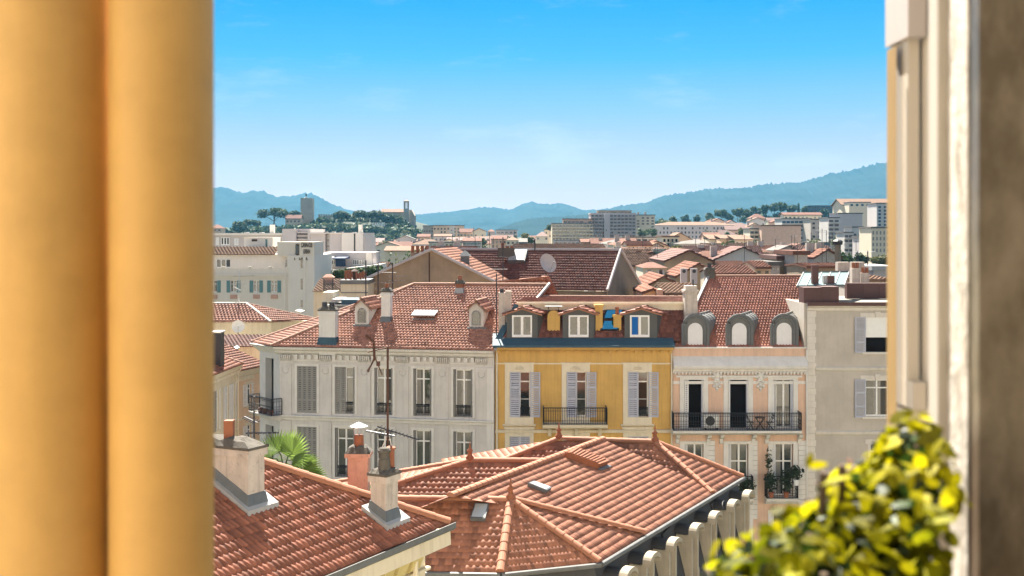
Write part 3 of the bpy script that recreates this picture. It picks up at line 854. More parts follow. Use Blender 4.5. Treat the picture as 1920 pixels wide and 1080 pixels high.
for (px, py) in ((678.5, 609), (893, 614)):
    b = on_white(px, py)
    d = gable_dormer(white, b, .86, 1.12, .38, 2.6, .24, M['dormer'] if 0 else M['white'], M['tile_w'], '')
    f = MB()
    ar = [(b.x + .24 * math.cos(t), b.z + .72 + .24 * math.sin(t)) for t in [i * math.pi / 8 for i in range(9)]]
    prof = [(b.x - .24, b.z + .15), (b.x + .24, b.z + .15)] + ar
    g = MB().extrude_y(prof, b.y - .02, b.y - .004).build('window', M['glass'], d)
    fr = MB()
    fr.tube([(b.x - .24, b.y - .03, b.z + .15)] + [(b.x - .24, b.y - .03, b.z + .72)] + [(p[0], b.y - .03, p[1]) for p in ar[::-1]] + [(b.x + .24, b.y - .03, b.z + .15), (b.x - .24, b.y - .03, b.z + .15)], .04, 5)
    fr.build('window_frame', M['shut_g'], g)
    if px < 700: shutter(g, b.x - .16, b.y - .05, b.z + .18, .32, .62, M['curtain'], rails=(.5,), name='blind')
    f = MB(); f.box(b.x - .5, b.x + .62, b.y - .2, b.y - .003, b.z - .16, b.z + .02); f.build('flashing', M['lead'], d)
# open roof light
b = on_white(794, 599)
m = MB(); m.box(b.x - .68, b.x + .68, b.y - .05, b.y + .75, b.z - .25, b.z + .06)
s_ = m.build('roof_light', M['lead'], white)
m = MB(); m.slab([(b.x - .72, b.y - .15, b.z + .22), (b.x + .72, b.y - .15, b.z + .22), (b.x + .72, b.y + .72, b.z + .46), (b.x - .72, b.y + .72, b.z + .46)], (0, -.02, .06)); m.build('pane', M['skylightgrey'], s_)

# ================================================================ STREET ROW: yellow house
YX0, YX1 = (928.5 - 960) / F * 68, (1260.5 - 960) / F * 68
yel = thing('town_house', 'ochre yellow house with lilac shutters and three grey dormers', 'house', (YX0, 68, -24))
yx = lambda px: (px - 960) / F * 68 - YX0
YW = YX1 - YX0
ywin = [(955.5, 994), (1062, 1099.5), (1177, 1215.5)]
holes = [(yx(a), yx(b), wz(782), wz(697)) for a, b in ywin] + [(yx(a), yx(b), wz(925), wz(818)) for a, b in ywin] + [(yx(a), yx(b), wz(1040), wz(950)) for a, b in ywin]
m = wall_holes(MB(), 0, YW, 0, wz(652), holes, .25, back=9)
m.build('wall', M['yellow'], yel)
for a, b in ywin:
    for zt, zb in ((697, 782), (818, 925)):
        tr = MB()
        x0, x1 = yx(a), yx(b)
        tr.box(x0 - .27, x0, -.05, -.002, wz(zb), wz(zt)); tr.box(x1, x1 + .2, -.05, -.002, wz(zb), wz(zt))
        tr.box(x0 - .27, x1 + .2, -.05, -.002, wz(zt), wz(zt - 15))
        tr.box(x0 - .33, x1 + .26, -.1, -.002, wz(zt - 15), wz(zt - 17.5))
        tr.box(x0 - .27, x1 + .2, -.07, -.002, wz(zb + 13), wz(zb))
        tr.extrude_x([(-.002, wz(zb + 18)), (-.14, wz(zb + 15)), (-.14, wz(zb + 13)), (-.002, wz(zb + 13))], x0 - .4, x1 + .33)
        xc = (x0 + x1) / 2 - .03
        for k in range(7):
            t = math.pi * k / 6
            tr.tube([(xc, -.07, wz(zt - 5)), (xc + .26 * math.cos(t), -.07, wz(zt - 5) + .2 * math.sin(t))], .028, 4)
        tr.build('window_surround', M['cream'], yel)
m = MB()
m.box(0, YW, -.03, -.002, wz(683), wz(680.5))
m.extrude_x([(-.002, wz(812)), (-.1, wz(811)), (-.16, wz(806)), (-.002, wz(805))], 0, YW)
m.build('string_course', M['cream'], yel)
cor = MB()
cor.extrude_x([(-.002, wz(656)), (-.3, wz(655)), (-.36, wz(652)), (-.45, wz(650)), (-.45, wz(648.5)), (-.002, wz(648.5))], -.1, YW + .05)
n = 21
for k in range(n):
    x = .1 + (YW - .3) * k / (n - 1)
    cor.box(x, x + .17, -.26, -.003, wz(661), wz(656.2))
cor.build('cornice', M['yellow'], yel)
MB().box(-.12, YW + .05, -.56, -.452, wz(650), wz(646)).build('gutter', M['zincblue'], yel)
for i, (a, b) in enumerate(ywin):
    for zt, zb, low in ((697, 782, 0), (818, 925, 1), (950, 1040, 1)):
        x0, x1, z0, z1 = yx(a), yx(b), wz(zb), wz(zt)
        w = x1 - x0
        g = casement(yel, x0, x1, z0, z1, y=.17, leaves=2, mids=1)
        if not low:
            shutter(g, x0 + .02, -.05, z0, w / 2, z1 - z0 - .02, M['shut_b'], ang=-.12 if i != 1 else -.05)
            shutter(g, x1 + w / 2 - .01, -.06, z0, w / 2 - .02, z1 - z0 - .02, M['shut_b'], ang=math.pi - .04 + .0)
            if i != 1:
                rm = MB(); railing_mesh(rm, [(x0 + .5, .06), (x1, .06)], .5, z0 + .02, .1); rm.build('railing', M['iron'], g)
        else:
            shutter(g, x0 + .01, .03, z0, w / 2 - .01, z1 - z0 - .02, M['shut_b']); shutter(g, x0 + w / 2, .03, z0, w / 2 - .01, z1 - z0 - .02, M['shut_b'])
        if i == 2 and not low:
            MB().box(x0 + .62, x1 - .1, .178, .186, z0 + .5, z1 - .65).build('blind', M['redcl'], g)
# balcony
bx0, bx1 = (1018 - 960) / F * 67 - YX0, (1140 - 960) / F * 67 - YX0
bz = Zr(797, 67) + 24
m = MB(); m.extrude_x([(-.002, bz - .32), (-.75, bz - .26), (-.95, bz - .16), (-1.0, bz), (-.002, bz)], bx0, bx1)
for xx in (bx0 + .3, (bx0 + bx1) / 2, bx1 - .5):
    m.extrude_x([(-.002, bz - .8), (-.2, bz - .75), (-.45, bz - .4), (-.6, bz - .3), (-.002, bz - .3)], xx, xx + .2)
balc = m.build('balcony', M['cream'], yel)
m = MB(); railing_mesh(m, [(bx0 + .05, -.03), (bx0 + .05, -.95), (bx1 - .05, -.95), (bx1 - .05, -.03)], .95, bz, .13, ornate=False)
m.build('railing', M['iron'], balc)

# lead eaves, mansard, upper roof
m = MB()
m.hexa([(-.15, -.5, wz(648.3)), (YW + .1, -.5, wz(648.3)), (YW + .1, 2.0, wz(648.3)), (-.15, 2.0, wz(648.3))], [(-.15, -.5, wz(646.5)), (YW + .1, -.5, wz(646.5)), (YW + .1, 1.0, wz(646) + .55), (-.15, 1.0, wz(646) + .55)])
m.build('eaves_flashing', M['zincblue'], yel)
mz0, my0 = wz(646) + .3, .45
def mans(px, py):
    return on_plane(px, py, Vector((0, 68.45, mz0 - 24)), Vector((0, -1.3, 1)).normalized())
GUT = 574
yr = [mans(934, 640), mans(1284, 640), mans(1284, GUT), mans(972, GUT)]
roof = tiled('mansard_roof', yr, M['tile_shade'], yel, tw=.19, tl=.29, amp=.034, step=.032, seed=11)
tl_, tr_ = yr[3], yr[2]
zt = tl_.z + .28
eY = tl_.y - .25
up = [Vector((tl_.x - .05, eY, zt)), Vector((tr_.x, eY, zt)), W(1284, 557.5, 73.2), W(985, 556, 73.2)]
tiled('upper_roof', up, M['tile_w'], yel, tw=.2, tl=.3, amp=.034, step=.032, seed=12)
m = MB(); m.box(tl_.x - .1, tr_.x, eY - .14, eY + .02, zt - .16, zt - .02); m.box(tl_.x, tr_.x, eY + .03, eY + .5, zt - .5, zt - .17); m.build('upper_gutter', M['cream'], yel, world=True)
ridge_caps('ridge_tiles', up[3], up[2], M['ridge_d'], roof, r=.1)
m = MB(); m.slab([mans(926, 643), mans(938, 643), mans(976, GUT - 1), mans(964, GUT - 1)], (0, -.05, .1)); m.build('verge', M['zincblue'], yel, world=True)
m = MB()   # closed left cheek of the mansard
m.poly([yr[0], yr[3], Vector((yr[3].x, 76, yr[3].z)), Vector((yr[0].x, 76, yr[0].z - .2))]); m.poly([up[0], up[3], Vector((up[3].x, 77, up[3].z - .6)), Vector((up[0].x, 77, up[0].z - .6))])
m.poly([up[3], up[2], Vector((up[2].x, 77, up[2].z - .6)), Vector((up[3].x, 77, up[3].z - .6))]); m.build('rear_roof', M['tile_w'], yel, world=True)
def LY(p): return L(yel, p)
for i, (pa, pb, wa, wb) in enumerate(((950, 1008, 960, 997.5), (1055, 1113, 1066, 1103.5), (1171, 1232, 1181, 1217.5))):
    Yd = 68.42
    x0, x1 = (pa - 960) / F * Yd - YX0, (pb - 960) / F * Yd - YX0
    z0, z1 = Zr(640, Yd) + 24, Zr(587, Yd) + 24
    xc, w = (x0 + x1) / 2, x1 - x0
    d = gable_dormer(yel, (xc, Yd - 68, z0), w, z1 - z0, .26, 3.0, .26, M['dormer'], M['tile_p'], 'pv', label=None)
    a, b = (wa - 960) / F * Yd - YX0, (wb - 960) / F * Yd - YX0
    zb, zt2 = Zr(632, Yd) + 24, Zr(591, Yd) + 24
    g = casement(d, a, b, zb, zt2, y=Yd - 68 - .045, transom=0, leaves=2, fw=.09)
    if i == 2: MB().box(a + .12, a + .45, Yd - 68 - .035, Yd - 68 - .028, zb + .1, zt2 - .1).build('curtain', M['bluecloth'], g)
    if i == 0: MB().box(a + .15, a + .48, Yd - 68 - .035, Yd - 68 - .028, zb + .1, zt2 - .1).build('curtain', M['curtain'], g)
    f = MB(); f.box(x0 - .1, x1 + .1, Yd - 68 - .12, Yd - 68 - .003, z0 - .25, z0 + .06); f.build('flashing', M['zincblue'], d)
    skew(d, .42, Yd - 68)
# ochre chimneys
def ych(px0, px1, pyb, pyt, Y, arch=False):
    x0, x1 = (px0 - 960) / F * Y - YX0, (px1 - 960) / F * Y - YX0
    z0, z1 = Zr(pyb, Y) + 24, Zr(pyt, Y) + 24
    m = MB()
    if arch:
        r = (x1 - x0) / 2; xc = (x0 + x1) / 2
        prof = [(x0, z0 - .4), (x1, z0 - .4)] + [(xc + r * math.cos(t), z1 - r + r * math.sin(t)) for t in [i * math.pi / 10 for i in range(11)]]
        m.extrude_y(prof, Y - 68, Y - 68 + .55)
    else:
        m.box(x0, x1, Y - 68, Y - 68 + .5, z0 - .4, z1)
        m.box(x0 - .05, x1 + .05, Y - 68 - .05, Y - 68 + .55, z1 - .14, z1 - .02)
    c = m.build('chimney', M['yellow'], yel)
    return c, (x0 + x1) / 2, Y - 68 + .25, z1
c, x, y, z = ych(1026.5, 1050, 632, 582, 68.75, True)
MB().box(x - .5, x + .5, y - .35, y + .35, z + .2, z + .24).build('chimney_head', M['lead'], c)
m = MB()
for s in (-1, 1): m.tube([(x + s * .25, y, z - .12), (x + s * .3, y, z + .2)], .02, 4)
m.build('cap_bracket', M['iron'], c)
c, x, y, z = ych(1116, 1130, 632, 571, 68.75)
c, x, y, z = ych(1150.5, 1165, 634, 590, 68.75)
pot(c, x, y, z, .12, .42, M['terra'])
# roof windows between the chimneys
for (a, b, cc, dd) in ((1131, 1160, 621, 603), (1136, 1164, 600, 583)):
    pts = [mans(a - 6, cc), mans(b, cc), mans(b + 5, dd), mans(a, dd)]
    pts = [p + Vector((0, -.08, .08)) for p in pts]
    m = MB(); m.slab(pts, (0, .08, -.08)); fo = m.build('roof_window', M['iron'], yel, world=True)
    c_ = sum(pts, Vector()) / 4
    pi_ = [c_ + (p - c_) * .84 + Vector((0, -.012, .012)) for p in pts]
    MB().slab(pi_, (0, .01, -.01)).build('pane', M['glass_sky'], fo, world=True)
# grey party chimney between white and yellow
x = (941 - 960) / F * 69; zt_ = Zr(549, 69) + 24
m = MB(); m.box(x - .19 - YX0, x + .19 - YX0, .9, 1.4, wz(650), zt_); c = m.build('chimney', M['plaster'], yel)
MB().box(x + .192 - YX0, x + .55 - YX0, 1.0, 1.5, wz(650), zt_ + .1).build('flue', M['plaster'], c)
pot(c, x - YX0, 1.15, zt_, .13, .22, M['iron'])
# rain pipes
def downpipe(parent, x, z0, z1, M_, y=-.12):
    m = MB(); m.tube([(x, y - .25, z1 + .15), (x, y, z1 - .25), (x, y, z0)], .05, 8); return m.build('rain_pipe', M_, parent)
downpipe(yel, .1, 2, wz(652), M['cream']); downpipe(yel, YW - .05, 2, wz(652), M['cream'])

# ================================================================ STREET ROW: pink house
PX0, PX1 = (1261.5 - 960) / F * 68, (1512 - 960) / F * 68
pk = thing('town_house', 'pink house with a long iron balcony and three round topped zinc dormers', 'house', (PX0, 68, -24))
qx = lambda px: (px - 960) / F * 68 - PX0
PW = PX1 - PX0
dop = [(1283, 1319), (1365, 1403), (1448.5, 1487)]
holes = [(qx(a), qx(b), wz(803), wz(712)) for a, b in dop] + [(qx(a), qx(b), wz(930), wz(832)) for a, b in dop] + [(qx(a), qx(b), wz(1050), wz(962)) for a, b in dop]
wall_holes(MB(), 0, PW, 0, wz(651), holes, .3, back=9).build('wall', M['pink'], pk)
m = MB()
m.extrude_x([(-.002, wz(700)), (-.1, wz(699)), (-.12, wz(692)), (-.42, wz(690)), (-.46, wz(685)), (-.34, wz(680)), (-.002, wz(668))], 0, PW)
for k in range(38):
    x = .08 + (PW - .25) * k / 37
    m.box(x, x + .1, -.2, -.003, wz(701.5), wz(696))
m.box(0, PW, -.12, -.002, wz(653), wz(650.5))
m.build('cornice', M['whitetrim'], pk)
for a, b in dop:
    x0, x1 = qx(a), qx(b)
    for zt, zb in ((712, 803), (832, 930), (962, 1050)):
        tr = MB()
        tr.box(x0 - .26, x0, -.07, -.002, wz(zb), wz(zt)); tr.box(x1, x1 + .26, -.07, -.002, wz(zb), wz(zt))
        tr.box(x0 - .26, x1 + .26, -.07, -.002, wz(zt), wz(zt - 5)); 
        if zt == 712: tr.box(x0 - .48, x1 + .48, -.14, -.002, wz(zt - 5), wz(zt - 8.5))
        tr.build('window_surround', M['whitetrim'], pk)
tr = MB()
tr.box(0, PW, -.02, -.002, wz(720), wz(714.5))
for px in (1344, 1426):     # carved drops between the doors
    x = qx(px)
    for (dx, pz, r) in ((0, 703, .2), (-.22, 706, .14), (.22, 706, .14), (0, 711, .17), (-.14, 716, .1), (.14, 716, .1), (0, 721, .13), (-.16, 724, .1), (.16, 724, .1), (0, 728, .1), (0, 732, .06)):
        tr.lathe([(r * .4, -r * .9), (r * .95, -r * .4), (r, 0), (r * .95, r * .4), (r * .4, r * .9)], (x + dx, -.02, wz(pz)), 8)
tr.build('carved_ornament', M['whitetrim'], pk)
for i, (a, b) in enumerate(dop):
    x0, x1 = qx(a), qx(b); w = x1 - x0
    z0, z1 = wz(803), wz(712)
    if i == 2:
        g = casement(pk, x0 + .2, x1 - .06, z0, z1, y=.22, transom=0)
    else:
        g = MB().box(x0, x1, .28, .295, z0, z1).build('dark_doorway', M['dark'], pk)  # dark sheet stands for the unlit room behind the open door
        d2 = MB(); d2.box(x0 + .02, x0 + .06, -.1, .25, z0, z1 - .03); d2.box(x1 - .06, x1 - .02, -.1, .25, z0, z1 - .03); d2.build('door_leaf', M['wood_w'], g)
    shutter(g, x0 + .0, .02, z0, .27 if i == 0 else .14, z1 - z0 - .03, M['shut_w'], ang=.2)
    shutter(g, x1 - .0, .02, z0, .12, z1 - z0 - .03, M['shut_b'], ang=math.pi - .3)
    z0, z1 = wz(930), wz(832)
    g = casement(pk, x0 + .15, x1 - .03, z0, z1, y=.2, transom=.66)
    shutter(g, x0 + .01, .02, z0, .22, z1 - z0 - .03, M['shut_w'], ang=.5)
    if i: 
        MB().box(x0 + .22, x0 + .5, .213, .219, z0 + .1, z1 - .1).build('curtain', M['curtain'], g)
    casement(pk, x0 + .05, x1 - .05, wz(1050), wz(962), y=.2)
# quoined pilasters of the floor below
for px in (1333, 1413, 1505):
    m = MB()
    for k in range(16):
        z = wz(826 + k * 9.2)
        if z < 6: break
        m.box(qx(px - 8.5), qx(px + 7), -.08, -.002, z - .26, z)
    m.build('pilaster', M['whitetrim'], pk)
# balcony
Yb = 67.05
bx0, bx1 = (1262 - 960) / F * Yb - PX0, (1504 - 960) / F * Yb - PX0
bz = Zr(808, Yb) + 24
m = MB(); m.extrude_x([(-.002, bz - .3), (-.6, bz - .28), (-.85, bz - .18), (-.98, bz - .12), (-1.0, bz), (-.002, bz)], bx0, bx1)
for px in (1270, 1328, 1352, 1412, 1437, 1498):
    x = qx(px)
    m.extrude_x([(-.002, bz - .9), (-.12, bz - .85), (-.2, bz - .6), (-.5, bz - .45), (-.6, bz - .3), (-.002, bz - .3)], x - .1, x + .1)
balc = m.build('balcony', M['whitetrim'], pk)
m = MB(); railing_mesh(m, [(bx0 + .04, -.03), (bx0 + .04, -.95), (bx1 - .04, -.95), (bx1 - .04, -.03)], 1.0, bz, .135); m.build('railing', M['iron'], balc)
for (pa, pb) in ((1366, 1413), (1437, 1497)):
    Y2 = 67.4
    x0, x1 = (pa - 960) / F * Y2 - PX0, (pb - 960) / F * Y2 - PX0
    z = Zr(935, Y2) + 24
    m = MB(); m.extrude_x([(-.002, z - .4), (-.4, z - .35), (-.62, z - .15), (-.66, z), (-.002, z)], x0, x1); b2 = m.build('balcony', M['whitetrim'], pk)
    m = MB(); railing_mesh(m, [(x0 + .04, -.03), (x0 + .04, -.6), (x1 - .04, -.6), (x1 - .04, -.03)], 1.25, z, .14); m.build('railing', M['iron'], b2)
# roof and zinc dormers
ppl = (Vector((0, 68.25, -6.36)), Vector((0, -.54, 1)).normalized())
pr = [on_plane(x, y, *ppl) for x, y in ((1263, 651), (1511, 651), (1511, 518), (1327, 518))]
k1 = on_plane(1283, 612, *ppl)
roof = tiled('roof', [pr[0], pr[1], pr[2], pr[3], k1], M['tile_p'], pk, tw=.175, tl=.28, amp=.034, step=.032, spt=8, seed=21, eave=(pr[0], pr[1]))
ridge_caps('ridge_tiles', pr[3], pr[2], M['ridge_d'], roof, r=.11)
m = MB(); m.slab([k1, k1 + Vector((.16, 0, 0)), pr[3] + Vector((.16, 0, 0)), pr[3]], (0, -.08, .16)); m.build('verge', M['leadw'], pk, world=True)
m = MB(); m.poly([pr[3], pr[2], pr[2] + Vector((0, 7, -4)), pr[3] + Vector((0, 7, -4))]); m.poly([pr[0], k1, pr[3], pr[3] + Vector((0, 7, -4)), pr[0] + Vector((0, 10, 0))]); m.build('rear_roof', M['tile_p'], pk, world=True)
zr = random.Random(2)
for i, (pc, hw) in enumerate(((1303.5, 22), (1386, 22), (1470, 22.5))):
    Yd = 68.4
    xc = (pc - 960) / F * Yd - PX0; r = hw / F * Yd
    zb, zs = Zr(651, Yd) + 24, Zr(614, Yd) + 24
    y0 = Yd - 68
    def arc(rr, n=12): return [(xc + rr * math.cos(t), zs + rr * math.sin(t)) for t in [k * math.pi / n for k in range(n + 1)]]
    m = MB()
    prof = [(xc - r, zb - .2), (xc + r, zb - .2)] + arc(r)
    m.extrude_y(prof, y0, y0 + 3.8)
    d = m.build('dormer', M['zinc'] if i < 2 else M['zinc'], pk)
    m = MB()                    # moulded arch on the front and standing seams on the hood
    for rr, yy in ((r * 1.08, y0 - .08), (r * .86, y0 - .05)):
        m.tube([(xc - rr, yy, zb)] + [(x_, yy, z_) for x_, z_ in arc(rr)[::-1]] + [(xc + rr, yy, zb)], .085, 6)
    for yy in (.7, 1.3, 1.9, 2.5, 3.1):
        m.tube([(x_, y0 + yy, z_) for x_, z_ in arc(r * 1.01)], .025, 4)
    m.tube([(xc, y0 - .1, zs + r * 1.1), (xc, y0 + 3.3, zs + r * 1.1)], .05, 6)
    m.build('hood_moulding', M['zinc'], d)
    rw_ = r * .62
    prof = [(xc - rw_, zb + .05), (xc + rw_, zb + .05)] + [(xc + rw_ * math.cos(t), Zr(619, Yd) + 24 + rw_ * math.sin(t)) for t in [k * math.pi / 10 for k in range(11)]]
    g = MB().extrude_y(prof, y0 - .03, y0 - .004).build('window', M['shut_w'], d)
    sm = MB(); sm.box(xc - .025, xc + .025, y0 - .05, y0 - .031, zb + .05, Zr(607, Yd) + 24)
    for k in range(14):
        zz = zb + .12 + k * .075
        sm.box(xc - rw_ + .06, xc - .05, y0 - .042, y0 - .031, zz, zz + .035); sm.box(xc + .05, xc + rw_ - .06, y0 - .042, y0 - .031, zz, zz + .035)
    sm.build('shutter', M['shut_w'], g)
    skew(d, .42, y0)
# beige party chimney
Yc = 68.9
x0, x1 = (1284 - 960) / F * Yc - PX0, (1308 - 960) / F * Yc - PX0
m = MB(); m.box(x0, x1, Yc - 68, Yc - 68 + .9, wz(625), Zr(546, Yc) + 24); m.box(x0 - .06, x1 + .06, Yc - 68 - .06, Yc - 68 + .96, Zr(548, Yc) + 24, Zr(544, Yc) + 24)
m.box(x0 + .05, x1 - .02, Yc - 68 + .05, Yc - 68 + .85, Zr(544, Yc) + 24, Zr(536, Yc) + 24); c = m.build('chimney', M['plaster'], pk)
pot(c, x1 - .2, Yc - 68 + .4, Zr(536, Yc) + 24, .05, .35, M['iron'])
b = L(pk, on_plane(1331, 522, *ppl)); m = MB(); m.box(b.x - .28, b.x + .3, b.y - .1, b.y + .5, b.z - .4, b.z + .55); frustum(m, b.x - .35, b.x + .37, b.y - .17, b.y + .57, b.z + .55, b.z + .68, .1)
c = m.build('chimney', M['mortar'], pk); pot(c, b.x, b.y + .2, b.z + .65, .14, .3, M['iron'])
m = MB(); m.tube([(qx(1512), -.1, wz(655)), (qx(1512), -.1, 3)], .06, 8); m.build('rain_pipe', M['whitetrim'], pk)
# party wall on the roof between pink and beige
m = MB(); m.box(PW - .12, PW + .1, .05, 7, wz(660), Zr(568, 68.5) + 24); m.build('party_wall', M['beige'], pk)

# things on the balconies
ac = thing('air_conditioner', 'white air conditioning unit with black fan on the long balcony', 'air conditioner', W(1333.5, 801, 67.5))
MB().box(-.42, .42, -.15, .15, 0, .72).build('casing', M['ac'], ac)
m = MB(); m.lathe([(.27, 0), (.27, .02), (.05, .03)], (0, 0, 0), 20); m.v = [(x - .08, -.152 - z, y + .37) for x, y, z in m.v]; m.build('fan', M['iron'], ac)
m = MB(); m.box(-.36, -.28, -.15, .15, -.15, 0); m.box(.28, .36, -.15, .15, -.15, 0); m.build('bracket', M['iron'], ac)
def bistro_table(loc):
    t = thing('bistro_table', 'folding dark bistro table between the chairs on the long balcony', 'table', loc)
    m = MB(); m.lathe([(.3, .7), (.3, .725)], (0, 0, 0), 16); m.build('table_top', M['iron'], t)
    for s in (-1, 1):
        m = MB(); m.tube([(-.25 * s, -.1, 0), (.25 * s, -.1, .7)], .02, 5); m.tube([(-.25 * s, .1, 0), (.25 * s, .1, .7)], .02, 5); m.build('leg', M['iron'], t)
bistro_table(W(1425, 806.5, 67.5))
for s, side in ((-1, 'left'), (1, 'right')):
    t = thing('bistro_chair', f'dark folding balcony chair on the {side} of the bistro table', 'chair', W(1425 + s * 19, 806.5, 67.5), 0 if s < 0 else math.pi, group='bistro chairs on the long balcony')
    m = MB()
    for k in range(4): m.box(-.18 + k * .1, -.1 + k * .1, -.19, .19, .44, .46)
    m.build('seat', M['iron'], t)
    for yy in (-.18, .18):
        m = MB(); m.tube([(.2, yy, 0), (-.2, yy, .9)], .016, 5); m.tube([(-.2, yy, 0), (.18, yy, .45)], .016, 5); m.build('leg', M['iron'], t)
    m = MB(); m.box(-.2, -.17, -.18, .18, .8, .88); m.box(-.17, -.14, -.18, .18, .66, .72); m.build('backrest', M['iron'], t)
def potted(px, py, Y, h, r, label, seed, potM=M['terra'], n=260, leaf=.12):
    t = thing('potted_plant', label, 'plant', W(px, py, Y), group='pot plants on the small balconies')
    m = MB(); m.lathe([(.12, 0), (.16, .26), (.18, .28), (.18, .32), (.14, .32)], (0, 0, 0), 12); m.build('pot', potM, t)
    leaf_cloud('foliage', [((0, 0, .3 + h / 2), (r, r * .8, h / 2))], n, leaf, M['plantdark'], t, seed=seed, shell=.9, world=False)
    m = MB(); m.tube([(0, 0, .2), (0, 0, .3 + h * .5)], .02, 5); m.build('stem', M['bark'], t)
potted(1399, 933, 67.1, .9, .55, 'dark bushy pot plant on the left small balcony, under a round knob', 1)
potted(1446, 933, 67.1, 1.2, .38, 'tall purple black pot plant at the left end of the right small balcony', 2)
potted(1474, 933, 67.1, 1.3, .42, 'dark trailing pot plant in the middle of the right small balcony', 3)
potted(1493, 910, 66.72, .8, .42, 'leafy plant in a white pot hung outside the right end of the balcony', 4, M['ac'])
potted(1441, 900, 67.5, 1.6, .2, 'thin climbing plant beside the left jamb of the curtained window', 5, n=90)

# ================================================================ STREET ROW: beige house
BX0 = (1512.5 - 960) / F * 68
be = thing('town_house', 'tall beige house with flat gravel roof, roller blind and grey shutters', 'house', (BX0, 68, -24))
ex = lambda px: (px - 960) / F * 68 - BX0
BW = ex(1790)
bwin = [(1623, 1666, 595, 660), (1623, 1666, 712, 781), (1632, 1666, 832, 900), (1735, 1770, 595, 660), (1735, 1770, 712, 781)]
holes = [(ex(a), ex(b), wz(d), wz(c)) for a, b, c, d in bwin]
wall_holes(MB(), 0, BW, 0, wz(572), holes, .2, back=9).build('wall', M['beige'], be)
m = MB()
for k in range(30):
    z = wz(583 + k * 12.1)
    if z < .5: break
    m.box(.02, ex(1528) + (.0 if k % 2 else .06), -.05, -.002, z - .35, z)
m.build('quoins', M['quoin'], be)
m = MB()
m.extrude_x([(-.002, wz(583)), (-.08, wz(582)), (-.12, wz(577)), (-.3, wz(574)), (-.35, wz(570)), (-.002, wz(569))], 0, BW)
m.build('cornice', M['quoin'], be)
for py in (691, 811): MB().extrude_x([(-.002, wz(py + 4)), (-.08, wz(py + 3)), (-.14, wz(py - 2)), (-.002, wz(py - 4))], ex(1529), BW).build('string_course', M['quoin'], be)
m = MB(); m.box(-.05, BW, -.38, -.352, wz(573), wz(566)); m.box(-.05, BW, -.352, -.05, wz(568.9), wz(567)); m.build('roof_edge', M['oxide'], be)
for a, b, c, d in bwin:
    tr = MB()
    x0, x1 = ex(a), ex(b)
    tr.box(x0 - .14, x0, -.04, -.002, wz(d), wz(c)); tr.box(x1, x1 + .14, -.04, -.002, wz(d), wz(c)); tr.box(x0 - .3, x1 + .3, -.05, -.002, wz(c), wz(c - 8)); tr.box(x0 - .2, x1 + .2, -.12, -.002, wz(d + 4), wz(d))
    xm = (x0 + x1) / 2; tr.hexa([(xm - .1, -.12, wz(c)), (xm + .1, -.12, wz(c)), (xm + .1, -.05, wz(c)), (xm - .1, -.05, wz(c))], [(xm - .16, -.14, wz(c - 11)), (xm + .16, -.14, wz(c - 11)), (xm + .16, -.05, wz(c - 11)), (xm - .16, -.05, wz(c - 11))])
    tr.build('window_surround', M['quoin'], be)
for i, (a, b, c, d) in enumerate(bwin):
    x0, x1, z0, z1 = ex(a), ex(b), wz(d), wz(c)
    if i == 0:
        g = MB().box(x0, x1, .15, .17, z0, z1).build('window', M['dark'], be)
        MB().box(x0 + .03, x1 - .03, .05, .07, z0 + (z1 - z0) * .42, z1).build('roller_blind', M['wood_w'], g)
    else:
        g = casement(be, x0, x1, z0, z1, y=.14)
        MB().box(x0 + .1, x0 + .5, .15, .158, z0 + .1, z1 - .1).build('curtain', M['curtain'], g)
    if i < 2 or i > 2:
        shutter(g, x0 - .02, -.06, z0 - .05, .62, z1 - z0 + .08, M['shut_g'] if 0 else M['shut_b'], ang=math.pi + .06)
# flat roof with boxes and a glazed lantern
rz_ = wz(570)
MB().box(.05, BW, .0, 9, rz_ - .1, rz_).build('flat_roof', M['gravel'], be)
def rbox(a, b, t, bt, Y0, dd, M_, name):
    m = MB(); x0, x1 = (a - 960) / F * Y0 - BX0, (b - 960) / F * Y0 - BX0
    m.box(x0, x1, Y0 - 68, Y0 - 68 + dd, max(Zr(bt, Y0) + 24, rz_), Zr(t, Y0) + 24)
    return m.build(name, M_, be)
rbox(1507, 1541, 539, 572, 68.2, 1.2, M['oxide'], 'roof_box'); rbox(1541.5, 1573, 537.5, 572, 68.2, 1.2, M['oxide'], 'roof_box')
for a, b in ((1588, 1618), (1618.5, 1648), (1648.5, 1690)): rbox(a, b, 531, 560, 73, .5, M['oxide'], 'roof_box')
gl = [W(1494, 537, 69.8), W(1583, 535, 69.8), W(1592, 510, 73.5), W(1507, 511, 73.5)]
m = MB(); m.slab(gl, (0, .02, -.08)); gp = m.build('glass_roof', M['copper'], be, world=True)
m = MB()
for k in range(6):
    t = k / 5
    m.tube([gl[0].lerp(gl[1], t), gl[3].lerp(gl[2], t)], .05, 5)
m.tube([gl[0], gl[1]], .06, 5); m.tube([gl[3], gl[2]], .08, 5); m.build('glazing_bar', M['zinc'], gp, world=True)
for a, b, t, bt in ((1523, 1535, 497, 540), (1552, 1565, 517, 536), (1544, 1550, 517, 536)):
    c = rbox(a, b, t, bt, 70.3, .3, M['oxide'] if a != 1544 else M['leadw'], 'flue')
for a, b, t in ((1598, 1613, 503), (1616, 1630, 512)):
    c = rbox(a, b, t, 560, 74.5, .6, M['plaster'], 'chimney'); 
    for k in range(2): pot(c, (a + 4 + k * 7 - 960) / F * 74.7 - BX0, 6.9, Zr(t, 74.5) + 24, .12, .35, M['terra'])

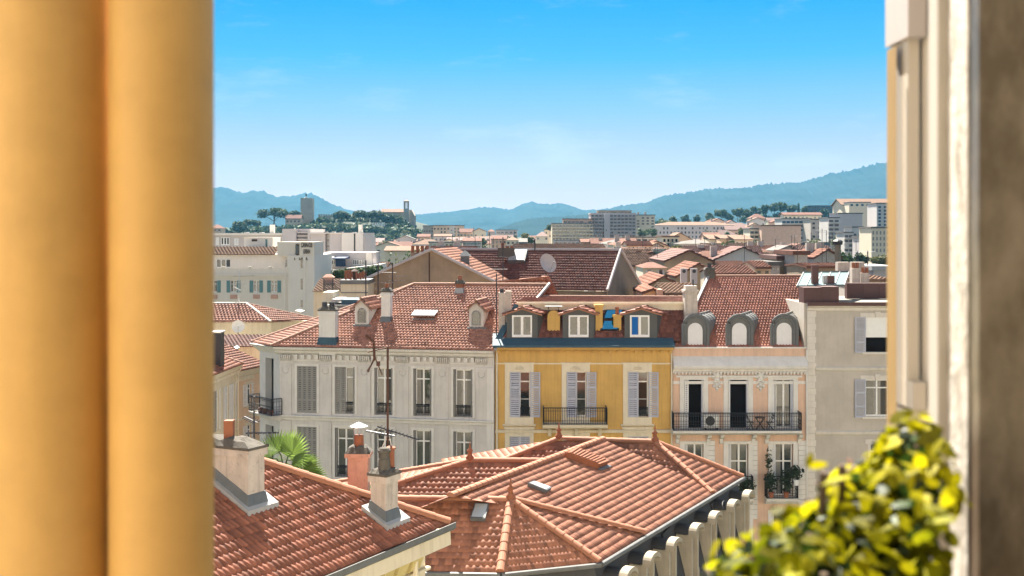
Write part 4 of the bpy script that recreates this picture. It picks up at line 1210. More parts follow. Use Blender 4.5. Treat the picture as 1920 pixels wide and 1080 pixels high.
# ================================================================ FOREGROUND: slate walled house with the many hipped tile roof
ZE = -10.54
D = Vector((0.469, 0.883, 0)).normalized(); Pp = Vector((-D.y, D.x, 0))
C2 = Vector((2.81, 38.5, ZE))
sh = thing('slate_house', 'house with hipped orange tile roofs, slate walls and stone dormers below the street row', 'house', (2.8, 45, -24))
def SP(s, w, z): return C2 + D * s + Pp * w + Vector((0, 0, z - ZE))
C1, C3, C4, C5 = on_z(938, 1074, ZE), on_z(1207, 1003, ZE), on_z(1335, 925, ZE), on_z(1392, 894, ZE)
A1 = W(957.5, 938, 40.1); A1r = Vector((-4.6, 40.35, A1.z))
A2 = W(1228, 829, 51.5); A2l = W(1048, 823, 52.5)
TN = dict(tw=.13, tl=.28, amp=.012, step=.012, spt=6, power=1.5)
T = M['tile_n']
# spine: slope facing right, from the eave to the main ridge
pa = .45
def spine(s, w): return SP(s, w, ZE + pa * w - .02)
wr_ = 4.5
r0, r1 = spine(-2.5, wr_), spine(10.54, wr_)
mroof = tiled('roof', [spine(3.94, 0), spine(12.2, 0), r1, spine(-1.8, wr_), spine(.08, 3.27)], T, sh, seed=31, **TN)
tiled('roof', [r1, r0, r0 + Pp * 4.2 + Vector((0, 0, -1.9)), r1 + Pp * 4.2 + Vector((0, 0, -1.9))], T, sh, seed=32, eave=(r0 + Pp * 4 + Vector((0, 0, -1.8)), r1 + Pp * 4 + Vector((0, 0, -1.8))), **TN)
ridge_caps('ridge_tiles', r0 + D * .7, r1, M['ridge'], mroof, r=.15, tile=.38)
# near pavilion
TF = dict(tw=.21, tl=.28, amp=.022, step=.022, spt=6)
E1l = Vector((C1.x - 5.2, C1.y + .3, ZE))
tiled('roof', [C1, E1l, A1r, A1], T, sh, seed=33, **TF)
tiled('roof', [C2, C1, A1], T, sh, seed=34, **TN)
tiled('roof', [C3, C2, A1], T, sh, seed=35, **TN)
for a in (C1, C2): ridge_caps('ridge_tiles', a + Vector((0, 0, .02)), A1, M['ridge'], mroof, r=.15, tile=.36)
ridge_caps('ridge_tiles', C3 + Vector((0, 0, .08)), A1 + Vector((0, 0, .03)), M['ridge'], mroof, r=.15, tile=.5)
ridge_caps('ridge_tiles', A1r, A1, M['ridge'], mroof, r=.15, tile=.38)
# far wing
ld = (A2l - A2); ld.z = 0; ld.normalize()
G1c = C4; G1l = C4 + ld * 11
tiled('roof', [G1c, G1l, A2l, A2], T, sh, seed=36, eave=(G1l, G1c), **TF)
tiled('roof', [C5, C4, A2], T, sh, seed=37, **TN)
bk_ = C5 + Vector((-3.2, 2.6, 0))
tiled('roof', [bk_, C5, A2], T, sh, seed=38, **TN)
tiled('roof', [G1l + Vector((-.8, 4.8, 0)), bk_, A2, A2l], T, sh, seed=39, eave=(G1l + Vector((-.8, 4.8, 0)), bk_), **TN)
tiled('roof', [G1l, G1l + Vector((-.8, 4.8, 0)), A2l], T, sh, seed=40, **TN)
for a in (C4, C5, bk_): ridge_caps('ridge_tiles', a, A2, M['ridge'], mroof, r=.15, tile=.38)
ridge_caps('ridge_tiles', A2l, A2, M['ridge'], mroof, r=.15, tile=.38); ridge_caps('ridge_tiles', G1l, A2l, M['ridge'], mroof, r=.15, tile=.38)
# middle left wing
B1 = W(881, 864, 46.9); B1r = Vector((B1.x + 3.6, B1.y - .1, B1.z)); BEl = Vector((-8.6, 44.0, ZE)); BEr = Vector((2.2, 43.75, ZE))
tiled('roof', [BEr, BEl, B1, B1r], T, sh, seed=41, eave=(BEl, BEr), **TF)
tiled('roof', [BEl, BEl + Vector((.2, 6, 0)), B1], T, sh, seed=42, **TN)
tiled('roof', [BEl + Vector((.2, 6, 0)), BEr + Vector((0, 6, 0)), B1r, B1], T, sh, seed=43, **TN)
ridge_caps('ridge_tiles', BEl, B1, M['ridge'], mroof, r=.15, tile=.38); ridge_caps('ridge_tiles', B1, B1r, M['ridge'], mroof, r=.15, tile=.38); ridge_caps('ridge_tiles', BEl + Vector((.2, 6, 0)), B1, M['ridge'], mroof, r=.15, tile=.38)
for p in (A1, A2, A2l, B1):
    q = L(sh, p)
    MB().lathe([(.16, 0), (.17, .12), (.1, .2), (.07, .3), (.12, .36), (.12, .40), (.05, .46), (.04, .5), (.02, .68), (.01, .74)], tuple(q + Vector((0, 0, .02))), 12).build('finial', M['terra'], sh, smooth=True)
# walls
out = -Pp
m = MB()
wl = [E1l, C1, C2, C5, bk_]
ins = [E1l + Vector((0, .35, 0)), C1 + Vector((.05, .4, 0)), C2 + Vector((-.2, .3, 0)), C5 - out * .3, bk_ + Vector((0, -.3, 0))]
ZB = -13.4
outw = [p + Vector((0, 0, ZB - ZE)) + (out * .75 if i in (2, 3) else Vector((0, -.55, 0)) * (i < 2)) for i, p in enumerate(ins)]
for i in range(4):
    m.poly([outw[i], outw[i + 1], ins[i + 1], ins[i]])
m.build('mansard_wall', M['slate'], sh, world=True)
m = MB()
base_ = [p + (out * .5 if i in (2, 3) else Vector((0, -.4, 0)) * (i < 2)) for i, p in enumerate(outw)]
m.hexa([Vector((p.x, p.y, -24)) for p in base_], [Vector((p.x, p.y, ZB)) for p in base_])
m.build('wall', M['creamwall'], sh, world=True)
m = MB()
for i in range(3):
    a, b = base_[i], base_[i + 1]
    dd = (b - a).normalized(); nn = Vector((dd.y, -dd.x, 0))
    m.hexa([a + nn * .01 + Vector((0, 0, -.5)), b + nn * .01 + Vector((0, 0, -.5)), b + nn * .4 + Vector((0, 0, -.12)), a + nn * .4 + Vector((0, 0, -.12))], [a + nn * .01 + Vector((0, 0, .02)), b + nn * .01 + Vector((0, 0, .02)), b + nn * .5 + Vector((0, 0, .02)), a + nn * .5 + Vector((0, 0, .02))])
m.build('cornice', M['creamwall'], sh, world=True)
def gutter(parent, a, b, M_=M['zinc'], r=.085, off=Vector((0, 0, 0))):
    m = MB(); m.tube([a + off, b + off], r, 8); return m.build('gutter', M_, parent, world=True)
gutter(sh, C2, C5, off=out * .08 + Vector((0, 0, -.06))); gutter(sh, C1, C2, off=Vector((.04, -.08, -.06))); gutter(sh, E1l, C1, off=Vector((0, -.08, -.06)))
for s in (6.1, 11.65):
    a = SP(s, -.12, ZE - .1); m = MB(); m.tube([a, a + Pp * .3 + Vector((0, 0, -.35)), SP(s, -.5, ZB + .05)], .06, 8); m.build('rain_pipe', M['iron'], sh, world=True)
# stone dormers
def stone_dormer(s):
    def Q(ds, o, z): return SP(s + ds, -o, z)        # o: outwards
    m = MB(); hw = .40
    zb, zs, zt = ZB + .03, ZE - .72, ZE - .45
    fo, bo = .52, -.1
    def arc(h, n=10): return [(h * math.cos(t), zs + (zt - zs) * math.sin(t)) for t in [k * math.pi / n for k in range(n + 1)]]
    body = [(-hw, zb), (hw, zb)] + arc(hw)
    # cheeks and back
    for sg in (-1, 1):
        x0, x1 = sg * hw, sg * (hw - .16)
        m.hexa([Q(x0, bo, zb), Q(x1, bo, zb), Q(x1, fo, zb), Q(x0, fo, zb)], [Q(x0, bo, zs), Q(x1, bo, zs), Q(x1, fo, zs), Q(x0, fo, zs)])
        m.hexa([Q(x0 * 1.12, fo - .3, zb), Q(x0, fo - .3, zb), Q(x0, fo + .02, zb), Q(x0 * 1.12, fo + .02, zb)], [Q(x0 * 1.02, fo - .3, zb + .75), Q(x0, fo - .3, zb + .75), Q(x0, fo + .02, zb + .75), Q(x0 * 1.02, fo + .02, zb + .75)])
    m.hexa([Q(-hw, fo - .25, zb), Q(hw, fo - .25, zb), Q(hw, fo + .04, zb), Q(-hw, fo + .04, zb)], [Q(-hw, fo - .25, zb + .22), Q(hw, fo - .25, zb + .22), Q(hw, fo + .04, zb + .22), Q(-hw, fo + .04, zb + .22)])
    face = arc(hw)
    m.hexa([Q(x, fo - .2, z) for x, z in face], [Q(x, fo, z) for x, z in face])
    big = arc(hw * 1.22); sm = arc(hw * .95)
    loop = big + [(x, z - .1) for x, z in big[::-1]]
    for k in range(len(big) - 1):
        a, b = big[k], big[k + 1]
        m.hexa([Q(a[0], fo - .1, a[1] - .02), Q(b[0], fo - .1, b[1] - .02), Q(b[0], fo + .2, b[1] - .02), Q(a[0], fo + .2, a[1] - .02)], [Q(a[0], fo - .1, a[1] + .13), Q(b[0], fo - .1, b[1] + .13), Q(b[0], fo + .2, b[1] + .13), Q(a[0], fo + .2, a[1] + .13)])
    d = m.build('dormer', M['stonecream'], sh, world=True)
    m = MB(); hood = arc(hw * 1.1)
    m.hexa([Q(x, bo - .3, z + .04) for x, z in hood], [Q(x, fo - .1, z + .04) for x, z in hood])
    m.build('dormer_hood', M['slate'], d, world=True)
    m = MB(); m.hexa([Q(-hw + .16, fo - .2, zb + .2), Q(hw - .16, fo - .2, zb + .2), Q(hw - .16, fo - .16, zb + .2), Q(-hw + .16, fo - .16, zb + .2)], [Q(-hw + .16, fo - .2, zs), Q(hw - .16, fo - .2, zs), Q(hw - .16, fo - .16, zs), Q(-hw + .16, fo - .16, zs)])
    m.build('window', M['shut_g'], d, world=True)
for s in (1.05, 3.15, 5.35, 7.75, 9.95, 12.3, 14.35): stone_dormer(s)
# roof lights and the louvred hatch on the spine
def spl(px, py, off=0.0): 
    p = on_plane(px, py, spine(0, 0), (Vector((0, 0, 1)) - Pp * pa).normalized()); return p + Vector((0, 0, off))
h = [spl(1060, 858), spl(1120, 880), spl(1138, 873), spl(1075, 848)]
nrm = (Vector((0, 0, 1)) - Pp * pa).normalized()
m = MB(); m.slab([p + nrm * .02 for p in h], nrm * .22); hb = m.build('roof_hatch', M['terra'], sh, world=True)
m = MB()
for k in range(9):
    a = h[0].lerp(h[1], (k + .5) / 10); b = h[3].lerp(h[2], (k + .5) / 10)
    m.slab([a + nrm * .245, a + (h[1] - h[0]) * .05 + nrm * .245, b + (h[1] - h[0]) * .05 + nrm * .245, b + nrm * .245], nrm * .03)
m.build('louvre', M['terra'], hb, world=True)
m = MB(); e = [h[1] + (h[1] - h[0]) * .02, h[1] + (h[1] - h[0]) * .14, h[2] + (h[1] - h[0]) * .14, h[2] + (h[1] - h[0]) * .02]; m.slab([p + nrm * .02 for p in e], nrm * .04); m.build('flashing', M['lead'], hb, world=True)
h = [spl(988, 912), spl(1022, 926), spl(1032, 920), spl(998, 908)]
m = MB(); m.slab([p + nrm * .02 for p in h], nrm * .13); sk = m.build('roof_light', M['lead'], sh, world=True)
c_ = sum(h, Vector()) / 4; m = MB(); m.slab([c_ + (p - c_) * .85 + nrm * .152 for p in h], nrm * .01); m.build('pane', M['skylightgrey'], sk, world=True)
fn = (A1 - C1).cross(E1l - C1).normalized(); fn = fn if fn.z > 0 else -fn
def fpl(px, py): return on_plane(px, py, C1, fn)
h = [fpl(882, 978), fpl(910, 979), fpl(917, 951), fpl(891, 950)]
m = MB(); m.slab([p + fn * .03 for p in h], fn * .15); sk = m.build('roof_light', M['lead'], sh, world=True)
c_ = sum(h, Vector()) / 4; m = MB(); m.slab([c_ + (p - c_) * .86 + fn * .182 for p in h], fn * .01); m.build('pane', M['skylightgrey'], sk, world=True)

# ================================================================ FOREGROUND LEFT: red tiled house with chimneys
K = on_z(841, 982, -7.15)
lh = thing('tiled_house', 'near red tiled house with plastered chimneys and yellowed cornice at lower left', 'house', (K.x, K.y, -24))
PL = .55
def LP(s, w, dz=0): return K + D * s + Pp * w + Vector((0, 0, PL * w + dz))
wt_ = 5.2
hipt = K - D * wt_ + Pp * wt_ + Vector((0, 0, PL * wt_))
TLR = dict(tw=.155, tl=.28, amp=.034, step=.018, spt=8, power=1.3, stagger=0)
near = [LP(-22, 0), LP(0, 0), hipt, LP(-22, wt_)]
lroof = tiled('roof', near, M['tile_l'], lh, seed=51, **TLR)
far = K + Pp * 10.4
tiled('roof', [K, far, hipt], M['tile_l'], lh, seed=52, **TLR)
tiled('roof', [far, far - D * 22, hipt - D * (22 - wt_), hipt], M['tile_l'], lh, seed=53, eave=(far, far - D * 22), **TLR)
ridge_caps('ridge_tiles', K + Vector((0, 0, .02)), hipt, M['ridge'], lroof, r=.14, tile=.4)
ridge_caps('ridge_tiles', K + Pp * .4 + D * .0 + Vector((0, 0, -.02)), hipt + Pp * .38 + D * .05 + Vector((0, 0, -.03)), M['ridge'], lroof, r=.11, tile=.4)
ridge_caps('ridge_tiles', hipt, LP(-22, wt_), M['ridge'], lroof, r=.14, tile=.4)
# gutter, cornice, wall
o2 = -Pp
m = MB()
pr_ = [(0.0, -.04), (.11, -.04), (.13, .03), (.15, .03), (.15, -.1), (.09, -.16), (0, -.16)]
def ext(prof, s0, s1, M_, name):
    m = MB(); m.hexa([LP(s0, 0) + o2 * a + Vector((0, 0, b)) for a, b in prof], [LP(s1, 0) + o2 * a + Vector((0, 0, b)) for a, b in prof]); return m.build(name, M_, lh, world=True)
ext(pr_, -22, .12, M['zinc'], 'gutter')
ext([(.02, -.17), (.04, -.52), (-.25, -.6), (-.45, -.6), (-.45, -.17)], -22, .05, M['creamwall'], 'cornice')
ext([(-.46, -.2), (-.46, -17.0), (-6, -17.0), (-6, -.2)], -22, -.35, M['creamwall'], 'wall')
m = MB()
for k in range(34):
    s0 = -.75 - k * .62
    a, b = s0, s0 - .44
    m.hexa([LP(a, 0) + o2 * -.455 + Vector((0, 0, -1.02)), LP(b, 0) + o2 * -.455 + Vector((0, 0, -1.02)), LP(b, 0) + o2 * -.36 + Vector((0, 0, -.95)), LP(a, 0) + o2 * -.36 + Vector((0, 0, -.95))], [LP(a, 0) + o2 * -.455 + Vector((0, 0, -.6)), LP(b, 0) + o2 * -.455 + Vector((0, 0, -.6)), LP(b, 0) + o2 * -.22 + Vector((0, 0, -.6)), LP(a, 0) + o2 * -.22 + Vector((0, 0, -.6))])
m.build('frieze', mat('ochre_frieze', (0.56, 0.46, 0.20), 0.9, .15, 3, .4), lh, world=True)
ext([(-.44, -1.12), (-.34, -1.1), (-.32, -1.05), (-.34, -1.02), (-.44, -1.02)], -22, -.3, M['cream'], 'string_course')
for k in range(5):
    s0 = -2.0 - k * 4.2
    for i_, (g_, zt_, dp) in enumerate(((0, -1.25, .39), (.16, -1.36, .36), (.32, -1.47, .41))):
        pf = [LP(s0 - g_, 0) + o2 * -dp, LP(s0 - 2.4 + g_, 0) + o2 * -dp]
        m = MB()
        zb_ = -4
        a, b = pf
        for (u, v, zz0, zz1) in ((a, a - D * .09, zb_, zt_), (b + D * .09, b, zb_, zt_), (a, b, zt_ - .09, zt_)):
            m.hexa([u + Vector((0, 0, zz0)), v + Vector((0, 0, zz0)), v - o2 * .06 + Vector((0, 0, zz0)), u - o2 * .06 + Vector((0, 0, zz0))], [u + Vector((0, 0, zz1)), v + Vector((0, 0, zz1)), v - o2 * .06 + Vector((0, 0, zz1)), u - o2 * .06 + Vector((0, 0, zz1))])
        m.build('window_surround', M['cream'], lh, world=True)
    a, b = LP(s0 - .45, 0) + o2 * -.448, LP(s0 - 1.95, 0) + o2 * -.448
    m = MB(); m.hexa([a + Vector((0, 0, -4)), b + Vector((0, 0, -4)), b - o2 * .01 + Vector((0, 0, -4)), a - o2 * .01 + Vector((0, 0, -4))], [a + Vector((0, 0, -1.6)), b + Vector((0, 0, -1.6)), b - o2 * .01 + Vector((0, 0, -1.6)), a - o2 * .01 + Vector((0, 0, -1.6))]); m.build('window', M['shut_g'], lh, world=True)
    kx = LP(s0 - 1.2, 0, -1.5) + o2 * -.33; m = MB()
    for dz, r in ((0, .12), (.1, .09), (-.12, .08), (-.22, .05)): m.lathe([(r * .5, -r * .8), (r, 0), (r * .5, r * .8)], tuple(kx + Vector((0, 0, dz))), 8)
    m.build('carved_ornament', M['cream'], lh, world=True)
m = MB(); a = LP(-1.0, 0) + o2 * -.33; m.tube([a + Vector((0, 0, -.62)), a + Vector((0, 0, -17))], .07, 8); m.build('rain_pipe', M['creamwall'], lh, world=True)
# chimneys, standing square to the eaves
def lchim(px, py, lw, ld_, h, M_, head_h, label=None, toward=1):
    """front corner at the given pixel of the roof plane; lw runs up the slope, ld_ along the eave"""
    c = on_plane(px, py, K, (Vector((0, 0, 1)) - Pp * PL).normalized())
    def Q(a, b, z): return c + Pp * a + D * b + Vector((0, 0, z))
    def bx(mb, a0, a1, b0, b1, z0, z1): return mb.hexa([Q(a0, b0, z0), Q(a1, b0, z0), Q(a1, b1, z0), Q(a0, b1, z0)], [Q(a0, b0, z1), Q(a1, b0, z1), Q(a1, b1, z1), Q(a0, b1, z1)])
    top = h
    m = bx(MB(), 0, lw, 0, ld_, -.1, top); bx(m, -.05, lw + .05, -.05, ld_ + .05, top - .16, top)
    ch = m.build('chimney', M_, lh, world=True, label=label)
    m = MB(); g = .09
    m.hexa([Q(-g, -g, -.08), Q(lw + g, -g, PL * lw - .08), Q(lw + g, ld_ + g, PL * lw - .08), Q(-g, ld_ + g, -.08)], [Q(-.02, -.02, .32), Q(lw + .02, -.02, PL * lw + .32), Q(lw + .02, ld_ + .02, PL * lw + .32), Q(-.02, ld_ + .02, .32)])
    m.build('flashing', M['lead'], ch, world=True)
    m = MB(); m.slab([Q(-.16, -.17, -.08), Q(lw + .15, -.17, PL * (lw + .31) - .08), Q(lw + .15, ld_ + .3, PL * (lw + .31) - .08), Q(-.16, ld_ + .3, -.08)], (0, 0, .115)); m.v = [tuple(Vector(v)) for v in m.v]
    m.build('apron', M['leadw'], ch, world=True)
    mi = frame(lh).inverted()
    hm = MB(); bx(hm, -.07, lw + .07, -.07, ld_ + .07, top, top + .06)
    k = len(hm.v); lumpy(hm, -.07, lw + .07, -.07, ld_ + .07, 0, head_h, seed=int(px), nx=12, ny=6)
    hm.v[k:] = [tuple(Q(v[0], v[1], top + .06 + v[2])) for v in hm.v[k:]]
    hm.build('chimney_head', M['mortar'], ch, world=True)
    return ch, Q, top
ch, Q, t = lchim(465, 957, 2.6, .55, 1.3, M['plaster'], .17)
p = L(lh, Q(.75, .25, t + .1)); m = MB(); m.box(p.x - .1, p.x + .1, p.y - .1, p.y + .1, p.z, p.z + .48); m.build('chimney_pot', M['terra'], ch)
p = L(lh, Q(1.5, .25, t + .15)); m = MB(); m.box(p.x - .14, p.x + .14, p.y - .14, p.y + .14, p.z, p.z + .4); m.build('chimney_pot', M['terra'], ch)
ch, Q, t = lchim(723, 985, .42, .52, 1.14, M['plaster'], .1)
p = L(lh, Q(.16, .18, t + .12)); m = MB(); m.lathe([(.15, 0), (.14, .26), (.12, .28), (.12, .4), (.15, .42), (.16, .47), (.12, .52), (.04, .54)], tuple(p), 14); m.build('chimney_pot', M['mortar'], ch)
p = L(lh, Q(.2, .5, t + .1)); m = MB(); m.lathe([(.1, 0), (.1, .45), (.13, .46), (.13, .5), (.03, .54)], tuple(p), 12); m.build('chimney_pot', M['terra'], ch)
# pink chimney on the far slope
bp = W(673, 912, 31.2)
m = MB(); q = L(lh, bp)
m.box(q.x - .26, q.x + .26, q.y - .26, q.y + .26, q.z - .8, q.z + .86); m.box(q.x - .33, q.x + .33, q.y - .33, q.y + .33, q.z + .8, q.z + .9)
ch = m.build('chimney', M['plasterpink'], lh, label='pink plastered chimney with a metal cowl')
m = MB(); lumpy(m, q.x - .33, q.x + .33, q.y - .33, q.y + .33, q.z + .9, .18, seed=3); m.build('chimney_head', M['mortar'], ch)
m = MB(); m.lathe([(.13, 0), (.12, .34)], (q.x, q.y, q.z + 1.0), 12); m.build('chimney_pot', M['terra'], ch)
m = MB()
for k in range(4): m.tube([(q.x + .1 * math.cos(k * 1.57), q.y + .1 * math.sin(k * 1.57), q.z + 1.32), (q.x + .13 * math.cos(k * 1.57), q.y + .13 * math.sin(k * 1.57), q.z + 1.58)], .014, 4)
m.lathe([(.24, 0), (.1, .07), (.02, .1)], (q.x, q.y, q.z + 1.57), 16); m.build('cowl', M['metal'], ch)

# ---------------------------------------------------------------- aerials
def yagi(parent, c, d, ln, n, M_=M['metal'], el=.35, up=Vector((0, 0, 1))):
    d = Vector(d).normalized(); s = d.cross(up).normalized() if abs(d.z) < .95 else Vector((1, 0, 0))
    m = MB(); c = Vector(c); m.tube([c - d * ln * .25, c + d * ln * .75], .018, 5)
    for k in range(n):
        p = c - d * ln * .25 + d * ln * (k + .5) / n
        e = el * (1.15 - .45 * k / n)
        m.tube([p - s * e, p + s * e], .011, 4)
    return m.build('aerial_boom', M_, parent)
def mast(label, base, h, M_=M['rust'], r=.035, booms=(), group=None, guys=0):
    t = thing('television_aerial', label, 'aerial', base, group=group)
    MB().tube([(0, 0, 0), (0, 0, h)], r, 6).build('mast', M_, t)
    for z, d, ln, n in booms: yagi(t, (0, 0, z), d, ln, n, M['iron'] if 'rusty' in label or 'thin dark' in label else M['zinc'], .2 if 'rusty' in label or 'thin dark' in label else .3)
    return t
Yh = 29.4
b0 = W(727, 878, Yh)
tall = mast('tall rusty aerial mast beside the cylindrical chimney pot', b0, (878 - 650) / F * Yh, M['rust'], .03, [((878 - 815) / F * Yh, (-1, .25, .14), .75, 9), ((878 - 806) / F * Yh, (1, -.2, -.28), 1.1, 11)])
m = MB()
zz = (878 - 650) / F * Yh
m.tube([(0, 0, zz - .02), (-.5, .05, zz - .14)], .018, 5); m.tube([(.0, 0, zz), (1.0, .1, zz + .06)], .012, 4)
m.tube([(-.55, .05, zz + .28), (-.35, .05, zz + .12), (-.33, .05, zz - .3), (-.5, .05, zz - .62)], .035, 5); m.tube([(-.33, .05, zz - .25), (-.14, .05, zz - .7)], .014, 4)
m.tube([(-.28, .05, zz - .42), (-.2, .05, zz - .42)], .07, 6)
m.build('aerial_boom', M['rust'], tall)
m = MB(); m.tube([(0, 0, .85), (-.14, .05, .5), (-.02, 0, .02)], .012, 4); m.tube([(.04, 0, .8), (.14, 0, .3), (.1, 0, .0)], .012, 4); m.build('cable', M['ac'], tall)
b0 = W(476.5, 840, 27.5)
t = mast('thin dark aerial mast by the mossy chimney head at lower left', b0, (840 - 743) / F * 27.5, M['iron'], .022, [((840 - 812) / F * 27.5, (1, .3, -.03), .75, 7), ((840 - 790) / F * 27.5, (-1, .2, .42), .35, 6)])

# ================================================================ MIDDLE LEFT: cream and peach houses, brown roofed house
cr_ = thing('corner_house', 'narrow cream house with grey shutters at the left of the street', 'house', W(447, 700, 83), math.radians(-62))
cr_.location.z = -24
def face(px0, px1, pyt, Y0, Y1):
    """two ends of a wall seen in the photograph"""
    a, b = W(px0, 700, Y0), W(px1, 700, Y1); a.z = b.z = -24
    return a, b
def simple_front(label, cat, a, b, ztop, wall, holes_, depth, name='house', group=None):
    """a house standing between ground points a and b; holes_: (x0, x1, z0, z1, style)"""
    u = (b - a); w = u.length
    t = thing(name, label, cat, a, math.atan2(u.y, u.x), group)
    wall_holes(MB(), 0, w, 0, ztop, [h[:4] for h in holes_], .2, back=depth).build('wall', wall, t)
    return t, w
bpy.data.objects.remove(cr_)
a, b = face(380, 444, 700, 78, 86)
ztop = (HZ - 683) / F * 86 + 24
u_ = (b - a); w_ = u_.length
def fz(py, Y=84): return (HZ - py) / F * Y + 24
ho = []
for s in (.40, .70, .895):
    x = w_ * s
    for z0, z1 in ((fz(795), fz(722)), (fz(880), fz(826)), (fz(960), fz(905))):
        ho.append((x - .5, x + .5, z0, z1))
t, w_ = simple_front('narrow cream house with grey shutters at the left of the street', 'house', a, b, ztop, M['creamwall'], ho, 12, 'town_house')
for x0, x1, z0, z1 in ho:
    g = casement(t, x0, x1, z0, z1, y=.15)
    shutter(g, x0 - .02, -.05, z0, .5, z1 - z0, M['shut_g'] if x0 < w_ * .5 else M['shut_w'], ang=math.pi - .1); shutter(g, x1, -.05, z0, .5, z1 - z0, M['shut_w'], ang=.1)
m = MB(); m.extrude_x([(-.002, ztop - .5), (-.15, ztop - .4), (-.35, ztop - .12), (-.4, ztop), (-.002, ztop)], 0, w_ + .2)
for k in range(int(w_ / .4)): m.box(k * .4, k * .4 + .2, -.2, -.003, ztop - .62, ztop - .42)
m.extrude_x([(-.002, fz(826) + .35), (-.12, fz(826) + .5), (-.002, fz(826) + .6)], 0, w_); m.build('cornice', M['cream'], t)
fm = frame(t)
e0, e1 = fm @ Vector((-.1, -.45, ztop + .02)), fm @ Vector((w_ + .2, -.45, ztop + .02))
r0_, r1_ = fm @ Vector((-.1, 5, ztop + 2.3)), fm @ Vector((w_ - 2.5, 5, ztop + 2.3))
ro = tiled('roof', [e0, e1, r1_, r0_], M['tile_l'], t, tw=.22, tl=.32, amp=.05, seed=61)
ee = fm @ Vector((w_ + .2, 10, ztop + .02)); tiled('roof', [e1, ee, r1_], M['tile_l'], t, tw=.22, tl=.32, amp=.05, seed=62)
ridge_caps('ridge_tiles', e1, r1_, M['ridge_d'], ro)
downpipe(t, w_ - .1, 0, ztop - .4, M['cream'])
b_ = W(409, 664, 82.5); q = L(t, b_); m = MB(); m.box(q.x - .45, q.x + .45, q.y - .3, q.y + .3, q.z - .8, q.z + 1.5); c = m.build('chimney', M['iron'], t); MB().box(q.x - .5, q.x + .5, q.y - .35, q.y + .35, q.z + 1.5, q.z + 1.6).build('chimney_head', M['metal'], c)

a, b = W(440, 700, 87), W(492, 700, 91); a.z = b.z = -24
zt2 = (HZ - 690) / F * 89 + 24
w2 = (b - a).length
f9 = lambda py: (HZ - py) / F * 89 + 24
ho = [(w2 * .40, w2 * .40 + .8, f9(760), f9(720)), (w2 * .40, w2 * .40 + .8, f9(838), f9(797)), (w2 * .40, w2 * .40 + .8, f9(905), f9(870))]
t2, w2 = simple_front('peach house between the cream house and the white corner house', 'house', a, b, zt2, M['peach'], ho, 9, 'town_house')
for x0, x1, z0, z1 in ho:
    g = casement(t2, x0, x1, z0, z1, y=.15); shutter(g, x1, -.05, z0, .55, z1 - z0, M['shut_w'], ang=.1); shutter(g, x0, -.05, z0, .45, z1 - z0, M['shut_w'], ang=math.pi - .1)
m = MB(); m.extrude_x([(-.002, zt2 - .55), (-.1, zt2 - .5), (-.35, zt2 - .1), (-.4, zt2), (-.002, zt2)], -.1, w2)
for k in range(9): m.box(k * .3, k * .3 + .15, -.2, -.003, zt2 - .8, zt2 - .52)
m.build('cornice', M['cream'], t2)
for z in (f9(783), f9(850)): MB().box(0, w2, -.06, -.002, z, z + .15).build('string_course', M['cream'], t2)
for x0, x1, z0, z1 in ho: MB().box(x0 - .18, x1 + .18, -.04, -.002, z1, z1 + .22).build('lintel', M['cream'], t2); MB().box(x0 - .15, x1 + .15, -.08, -.002, z0 - .12, z0).build('sill', M['cream'], t2)
fm = frame(t2); e0, e1 = fm @ Vector((-1.2, -.45, zt2)), fm @ Vector((w2 + .2, -.45, zt2)); r0_, r1_ = fm @ Vector((-1.2, 5.5, zt2 + 2.35)), fm @ Vector((w2 + .2, 5.5, zt2 + 2.35))
tiled('roof', [e0, e1, r1_, r0_], M['tile_l'], t2, tw=.24, tl=.34, amp=.05, seed=63)
m = MB(); pl2 = plane3(e0, e1, r1_); h = [on_plane(x, y, *pl2) for x, y in ((442, 657), (449, 654), (444, 650), (437, 653))]; m.slab(h, pl2[1] * .12); m.build('roof_light', M['leadw'], t2, world=True)

# brown tiled house in front of the hotel
br = thing('tiled_house', 'low house with long brown tile roof in front of the white hotel', 'house', W(450, 640, 104) * 1, 0)
br.location = (W(450, 640, 104).x, 104, -24)
ze = (HZ - 603) / F * 104
ppl2 = (Vector((0, 104, ze)), Vector((0, -.42, 1)).normalized())
h = [on_plane(x, y, *ppl2) for x, y in ((360, 603), (507, 603), (462, 569), (360, 569))]
ro = tiled('roof', [h[0], h[1], h[2], h[3]], M['tile_w'], br, tw=.3, tl=.42, amp=.06, seed=71)
c_ = Vector(((597 - 960) / F * 110, 110.5, (HZ - 599) / F * 110.5))
tiled('roof', [h[1], c_, h[2]], M['tile_l'], br, tw=.3, tl=.42, amp=.06, seed=72)
ridge_caps('ridge_tiles', h[1], h[2], M['quoin'], ro, r=.13); ridge_caps('ridge_tiles', h[3], h[2], M['quoin'], ro, r=.13); ridge_caps('ridge_tiles', c_, h[2], M['ridge_d'], ro, r=.1)
m = MB(); a1, a2, a3, a4 = [Vector((p.x, p.y + .35, p.z - .1)) for p in (h[0], h[1], c_, Vector((h[0].x, 112, h[0].z)))]
lo_ = [Vector((p.x, p.y, -24)) for p in (a1, a2, a3, a4)]; m.hexa(lo_, [a1, a2, a3, a4]); m.build('wall', M['creamwall'], br, world=True)
pl3 = plane3(h[1], c_, h[2]); g = [on_plane(x, y, *pl3) for x, y in ((560, 582), (571, 585), (563, 588), (552, 585))]
MB().slab(g, pl3[1] * .15).build('roof_light', M['leadw'], br, world=True)
